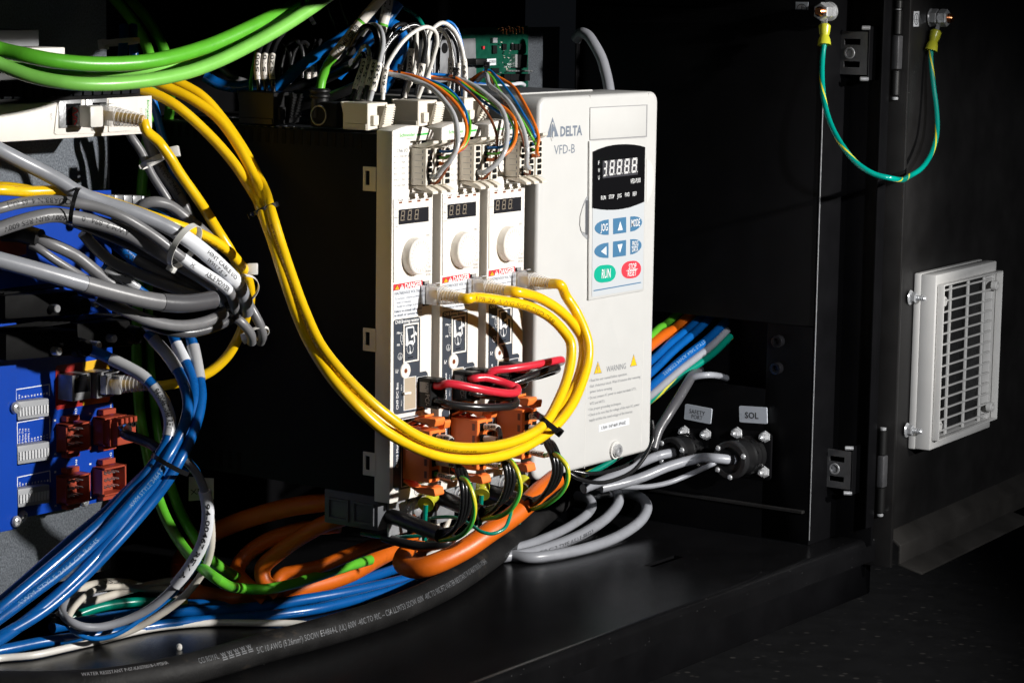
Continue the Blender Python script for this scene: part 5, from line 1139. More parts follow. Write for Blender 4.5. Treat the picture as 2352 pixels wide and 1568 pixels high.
o, tb = ycab('yellow network cable along the grey bundle, curling back to the red and yellow bezel', [(-40, 437, 1.455), (0, 436, 1.46), (60, 440, 1.475), (130, 439, 1.487), (188, 446, 1.492), (250, 463, 1.50), (320, 487, 1.51), (400, 515, 1.52), (455, 535, 1.535), (505, 562, 1.55), (545, 598, 1.565), (569, 640, 1.58), (574, 690, 1.595), (561, 740, 1.605), (546, 778, 1.61), (520, 820, 1.612), (478, 856, 1.61), (420, 876, 1.605), (365, 886, 1.60), n5])
printed(o, tb, 'C(UL)US CMR', 205, 330, .42, 0, flip=True, mt='print_brown'); printed(o, tb, 'VDF 12/18 0546', 460, 535, .30, -.7, mt='print_brown')
cable('network_cable', 'yellow shielded cable passing behind the pale grey cable at the far left', [(-40, 432, 1.50), (20, 432, 1.505), (70, 440, 1.51), (120, 455, 1.52)], 28, 'yellow_cable', group='yellow network cables')
tie((609, 481, .046), .42, 1, 33, 20, 10, 'tie_black', 'black cable tie round the yellow bundle beside the dark drive wall', 172, hs=1.1)
tie((1254, 968, -.062), -.80, 1, 33, 52, 13, 'tie_black', 'black cable tie closing the yellow loop in front of the inverter', 20, hs=1.25)
# ---- grey bundle, upper left
def gcab(label, pts, w, mt='grey_cable', grp='grey data cables'): return cable('data_cable', label, pts, w, mt, group=grp)
o, tb = gcab('thick pale grey cable entering from the upper left and ending under the white tags', [(-40, 322, 1.45), (0, 345, 1.46), (50, 371, 1.47), (100, 396, 1.478), (140, 418, 1.483), (174, 440, 1.487), (225, 462, 1.493), (300, 486, 1.50), (360, 510, 1.507), (400, 530, 1.512), (440, 556, 1.52), (480, 588, 1.53), (520, 625, 1.542), (550, 658, 1.552), (564, 692, 1.562), (566, 715, 1.575)], 35, 'pale_grey_cable')
sleeve(o, tb, .60, .865, 'paper_white', 1.06, name='printed_wrap'); 
mb = MB(); L = tb.len[-1]; tb2 = MB(); tb2.path, tb2.len, tb2.tan, tb2.r = tb.path, tb.len, tb.tan, tb.r*1.06
mb.ctext(tb2, 'HINT CABLE I/O', .70*L, .83*L, tb.r*.52, .38, bold=.01); mb.ctext(tb2, 'WWLT 5/19', .715*L, .80*L, tb.r*.52, -.42, bold=.01); build(mb, 'wrap_text', 'print_black', o)
o, tb = gcab('slim grey cable printed along its side and ending in a white power tag', [(-40, 488, 1.455), (0, 478, 1.46), (50, 466, 1.47), (112, 460, 1.478), (165, 465, 1.482), (212, 473, 1.487), (275, 495, 1.493), (325, 523, 1.50), (362, 548, 1.505), (405, 582, 1.512), (450, 615, 1.522), (502, 648, 1.535), (528, 672, 1.545), (538, 700, 1.555), (538, 725, 1.565)], 25)
printed(o, tb, 'QUABBIN 4165 (UL)', 12, 162, .45, 0, flip=True); sleeve(o, tb, .655, .865, 'paper_white', 1.08, name='printed_wrap'); tb2 = MB(); tb2.path, tb2.len, tb2.tan, tb2.r = tb.path, tb.len, tb.tan, tb.r*1.08; mb = MB(); L = tb.len[-1]; mb.ctext(tb2, 'ABLE POWER', .745*L, .85*L, tb.r*.85, .1, bold=.01); mb.ctext(tb2, 'HI', .685*L, .70*L, tb.r*.85, .1, bold=.01); build(mb, 'wrap_text', 'print_black', o)
o, tb = gcab('thick grey cable with 600V print running under the black tie', [(-40, 540, 1.455), (0, 525, 1.46), (75, 502, 1.47), (125, 494, 1.478), (165, 499, 1.484), (225, 512, 1.493), (287, 534, 1.503), (350, 570, 1.515), (400, 600, 1.527), (455, 632, 1.54), (500, 665, 1.555), (515, 690, 1.565)], 34)
printed(o, tb, '600V SUN RES 600V', 3, 146, .36, -.35, flip=True); printed(o, tb, 'AWM 21894 10', 182, 290, .36, .1, flip=True)
gcab('dark grey cable tucked under the printed grey cables', [(150, 500, 1.505), (225, 528, 1.512), (300, 560, 1.52), (370, 598, 1.535), (430, 640, 1.55), (490, 672, 1.565)], 30, 'dark_grey_cable')
gcab('grey cable leaving the short black sleeve, upper of two', [(70, 540, 1.503), (100, 553, 1.503), (140, 570, 1.508), (175, 588, 1.515), (212, 617, 1.522), (250, 647, 1.53), (287, 671, 1.537), (340, 695, 1.55)], 29)
gcab('slim grey cable leaving the short black sleeve, lower of two', [(70, 562, 1.50), (90, 572, 1.50), (125, 596, 1.505), (175, 627, 1.515), (205, 645, 1.525), (240, 665, 1.535)], 20)
o, tb = gcab('broad grey heat-shrunk cable sweeping below the whole grey bundle', [(-40, 588, 1.43), (0, 598, 1.435), (75, 618, 1.445), (155, 641, 1.457), (250, 668, 1.475), (350, 691, 1.495), (425, 697, 1.512), (492, 688, 1.53)], 39, 'pale_grey_cable')
sleeve(o, tb, .40, .74, 'grey_cable', 1.05, name='shrink_sleeve')
sleeve(o, tb, .74, .995, 'dark_grey_cable', 1.12, name='shrink_sleeve')
gcab('grey cable slanting across the middle of the bundle', [(190, 535, 1.515), (215, 565, 1.52), (250, 596, 1.525), (300, 622, 1.53), (375, 652, 1.54), (437, 675, 1.55), (480, 690, 1.56)], 27)
gcab('grey cable slanting beside the blue shielded cable', [(310, 592, 1.53), (340, 610, 1.532), (375, 626, 1.54), (425, 647, 1.55), (475, 670, 1.562), (510, 695, 1.572)], 24)
gcab('grey cable sagging below the broad shrunk cable', [(225, 683, 1.49), (250, 696, 1.492), (287, 713, 1.50), (350, 738, 1.515), (412, 748, 1.53), (465, 741, 1.545), (510, 722, 1.557), (540, 698, 1.568)], 27)
gcab('lowest grey cable of the bundle, sagging furthest', [(330, 740, 1.535), (370, 755, 1.535), (420, 764, 1.54), (470, 757, 1.55), (520, 738, 1.562), (555, 712, 1.575)], 24, 'dark_grey_cable')
gcab('grey cable bending down to the white tie at the bundle end', [(540, 655, 1.585), (566, 690, 1.59), (585, 722, 1.592), (598, 748, 1.595), (603, 768, 1.60), (598, 785, 1.61)], 22)
gcab('shorter grey cable bending down beside the white tie', [(520, 720, 1.585), (548, 735, 1.585), (564, 750, 1.588), (576, 768, 1.592), (578, 786, 1.60)], 22)
gcab('slim grey cable dropping from the module behind the yellow cable', [(292, 295, 1.615), (302, 315, 1.615), (325, 350, 1.618), (347, 398, 1.62), (375, 442, 1.623), (392, 468, 1.626), (405, 490, 1.63)], 20)
o, tb = gcab('dark grey cable dropping from the module towards the bundle end', [(335, 300, 1.622), (350, 345, 1.625), (370, 392, 1.628), (400, 432, 1.63), (425, 476, 1.633), (440, 510, 1.636)], 27, 'grey_cable'); printed(o, tb, 'AWM 2464', .35, .7, .4, .2)
gcab('glossy grey cable arching up behind the yellow cable', [(312, 488, 1.572), (325, 472, 1.57), (350, 464, 1.57), (387, 471, 1.575), (425, 498, 1.58), (462, 528, 1.588), (500, 566, 1.597)], 26)
o, tb = cable('data_cable', 'blue shielded cable slanting inside the grey bundle', [(200, 520, 1.545), (225, 533, 1.545), (275, 567, 1.548), (312, 600, 1.552), (345, 626, 1.556), (385, 655, 1.562)], 29, 'blue_cable', group='blue data cables'); printed(o, tb, '100 OHM F/UTP', .2, .8, .45, 0, flip=True)
cable('data_cable', 'thin blue cable under the white power tag', [(360, 598, 1.56), (410, 625, 1.562), (455, 652, 1.567), (490, 670, 1.572)], 15, 'bright_blue', group='blue data cables')
cable('data_cable', 'blue cable arching behind the glossy grey one', [(318, 495, 1.59), (345, 488, 1.588), (380, 498, 1.59), (410, 520, 1.595)], 24, 'blue_cable', group='blue data cables')
o, tb = cable('data_cable', 'short blue cable with a clear sleeve marked 77', [(235, 610, 1.528), (265, 630, 1.53), (300, 650, 1.533), (335, 675, 1.54)], 20, 'blue_cable', group='blue data cables'); sleeve(o, tb, .08, .78, 'clear_grey', 1.25, '77', th=.7)
tie((173, 474, 1.484), 1, .22, 43, 36, 10, 'tie_black', 'black cable tie across the grey cables at the left', 140, hs=1.1)
tie((424, 565, 1.516), 1, .62, 55, 46, 15, 'tie_white', 'broad white cable tie round the tagged grey cables', 175, hs=1.0, tilt=-.35)
tie((548, 668, 1.574), .55, 1, 48, 44, 8, 'tie_white', 'thin white cable tie at the bend of the grey bundle', 200, tilt=-.9, hs=1.6)
tie((592, 765, 1.598), .35, 1, 26, 22, 7, 'tie_white', 'small white cable tie at the lower end of the grey bundle', 175, tilt=-.6, hs=2.2)
tie((530, 712, 1.565), 1, -.5, 24, 30, 9, 'tie_black', 'black cable tie under the bend of the grey bundle', 30, hs=1.1)
bk_ = thing('tie_head', 'white square cable tie head jutting out at the bundle bend', 'cable tie', pd(580, 625, 1.575)); F = Frame(pd(580, 618, 1.575), (RT+UP*.05).normalized(), UP, -FW); build(MB().box(-.0032, .0032, -.0036, .0036, -.003, .003, F), 'head', 'tie_white', bk_, bevel=.0006)
bk_ = thing('tie_head', 'white cable tie head on the grey cables below the module', 'cable tie', pd(400, 348, 1.60)); F = Frame(pd(400, 349, 1.60), (RT+UP*.2).normalized(), (UP-RT*.2).normalized(), -FW); build(MB().box(-.0034, .0034, -.0034, .0034, -.003, .003, F), 'head', 'tie_white', bk_, bevel=.0006)
tie((352, 370, 1.612), .5, 1, 30, 22, 13, 'tie_white', 'white cable tie round the cables below the module', 200, hs=.6)
tie((278, 97, 1.60), .1, 1, 42, 24, 11, 'tie_white', 'white cable tie in the shade above the green arc', 150, hs=1.7)
cable('data_cable', 'pale blue cable rising in the shade under the white tie', [(285, 60, 1.61), (283, 100, 1.605), (280, 150, 1.60)], 22, 'blue_cable', group='blue data cables')
cable('data_cable', 'blue cable with print rising in the shade beside its twin', [(305, 60, 1.615), (306, 100, 1.61), (310, 150, 1.61)], 22, 'blue_cable', group='blue data cables')
cable('data_cable', 'bright blue cable running down beside the module end', [(345, 205, 1.64), (355, 245, 1.64), (368, 295, 1.64), (380, 335, 1.64), (398, 395, 1.645), (420, 450, 1.65)], 19, 'bright_blue', group='blue data cables')
# ---- blue cables down the left
def bcab(label, pts, w=27, mt='blue_cable'): return cable('control_cable', label, pts, w, mt, group='blue control cables')
o, tb = bcab('blue cable with clear sleeves leaving the black hood', [Vector(h1), (200, 803, 1.570), (228, 812, 1.568), (262, 828, 1.566), (300, 847, 1.564), (333, 868, 1.562), (362, 900, 1.560), (383, 938, 1.557), (391, 975, 1.553), (384, 1012, 1.550), (364, 1050, 1.545), (337, 1087, 1.542), (300, 1127, 1.541), (250, 1182, 1.534), (175, 1250, 1.520), (75, 1335, 1.498), (0, 1397, 1.483), (-40, 1430, 1.478)])
sleeve(o, tb, .10, .205, 'clear_grey', 1.12, name='clear_sleeve'); sleeve(o, tb, .225, .36, 'clear_grey', 1.12, '94-00467-348 REV', name='clear_sleeve', th=.45)
o, tb = bcab('blue cable with a clear sleeve, second of the tied strand', [(340, 765, 1.590), (357, 784, 1.588), (387, 818, 1.583), (411, 856, 1.577), (426, 892, 1.570), (432, 928, 1.563), (425, 968, 1.556), (408, 1008, 1.550), (385, 1048, 1.543), (358, 1090, 1.540), (318, 1136, 1.537), (272, 1188, 1.530), (222, 1240, 1.523), (150, 1305, 1.509), (75, 1362, 1.495), (0, 1418, 1.482), (-40, 1447, 1.475)])
sleeve(o, tb, .02, .13, 'clear_grey', 1.12, name='clear_sleeve'); printed(o, tb, 'AWM STYLE 2464 CE RoHS', 36, 222, .34, .0, flip=True, mt='print_dim'); printed(o, tb, 'AWM STYLE 2464 CE', .41, .54, .34, .25, flip=True, mt='print_dim')
o, tb = bcab('blue cable with a grey sleeve at its top, outermost of the tied strand', [(438, 775, 1.600), (447, 812, 1.597), (457, 868, 1.590), (462, 905, 1.583), (455, 955, 1.573), (438, 1005, 1.563), (415, 1052, 1.552), (392, 1092, 1.548), (360, 1137, 1.545), (310, 1197, 1.537), (255, 1258, 1.526), (185, 1330, 1.513), (100, 1402, 1.494), (0, 1462, 1.470), (-40, 1485, 1.460)])
sleeve(o, tb, .02, .11, 'clear_grey', 1.15, name='clear_sleeve')
o, tb = bcab('blue cable with a white paper tag at its top', [(392, 752, 1.605), (406, 790, 1.600), (424, 828, 1.593), (440, 868, 1.587), (446, 910, 1.580), (438, 955, 1.572), (418, 1004, 1.562), (393, 1048, 1.552), (366, 1094, 1.547), (330, 1142, 1.543), (285, 1200, 1.535), (235, 1262, 1.525), (160, 1340, 1.507), (60, 1425, 1.486), (-40, 1495, 1.455)])
sleeve(o, tb, .045, .10, 'paper_white', 1.1, name='printed_wrap')
bcab('dark blue cable along the upper side of the tied strand', [(345, 1075, 1.557), (300, 1118, 1.554), (240, 1175, 1.548), (160, 1240, 1.533), (60, 1328, 1.512), (-40, 1415, 1.486)], 22)
tie((392, 1066, 1.545), -.55, 1, 46, 34, 11, 'tie_black', 'black cable tie round the blue cables', 150, hs=1.1)
tg_ = thing('marker_tag', 'pale marker tag printed XB 5 behind the white cable', 'label', pd(460, 1120, 1.66)); Q = [pd(x, y, 1.66) for x, y in ((434, 1094), (491, 1098), (491, 1146), (433, 1150))]
build(MB().prism(Q, FW*.0005), 'tag', 'sleeve_white', tg_); mb = MB(); mb.text('XB 5', pd(438, 1136, 1.659), pd(482, 1131, 1.659), 12*1.66/F_PX, -FW, .0002); build(mb, 'lettering', 'print_black', tg_)
# TH1 lead
o, tb = cable('sensor_lead', 'black shrink-sleeved lead leaving the plug in the header printed TH1', [hp_+Vector((0, -.020, .002)), (290, 998, 1.59), (315, 1006, 1.585), (345, 1018, 1.58), (362, 1030, 1.575), (395, 1050, 1.57)], 24, 'shrink_tube'); 
cable('wire', 'short pale blue wire entering the red plug', [hp_+Vector((-.001, -.020, .0045)), (276, 984, 1.592), (290, 996, 1.592)], 6, 'bright_blue', 'wire')
# white and grey drop cables with paper wrap
o, tb = cable('control_cable', 'grey cable wrapped in a white paper tag, hanging to the floor loop', [(412, 1045, 1.57), (432, 1062, 1.575), (455, 1092, 1.58), (472, 1135, 1.585), (478, 1180, 1.59), (473, 1222, 1.595), (460, 1260, 1.60), (425, 1316, 1.605), (390, 1357, 1.61), (350, 1392, 1.612), (310, 1415, 1.612), (270, 1430, 1.61), (225, 1440, 1.605), (185, 1437, 1.60), (158, 1424, 1.60), (143, 1406, 1.612), (150, 1386, 1.63), (190, 1372, 1.65), (240, 1362, 1.668)], 20, 'pale_grey_cable', group='hanging cables')
sleeve(o, tb, .12, .40, 'paper_white', 1.45, '94-00467 REV A', name='printed_wrap', th=.35)
cable('control_cable', 'ivory cable hanging beside the grey cable with the paper tag', [(482, 1170, 1.60), (486, 1240, 1.605), (477, 1288, 1.61), (455, 1330, 1.615), (425, 1366, 1.618), (390, 1395, 1.62), (355, 1418, 1.62), (315, 1440, 1.62), (270, 1458, 1.618), (230, 1468, 1.62)], 18, 'ivory_cable', group='hanging cables')
cable('control_cable', 'thin blue cable hanging between the grey and ivory cables', [(428, 1050, 1.575), (455, 1082, 1.585), (476, 1140, 1.59), (478, 1200, 1.598), (471, 1250, 1.604), (455, 1290, 1.61), (430, 1330, 1.612), (400, 1362, 1.614), (365, 1392, 1.615), (325, 1420, 1.614), (290, 1444, 1.612), (250, 1462, 1.61), (205, 1465, 1.606), (170, 1450, 1.606), (150, 1430, 1.61)], 11, 'bright_blue', group='hanging cables')
cable('control_cable', 'ivory cable curling up from the floor tie', [(155, 1430, 1.61), (160, 1412, 1.615), (175, 1388, 1.625), (212, 1356, 1.64), (250, 1347, 1.66), (295, 1347, 1.675), (345, 1352, 1.69), (420, 1350, 1.70)], 15, 'ivory_cable', group='floor loop cables')
cable('control_cable', 'pale grey cable curling out of the floor tie', [(120, 1424, 1.62), (140, 1408, 1.625), (165, 1394, 1.635), (225, 1376, 1.655), (287, 1357, 1.675), (340, 1343, 1.69), (420, 1330, 1.71)], 19, 'ivory_cable', group='floor loop cables')
o, tb = cable('control_cable', 'printed pale cable lying behind the ivory curl', [(150, 1372, 1.66), (180, 1354, 1.67), (212, 1343, 1.68), (250, 1337, 1.69), (292, 1339, 1.70), (340, 1352, 1.71), (410, 1372, 1.715)], 21, 'ivory_cable', group='floor loop cables'); printed(o, tb, '195631 11 CSA', .35, .85, .42, .2, flip=True)
cable('earth_cable', 'green and yellow earth cable lying among the floor cables', [(150, 1425, 1.65), (195, 1404, 1.66), (240, 1391, 1.67), (310, 1382, 1.685), (360, 1382, 1.69), (430, 1384, 1.695)], 23, 'teal_wire')
tie((143, 1426, 1.61), -.3, 1, 30, 24, 10, 'tie_black', 'black cable tie on the floor loop cables', 150, hs=1.5)
# ---- floor cables
def fc(label, pts, w, mt, grp='blue floor cables', h=None):
    h = h or .5*w*1.5/F_PX+.0005; return cable('floor_cable', label, [(x, y, zf(h+dz)) for x, y, dz in pts], w, mt, group=grp)
fc('blue floor cable in front, next to the black rubber cable', [(-40, 1500, .002), (15, 1490, .002), (100, 1473, .002), (200, 1460, .001), (300, 1446, 0), (375, 1434, 0), (500, 1422, 0), (588, 1415, 0), (713, 1400, 0), (813, 1377, 0), (888, 1358, 0), (960, 1335, 0), (1030, 1310, 0)], 25, 'blue_cable')
o, tb = fc('blue floor cable lying second from the black rubber cable', [(120, 1440, .007), (175, 1430, .006), (275, 1414, .005), (375, 1405, .005), (500, 1402, .004), (588, 1394, .003), (688, 1378, .002), (788, 1361, .002), (888, 1340, .002), (963, 1321, .002), (1040, 1290, .002), (1110, 1255, .002)], 26, 'blue_cable')
fc('blue floor cable along the orange coil', [(300, 1395, .004), (375, 1388, .004), (500, 1387, .003), (588, 1380, .003), (680, 1365, .003), (788, 1342, .002), (880, 1315, .002), (950, 1290, .002), (1040, 1250, .002)], 24, 'blue_cable'); 
fc('thin white cable at the foot of the blue floor cables', [(-40, 1520, 0), (0, 1511, 0), (75, 1504, 0), (150, 1488, 0), (212, 1474, 0), (350, 1442, 0), (475, 1430, 0), (590, 1430, 0), (690, 1432, 0), (740, 1440, 0)], 17, 'white_cable', 'white floor cables')
fc('thin white cable among the blue floor cables under the drives', [(950, 1293, .010), (965, 1287, .010), (1010, 1262, .010), (1060, 1235, .010), (1120, 1200, .010), (1180, 1165, .010)], 16, 'white_cable', 'white floor cables')
o, tb = fc('thick black rubber mains cable with a long white print lying on the floor', [(-60, 1575, 0), (60, 1577, 0), (160, 1575, 0), (250, 1568, 0), (375, 1548, 0), (475, 1525, 0), (588, 1492, 0), (738, 1452, 0), (888, 1405, 0), (1013, 1350, 0), (1088, 1304, 0), (1176, 1238, 0), (1240, 1185, .003), (1310, 1130, .008), (1390, 1075, .015)], 66, 'rubber_cable', 'rubber cables')
printed(o, tb, 'WATER RESISTANT P-07-KA070018-1-MSHA', 185, 376, .14, .75, mt='print_soft'); printed(o, tb, 'CCI ROYAL', 438, 482, .19, .35, mt='print_mid')
printed(o, tb, '5/C 10 AWG (5.26mm²) SOOW E54864-L (UL) 600V -40C TO 90C -- CSA LL39753 SOOW 600V -40C TO 90C FT2 WATER RESISTANT P-07-KA070018-1-MSHA', 565, 1092, .20, -.05, mt='print_mid'); printed(o, tb, 'CCI ROYAL', 1132, 1162, .15, -.75, mt='print_mid')
L = tb.len[-1]; mb = MB()
for k in range(5):                                   # row of small crowns
    f0 = fr(tb, 488+14.5*k)*L; f1 = fr(tb, 499+14.5*k)*L; mb.ctext(tb, 'W', f0, f1, tb.r*.30, .32, bold=.02); mb.ctext(tb, '=', f0, f1, tb.r*.40, .06, bold=.02)
build(mb, 'crown_marks', 'print_mid', o)
# ---- orange power cables
def oc(label, pts, w=41): return cable('power_cable', label, pts, w, 'orange_cable', group='orange motor cables', n=18)
oc('orange motor cable leaving the drive foot and looping round the coil outside', [(790, 1143, 1.665), (742, 1153, 1.668), (690, 1160, 1.675), (636, 1171, 1.685), (558, 1194, 1.70), (500, 1218, 1.715), (441, 1255, 1.735), (412, 1296, 1.745), (418, 1334, 1.735), (455, 1362, zf(.012)), (512, 1372, zf(.010)), (588, 1370, zf(.010)), (663, 1357, zf(.010)), (738, 1339, zf(.011)), (800, 1318, zf(.013)), (863, 1284, zf(.016)), (905, 1262, zf(.018)), (960, 1240, zf(.02))], 42)
oc('orange motor cable curving down in the shade, inner turn of the coil', [(780, 1205, 1.70), (695, 1215, 1.705), (617, 1239, 1.715), (565, 1275, 1.72), (545, 1308, 1.715), (566, 1342, 1.70), (610, 1372, 1.70)], 36)
oc('orange motor cable bending sharply inside the coil', [(800, 1185, 1.66), (744, 1203, 1.668), (695, 1230, 1.675), (640, 1268, 1.685), (604, 1304, 1.69), (606, 1332, 1.69), (640, 1362, 1.69)], 38)
oc('orange motor cable lit in the middle of the coil', [(618, 1358, 1.705), (648, 1320, 1.71), (695, 1309, 1.712), (738, 1299, 1.715), (793, 1277, 1.72), (851, 1254, 1.725), (910, 1235, 1.73)], 32)
oc('thick orange motor cable with a blunt bend beside the black rubber cable', [(960, 1262, 1.655), (932, 1275, 1.635), (928, 1295, 1.62), (955, 1304, 1.612), (990, 1297, 1.61), (1063, 1263, 1.62), (1125, 1221, 1.635), (1176, 1186, 1.652), (1215, 1152, 1.668), (1236, 1132, 1.68), (1275, 1100, 1.70)], 48)
# ---- shielded leads to the motor plugs
def lead(k, sl_, wires, earth, lb, nm):
    o, tb = cable('shrink_lead', 'black heat-shrink lead end feeding the motor plug of the %s' % nm, sl_, 36, 'shrink_tube', group='black shrink leads')
    e = pt(sl_[-1]); dz = depth(e)
    for j in range(3):
        off = j-1
        P = [e+RT*(.0005*j)+UP*(.0022*off)]+[pd(x+off*7.5*s_, y-off*5*(1-s_), d_) for x, y, d_, s_ in wires]+[mo_entry(k, j)+NY*.012, mo_entry(k, j)]
        o2, t2_ = cable('motor_wire', 'black motor wire entering the %s way of the orange plug on the %s' % (('top', 'second', 'third')[j], nm.replace('drive beside the inverter', 'inverter side')), P, 12.5, 'black_wire', 'wire', 'black motor wires')
        sleeve(o2, t2_, .86, .98, 'sleeve_white', 1.25, '1240' if j == 0 else None, name='ferrule_sleeve', flip=True, th=.4)
    o3, t3_ = cable('earth_wire', 'green and yellow earth wire bending up to the %s' % nm, [e+UP*-.0035]+[pt(t) for t in earth]+[mo_entry(k, 3)+NY*.014+UP*-.001, mo_entry(k, 3)], 11.5, 'earth_wire', 'wire', 'green and yellow motor earth wires')
    sleeve(o3, t3_, .86, .975, 'sleeve_white', 1.3, 'GND', name='ferrule_sleeve', flip=True, th=.45)
lead(0, [(862, 1180, 1.625), (908, 1188, 1.61), (957, 1206, 1.597), (1011, 1227, 1.583)], [(1044, 1214, 1.575, .3), (1064, 1186, 1.57, .8), (1071, 1150, 1.567, 1), (1068, 1112, 1.567, 1), (1058, 1080, 1.572, 1)], [(1050, 1234, 1.573), (1078, 1210, 1.565), (1090, 1175, 1.56), (1087, 1140, 1.558), (1074, 1107, 1.56), (1054, 1096, 1.572)], '', 'outer drive')
lead(1, [(985, 1132, 1.665), (1015, 1143, 1.652), (1054, 1159, 1.637), (1109, 1178, 1.622)], [(1140, 1163, 1.615, .3), (1162, 1137, 1.61, .8), (1172, 1102, 1.607, 1), (1166, 1066, 1.607, 1), (1156, 1040, 1.612, 1)], [(1145, 1186, 1.612), (1176, 1166, 1.604), (1194, 1131, 1.60), (1193, 1097, 1.598), (1180, 1066, 1.60), (1160, 1052, 1.612)], '', 'middle drive')
lead(2, [(1085, 1115, 1.705), (1119, 1127, 1.69), (1162, 1139, 1.675), (1214, 1157, 1.66)], [(1242, 1143, 1.653, .3), (1268, 1116, 1.648, .8), (1281, 1081, 1.645, 1), (1274, 1044, 1.645, 1), (1262, 1018, 1.65, 1)], [(1250, 1160, 1.65), (1287, 1133, 1.642), (1304, 1100, 1.637), (1302, 1071, 1.636), (1286, 1050, 1.638), (1267, 1040, 1.65)], '', 'drive beside the inverter')
for k, (rc, tail, nm) in enumerate((((1003, 1122), (978, 1158), 'outer drive'), ((1112, 1100), (1106, 1136), 'middle drive'), ((1208, 1086), (1196, 1124), 'drive beside the inverter'))):
    c = py(*rc, YD-.004); e = py(*tail, YD-.010); r = thing('earth_lug', 'yellow crimped ring lug under the motor plug of the %s' % nm, 'terminal', c, 'yellow ring lugs')
    lug(r, c, (NY+ZU*-.4).normalized(), e, .0055, .0048)
    t_ = e; build(MB().tube([t_, t_+Vector((.0005, .001, -.010)), t_+Vector((.004, .004, -.024))], .0016, 10), 'earth_tail', 'teal_wire', r)
cable('earth_wire', 'teal earth wire looping low between the drive leads', [(985, 1190, 1.63), (1010, 1187, 1.625), (1045, 1188, 1.615), (1085, 1207, 1.60), (1105, 1220, 1.595), (1130, 1225, 1.595), (1158, 1213, 1.60), (1170, 1190, 1.608), (1178, 1160, 1.62)], 8.5, 'teal_wire', 'wire')
cable('earth_wire', 'thin dark earth wire sagging under the outer shrink lead', [(830, 1225, 1.65), (880, 1233, 1.63), (930, 1232, 1.615), (980, 1228, 1.61)], 9, 'teal_wire', 'wire')
for j, (a, b) in enumerate(((960, 1222), (985, 1215), (1010, 1206))): cable('control_cable', 'ivory cable passing behind the shrink leads under the drives', [(a, b+30, 1.66), (a+18, b-6, 1.665), (a+22, b-30, 1.675), (a+10, b-48, 1.69)], 13, 'ivory_cable', group='ivory cables under the drives')
cable('shrink_lead', 'dark brown cable sagging below the outer shrink lead', [(880, 1232, 1.62), (925, 1246, 1.612), (975, 1254, 1.607), (1022, 1247, 1.603), (1040, 1235, 1.61)], 22, 'shrink_tube', group='black shrink leads')
# ---- bus wires
def wire(label, pts, w, mt, grp=None, cat='wire', name='wire'): return cable(name, label, pts, w, mt, cat, grp, 12)
wire('red bus wire looping from the outer plug to the middle plug', [b1p, b1p+NY*.003, (1030, 881, -.025), (1088, 891, -.035), (1138, 900, -.040), (1172, 903, -.042), (1188, 899, -.040), (1186, 889, -.036), (1172, 884, -.033), (1150, 876, -.028), (1113, 867, -.022), b2p+NY*.003, b2p], 19, 'red_wire', 'red bus wires')
wire('black bus wire looping from the outer plug to the middle plug', [b1n, b1n+NY*.003, (1030, 928, -.025), (1088, 935, -.035), (1138, 935, -.040), (1172, 932, -.042), (1185, 924, -.040), (1178, 915, -.036), (1140, 910, -.028), (1105, 906, -.021), b2n+NY*.003, b2n], 19, 'black_wire', 'black bus wires')
wire('red bus wire reaching over to the inverter from the middle drive', [b3p, b3p+NY*.003, (1132, 852, -.022), (1176, 846, -.029), (1226, 838, -.034), (1270, 829, -.036), (1288, 826, -.035), (1286, 832, -.028), (1262, 838, -.02), (1225, 840, -.015), b4p+NY*.006, b4p], 18, 'red_wire', 'red bus wires')
wire('black bus wire reaching over to the inverter from the middle drive', [b3n, b3n+NY*.003, (1132, 892, -.022), (1176, 880, -.029), (1213, 867, -.033), (1251, 852, -.035), (1276, 845, -.035), (1276, 850, -.028), (1240, 862, -.02), (1210, 868, -.016), b4n+NY*.006, b4n], 18, 'black_wire', 'black bus wires')
# ---- cables on the right
def rc(label, pts, w, mt='pale_grey_cable', grp='grey cables on the right'): return cable('control_cable', label, pts, w, mt, group=grp)
rc('pale grey cable loop lying nearest the black rubber cable', [(1135, 1264, zf(.006)), (1188, 1257, zf(.006)), (1251, 1236, zf(.006)), (1313, 1206, zf(.007)), (1350, 1178, zf(.012)), (1360, 1160, zf(.018)), (1352, 1145, zf(.022)), (1325, 1138, zf(.022))], 23)
o, tb = rc('pale grey cable loop lying between two others on the cabinet floor', [(1140, 1280, zf(.0045)), (1195, 1273, zf(.0045)), (1276, 1251, zf(.0045)), (1351, 1218, zf(.006)), (1400, 1182, zf(.012)), (1421, 1150, zf(.020)), (1415, 1124, zf(.028)), (1385, 1112, zf(.030)), (1340, 1118, zf(.028))], 25); printed(o, tb, 'R06 7/0 CL2 TYPE (UL) E-88323', .12, .55, .34, -.5)
rc('pale grey cable loop swinging widest over the cabinet floor', [(1150, 1272, zf(.0045)), (1215, 1280, zf(.0045)), (1276, 1273, zf(.0045)), (1351, 1257, zf(.0045)), (1426, 1228, zf(.006)), (1474, 1192, zf(.012)), (1486, 1162, zf(.018)), (1464, 1138, zf(.021)), (1426, 1129, zf(.021)), (1376, 1133, zf(.020)), (1330, 1142, zf(.018))], 25)
d5 = depth(e1); d6 = depth(e2)
o, tb = rc('pale grey cable leading into the connector under the SAFETY PORT tag', [e1+XU*.012, e1, (1516, 1045, d5-.008), (1501, 1050, d5-.010), (1451, 1072, 1.93), (1401, 1096, 1.91), (1340, 1122, 1.89)], 22); sleeve(o, tb, .06, .14, 'dark_grey_cable', 1.08, name='dark_sleeve')
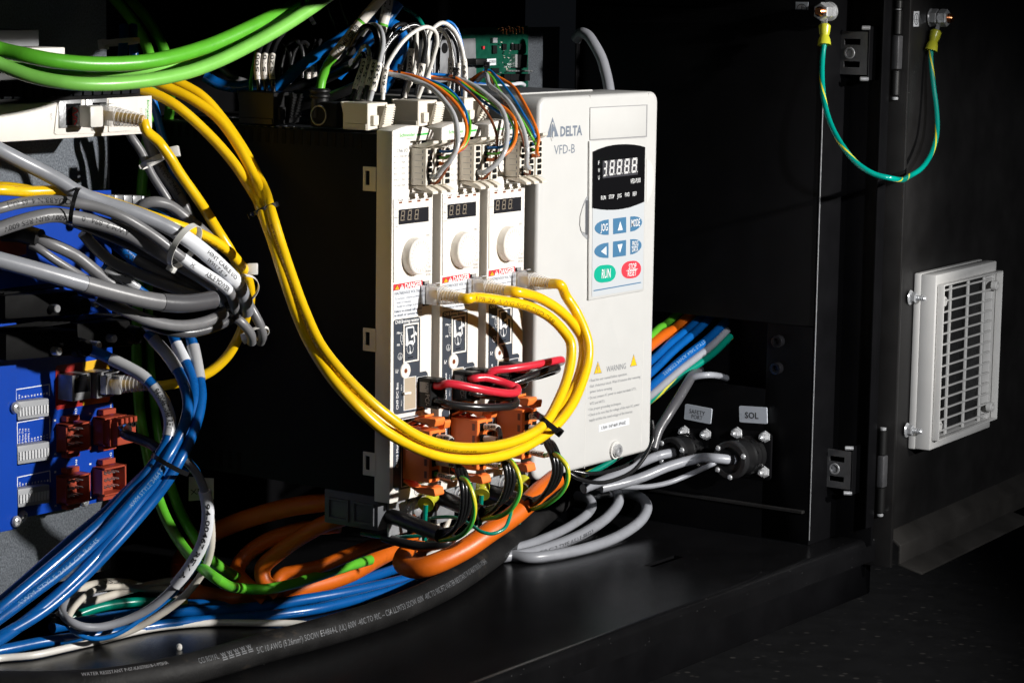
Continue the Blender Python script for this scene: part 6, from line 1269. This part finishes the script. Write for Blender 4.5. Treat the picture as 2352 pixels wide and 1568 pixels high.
o, tb = rc('pale grey cable leading into the connector under the SOL tag', [e2+XU*.012, e2+NX*.002, (1640, 1052, d6-.006), (1601, 1053, 1.95), (1538, 1070, 1.945), (1476, 1095, 1.935), (1438, 1107, 1.93), (1380, 1120, 1.92)], 23); sleeve(o, tb, .11, .135, 'tie_black', 1.15, name='black_clip')
rc('thin pale grey cable beside the cable of the SOL connector', [(1646, 1060, d6-.004), (1632, 1067, d6-.006), (1588, 1087, 1.95), (1538, 1107, 1.945), (1488, 1117, 1.94), (1426, 1118, 1.935), (1370, 1120, 1.93)], 12)
wire('thin black wire hanging in a curve under the inverter', [(1497, 965, 1.88), (1500, 985, 1.88), (1499, 1008, 1.88), (1486, 1040, 1.875), (1456, 1079, 1.865), (1413, 1101, 1.85), (1376, 1108, 1.84), (1331, 1099, 1.825), (1300, 1082, 1.82)], 9.5, 'black_wire', 'black wires under the inverter')
wire('thin black wire passing straight under the inverter', [(1290, 1078, 1.83), (1320, 1082, 1.835), (1351, 1087, 1.84), (1401, 1081, 1.86), (1450, 1062, 1.88), (1480, 1035, 1.90)], 9.5, 'black_wire', 'black wires under the inverter')
cable('earth_cable', 'teal earth cable glimpsed under the inverter', [(1340, 1090, 1.87), (1370, 1078, 1.88), (1405, 1058, 1.89), (1440, 1035, 1.90)], 14, 'teal_wire')
def rb_(label, x0, y0, x1, y1, w, mt, d0=1.93):
    e = px(x1, y1, XW+.012); return cable('power_cable', label, [pd(x0-90, y0+72, d0-.06), pd(x0, y0, d0), pd((x0+x1)/2, (y0+y1)/2-3, (d0+depth(e))/2), e, e+Vector((.02, -.004, .012))], w, mt, group='cables entering the wall opening')
rb_('green cable entering the wall opening above the orange one', 1494, 772, 1533, 742, 18, 'green_cable', 1.955); rb_('orange cable entering the wall opening', 1498, 790, 1556, 752, 25, 'orange_cable', 1.95)
rb_('blue cable entering the wall opening next to the orange one', 1498, 826, 1585, 752, 19, 'blue_cable', 1.95); rb_('blue cable entering the wall opening, between two other blue ones', 1498, 853, 1600, 760, 19, 'blue_cable', 1.945)
o, tb = rb_('blue cable with white print entering the wall opening', 1498, 884, 1628, 777, 20, 'blue_cable', 1.94); printed(o, tb, 'STYLE 2464 AWM E258652', 1520, 1615, .36, .1, flip=True, mt='print_dim')
rb_('grey cable entering the wall opening under the blue ones', 1498, 905, 1630, 797, 18, 'pale_grey_cable', 1.935); rb_('teal cable entering the wall opening lowest of the bunch', 1498, 915, 1637, 812, 17, 'teal_wire', 1.945)
rc('pale grey cable coming out of the opening above the SAFETY PORT tag', [px(1668, 868, XW+.02), px(1655, 864, XW+.004), (1626, 861, 1.955), (1600, 864, 1.955), (1578, 872, 1.96)], 15)
rc('dark grey cable bending down from the wall opening behind the inverter', [px(1606, 850, XW+.01), (1590, 862, 1.965), (1578, 882, 1.95), (1560, 912, 1.94), (1536, 950, 1.93), (1512, 990, 1.925), (1500, 1030, 1.92)], 23, 'dark_grey_cable')
rc('thick pale grey cable curving down behind the inverter top', [(1322, 92, 1.955), (1335, 76, 1.95), (1350, 82, 1.945), (1364, 101, 1.94), (1381, 133, 1.935), (1392, 170, 1.93), (1399, 205, 1.925), (1404, 250, 1.92)], 25, 'pale_grey_cable')
# ---- wires on top of the drives
def tw(label, pts, w, mt, mark=None, f0=.05, f1=.3, grp='wires of the mains plugs', flip=False):
    o, tb = wire(label, pts, w, mt, grp)
    if mark: sleeve(o, tb, f0, f1, 'sleeve_white', 1.35, mark, th=.55, flip=flip, bold=.005)
    return o, tb
PZ0 = zs+.004
tw('short black mains wire marked 1560 in a tight low bend', [(808, 228, 1.60), (820, 190, 1.602), (831, 158, 1.605), (837, 138, 1.608), (835, 124, 1.612), (827, 130, 1.618), (816, 146, 1.625), (806, 158, 1.63)], 10, 'black_wire', '1560', .12, .50)
tw('thin clear mains wire marked 1561 in a tight low bend', [(821, 230, 1.597), (833, 190, 1.599), (844, 150, 1.602), (849, 125, 1.606), (843, 107, 1.611), (833, 109, 1.617), (825, 124, 1.623), (813, 146, 1.63)], 9.5, 'clear_grey', '1561', .14, .46)
tw('thick black mains wire marked 348 in a tall bend', [(835, 230, 1.596), (846, 195, 1.597), (859, 150, 1.60), (867, 108, 1.605), (862, 76, 1.612), (849, 61, 1.62), (834, 64, 1.628), (819, 84, 1.635), (807, 107, 1.64), (800, 124, 1.645)], 13, 'black_wire', '348', .10, .28)
tw('thick clear mains wire marked 358 in a tall bend', [(849, 232, 1.593), (861, 188, 1.594), (872, 143, 1.597), (880, 102, 1.602), (875, 71, 1.61), (861, 58, 1.619), (845, 63, 1.628), (832, 80, 1.636)], 12, 'clear_grey', '358', .08, .30)
tw('white mains wire with marker 1663 arching from plug to plug', [(879, 230, 1.603), (882, 185, 1.603), (890, 150, 1.604), (910, 116, 1.606), (933, 88, 1.61), (961, 68, 1.615), (982, 63, 1.62), (1000, 74, 1.625), (1004, 96, 1.628), (996, 130, 1.63), (985, 166, 1.632), (972, 196, 1.633), (960, 226, 1.634)], 10, 'white_cable', '1663', .04, .18)
o, tb = tw('black mains wire with print arching next to the white one', [(862, 205, 1.62), (868, 150, 1.622), (886, 110, 1.625), (903, 87, 1.628), (928, 66, 1.632), (952, 58, 1.636), (972, 70, 1.64), (978, 100, 1.642), (973, 133, 1.643), (966, 170, 1.644), (955, 220, 1.644)], 12, 'black_wire', '62', .80, .93); printed(o, tb, '1345 600V OR 1032', .18, .48, .5, 0, mt='print_white')
tw('black mains wire arching high behind the printed one', [(876, 190, 1.64), (882, 120, 1.642), (895, 82, 1.645), (915, 58, 1.648), (935, 60, 1.65), (945, 95, 1.65), (943, 140, 1.65), (938, 175, 1.648), (925, 222, 1.645)], 12, 'black_wire', '1660', .66, .86)
tw('white mains wire standing upright behind the middle plug', [(957, 72, 1.65), (957, 100, 1.648), (956, 130, 1.646), (951, 165, 1.643), (940, 195, 1.64), (930, 226, 1.637)], 9.5, 'white_cable', '1661', .55, .80)
tw('white mains wire looping inside the big white arch', [(986, 215, 1.652), (984, 160, 1.652), (982, 120, 1.65), (984, 90, 1.652), (995, 66, 1.656), (1017, 53, 1.66), (1040, 67, 1.664), (1056, 96, 1.667), (1065, 133, 1.669), (1068, 166, 1.67), (1068, 228, 1.67)], 10, 'white_cable', '1663', .76, .90)
tw('white mains wire with a short arch above the inverter side plug', [(972, 130, 1.658), (975, 90, 1.66), (985, 66, 1.663), (1002, 63, 1.667), (1023, 80, 1.67), (1034, 108, 1.673), (1035, 150, 1.676), (1032, 185, 1.678), (1028, 225, 1.68)], 9.5, 'white_cable', '1660', .66, .82)
tw('black mains wire arching beside the short white one', [(990, 180, 1.672), (995, 110, 1.674), (1004, 75, 1.677), (1018, 72, 1.68), (1031, 95, 1.682), (1040, 130, 1.684), (1042, 170, 1.684), (1040, 225, 1.684)], 10, 'black_wire')
tw('black mains wire arching under the widest white arch', [(1005, 170, 1.678), (1010, 90, 1.68), (1022, 66, 1.683), (1036, 78, 1.686), (1049, 104, 1.688), (1054, 135, 1.688), (1053, 165, 1.688), (1052, 225, 1.687)], 10, 'black_wire', '1661', .72, .86)
tw('blue mains wire following the widest white arch', [(1015, 58, 1.675), (1030, 50, 1.68), (1046, 62, 1.684), (1058, 90, 1.686), (1064, 125, 1.687), (1064, 165, 1.687), (1062, 225, 1.686)], 7, 'bright_blue')
# wires of the black plug
for x, y, b_ in ((594, 0, '1500'), (610, 1, '1510'), (627, 0, '1520')):
    tw('black wire with marker %s in the black plug, %s' % (b_, {'1500': 'next to the earth wire', '1510': 'between its two twins', '1520': 'next to the blue cable'}[b_]), [(x+2, 225, 1.638), (x, 196, 1.636), (x-3, 165, 1.636), (x-3, 142, 1.638), (x+2, 118, 1.643), (x+14, 90, 1.65), (x+36, 62, 1.66)], 11, 'black_wire', b_, .20, .50, 'wires of the black plug')
cable('earth_wire', 'green and yellow earth wire in the black plug', [(576, 222, 1.645), (576, 190, 1.645), (580, 160, 1.646), (584, 140, 1.648), (590, 110, 1.652)], 8, 'earth_wire', 'wire')
for x, b_ in ((708, '1500'), (722, '1510')): tw('black wire with marker %s behind the green sensor cable' % b_, [(x, 215, 1.68), (x, 180, 1.68), (x, 150, 1.68), (x+4, 115, 1.685), (x+14, 92, 1.69)], 10, 'black_wire', b_, .24, .52, 'wires behind the sensor cable')
for j, (x, y) in enumerate(((640, 100), (668, 92), (690, 98))): cable('motor_wire', 'black wire looping in the shade behind the blue power cable', [(x-25, 215, 1.70), (x-22, 150, 1.70), (x-8, y+10, 1.70), (x+10, y, 1.70), (x+26, y+24, 1.70), (x+26, 180, 1.70)], 11, 'black_wire', 'wire', 'black wires in the shade')
for j, x in enumerate((760, 792)): cable('motor_wire', 'black wire rising out of view at the back', [(x-14, -10, 1.70), (x, 30, 1.70), (x+12, 60, 1.70), (x+18, 110, 1.70)], 13, 'black_wire', 'wire', 'black wires rising at the back')
# blue power cables at the back, sensor cable, sleeves
o, tb = cable('control_cable', 'thick blue cable slanting up behind the white printed sleeve', [(560, 262, 1.665), (610, 225, 1.664), (650, 190, 1.662), (700, 146, 1.66), (760, 105, 1.66), (815, 70, 1.665), (860, 45, 1.67)], 27, 'bright_blue', group='thick blue cables at the back')
cable('control_cable', 'thick blue cable crossing behind the wire loops', [(775, 175, 1.69), (815, 130, 1.685), (855, 85, 1.68), (885, 50, 1.68), (915, 10, 1.685)], 26, 'bright_blue', group='thick blue cables at the back')
cable('control_cable', 'thick blue cable arching behind the white wires', [(880, 210, 1.70), (905, 160, 1.695), (922, 120, 1.69), (928, 85, 1.69), (912, 62, 1.69), (885, 50, 1.69)], 26, 'bright_blue', group='thick blue cables at the back')
cable('control_cable', 'thick blue cable in the shade under the green arc', [(470, 175, 1.68), (500, 192, 1.68), (540, 200, 1.68), (580, 196, 1.68), (620, 205, 1.68)], 26, 'blue_cable', group='thick blue cables at the back')
o, tb = cable('sensor_cable', 'green sensor cable with a white printed sleeve rising from the black plug', [(732, 226, 1.648), (735, 205, 1.648), (740, 180, 1.648), (750, 155, 1.647), (766, 130, 1.645), (790, 100, 1.642), (820, 62, 1.64), (850, 26, 1.64), (885, -14, 1.64)], 22, 'green_cable')
sleeve(o, tb, .36, .70, 'sleeve_white', 1.12, 'VW3M8102R50', name='printed_wrap', th=.42, bold=.02); sleeve(o, tb, .72, 1.0, 'sleeve_white', 1.10, name='white_wrap')
o, tb = cable('sensor_cable', 'second white sleeved sensor cable behind the wire loops', [(868, 95, 1.66), (878, 62, 1.66), (884, 40, 1.66), (890, 10, 1.66), (893, -14, 1.66)], 24, 'sleeve_white'); sleeve(o, tb, .32, .37, 'green_cable', 1.05, name='green_band'); sleeve(o, tb, .55, .95, 'clear_grey', 1.05, 'VD', name='clear_sleeve', th=.5)
for pts, lb in (([(640, 215, 1.675), (690, 200, 1.67), (750, 180, 1.665), (795, 155, 1.655), (812, 146, 1.64)], 'black shrink sleeve feeding the wires 1560 and 1561'), ([(720, 150, 1.69), (760, 150, 1.68), (788, 138, 1.665), (806, 115, 1.65)], 'short black shrink sleeve behind the white printed sleeve, feeding the tall bent wires'), ([(660, 250, 1.66), (720, 235, 1.655), (790, 210, 1.648), (840, 190, 1.645)], 'black shrink sleeve lying over the drive top behind the cream plug')):
    cable('shrink_sleeve', lb, pts, 24, 'shrink_tube', 'cable sleeve', 'black shrink sleeves on the drive tops')
cable('earth_wire', 'dark green wire crossing the shade at the top', [(880, -6, 1.72), (920, 14, 1.72), (955, 36, 1.72), (975, 66, 1.72)], 11, 'teal_wire', 'wire')
cable('data_cable', 'blue and white cable lying before the green power board', [(1085, 190, 1.93), (1120, 196, 1.93), (1160, 197, 1.94), (1195, 192, 1.95), (1204, 196, 1.96)], 9, 'blue_white')
cable('data_cable', 'grey cable sweeping through the shade at the upper left', [(480, 90, 1.69), (500, 140, 1.69), (530, 175, 1.69), (575, 192, 1.69)], 16, 'grey_cable')
# ---- signal wires to the I/O plugs
def io_gate(k, j, r): return Vector((pA.x+.0035+pp*j, YPF-.0010, zb_+row*(5.5-r)))+OFF[k]
def sig(k, nm, mt, pts, gate, w=6.4, where=''):
    cable('signal_wire', '%s signal wire %s' % (nm, where), [pt(t) for t in pts]+[gate+NY*.004, gate], w, mt, 'wire', 'coloured signal wires')
w1 = 'fanning down to the I/O plugs of the outer drive'
sig(0, 'grey', 'clear_grey', [(880, 168, .03), (915, 174, .02), (944, 182, .01), (977, 195, 0.0), (1002, 212, -.010), (1027, 240, -.020), (1043, 266, -.027), (1051, 302, -.032), (1050, 338, -.034), (1036, 366, -.032), (1014, 390, -.026)], io_gate(0, 0, 4), 12, w1)
sig(0, 'orange', 'orange_wire', [(880, 163, .03), (923, 169, .02), (963, 179, .008), (1013, 206, -.006), (1050, 242, -.018), (1068, 275, -.026), (1072, 304, -.031), (1063, 333, -.033), (1040, 360, -.030)], io_gate(0, 1, 2), 8, w1)
sig(0, 'blue', 'bright_blue', [(930, 168, .024), (985, 184, .008), (1025, 201, -.004), (1058, 234, -.016), (1073, 268, -.024), (1072, 304, -.029), (1060, 331, -.031), (1040, 346, -.028)], io_gate(0, 1, 0), 6.4, w1)
sig(0, 'green', 'green_cable', [(985, 188, .006), (1030, 212, -.007), (1063, 244, -.018), (1078, 275, -.026), (1079, 303, -.031), (1068, 333, -.032), (1045, 352, -.029)], io_gate(0, 1, 1), 6.4, w1)
sig(0, 'red', 'red_wire', [(985, 193, .006), (1030, 222, -.006), (1062, 262, -.018), (1078, 308, -.028), (1066, 340, -.030), (1046, 352, -.028)], io_gate(0, 2, 1), 5.5, w1)
sig(0, 'brown', 'brown_wire', [(940, 178, .016), (988, 197, .004), (1013, 213, -.005), (1036, 246, -.016), (1046, 300, -.024), (1042, 350, -.027), (1024, 392, -.026)], io_gate(0, 0, 5), 6.4, w1)
w2 = 'fanning down to the I/O plugs of the middle drive'
sig(1, 'grey', 'clear_grey', [(1020, 178, .03), (1053, 182, .02), (1088, 197, .008), (1126, 225, -.006), (1151, 250, -.016), (1163, 282, -.024), (1165, 314, -.029), (1158, 350, -.031), (1138, 378, -.028)], io_gate(1, 0, 4), 12, w2)
sig(1, 'orange', 'orange_wire', [(985, 174, .035), (1020, 174, .03), (1043, 178, .022), (1078, 201, .010), (1125, 229, -.005), (1163, 252, -.018), (1182, 276, -.026), (1186, 306, -.030), (1176, 338, -.032), (1150, 362, -.029)], io_gate(1, 1, 2), 8, w2)
sig(1, 'blue', 'bright_blue', [(985, 170, .035), (1040, 176, .024), (1066, 200, .012), (1113, 236, -.003), (1158, 268, -.017), (1178, 290, -.025), (1176, 322, -.029), (1150, 338, -.027)], io_gate(1, 1, 0), 6.4, w2)
sig(1, 'green', 'green_cable', [(1060, 190, .015), (1090, 212, .004), (1135, 242, -.010), (1170, 272, -.022), (1182, 304, -.028), (1168, 340, -.030), (1145, 352, -.028)], io_gate(1, 1, 1), 5.5, w2)
sig(1, 'brown', 'brown_wire', [(985, 180, .035), (1043, 186, .020), (1062, 200, .012), (1090, 224, .002), (1126, 272, -.012), (1141, 314, -.021), (1140, 352, -.025), (1132, 384, -.026)], io_gate(1, 0, 5), 6.4, w2)
w3 = 'fanning down to the I/O plugs beside the inverter'
sig(2, 'grey', 'clear_grey', [(1096, 186, .035), (1115, 171, .026), (1124, 195, .015), (1144, 211, .005), (1166, 232, -.006), (1186, 262, -.016), (1203, 300, -.024), (1211, 345, -.029), (1209, 378, -.028)], io_gate(2, 0, 4), 11, w3)
sig(2, 'orange', 'orange_wire', [(1082, 184, .04), (1108, 168, .03), (1122, 168, .026), (1152, 182, .016), (1178, 199, .006), (1198, 228, -.006), (1218, 265, -.018), (1232, 298, -.026), (1237, 320, -.029), (1233, 346, -.029)], io_gate(2, 1, 2), 8, w3)
sig(2, 'blue', 'bright_blue', [(1110, 162, .03), (1125, 163, .026), (1141, 178, .018), (1160, 200, .008), (1182, 230, -.004), (1203, 264, -.016), (1220, 292, -.024), (1228, 312, -.027)], io_gate(2, 1, 0), 6.4, w3)
sig(2, 'green', 'green_cable', [(1118, 166, .026), (1131, 178, .02), (1145, 204, .01), (1160, 224, .002), (1182, 252, -.010), (1204, 284, -.020), (1222, 316, -.026)], io_gate(2, 1, 1), 6, w3)
sig(2, 'brown', 'brown_wire', [(1082, 190, .04), (1112, 172, .028), (1124, 178, .022), (1136, 200, .014), (1160, 236, 0), (1190, 290, -.016), (1206, 340, -.024), (1212, 372, -.026)], io_gate(2, 0, 5), 5.5, w3)
tie((917, 170, .022), 1, .12, 13, 12, 7, 'tie_black', 'black cable tie on the signal wires above the outer drive', 10, hs=1.5); tie((1043, 178, .023), 1, .2, 13, 12, 7, 'tie_black', 'black cable tie on the signal wires above the middle drive', 10, hs=1.5); tie((1116, 165, .028), 1, .1, 12, 12, 8, 'tie_black', 'black cable tie on the signal wires before the power board', 10, hs=1.5)
# ---- small debris on the floor
mb = MB().lathe(pz(413, 1489, ZF+.0012), Vector((.5, .6, .25)), [(0, .0005), (.0005, .0017), (.003, .0019), (.0042, .0014), (.0046, .0006)], 10)
tag(build(mb, 'plastic_scrap', 'white_cable'), 'tiny white plastic scrap lying on the cabinet floor', 'scrap')
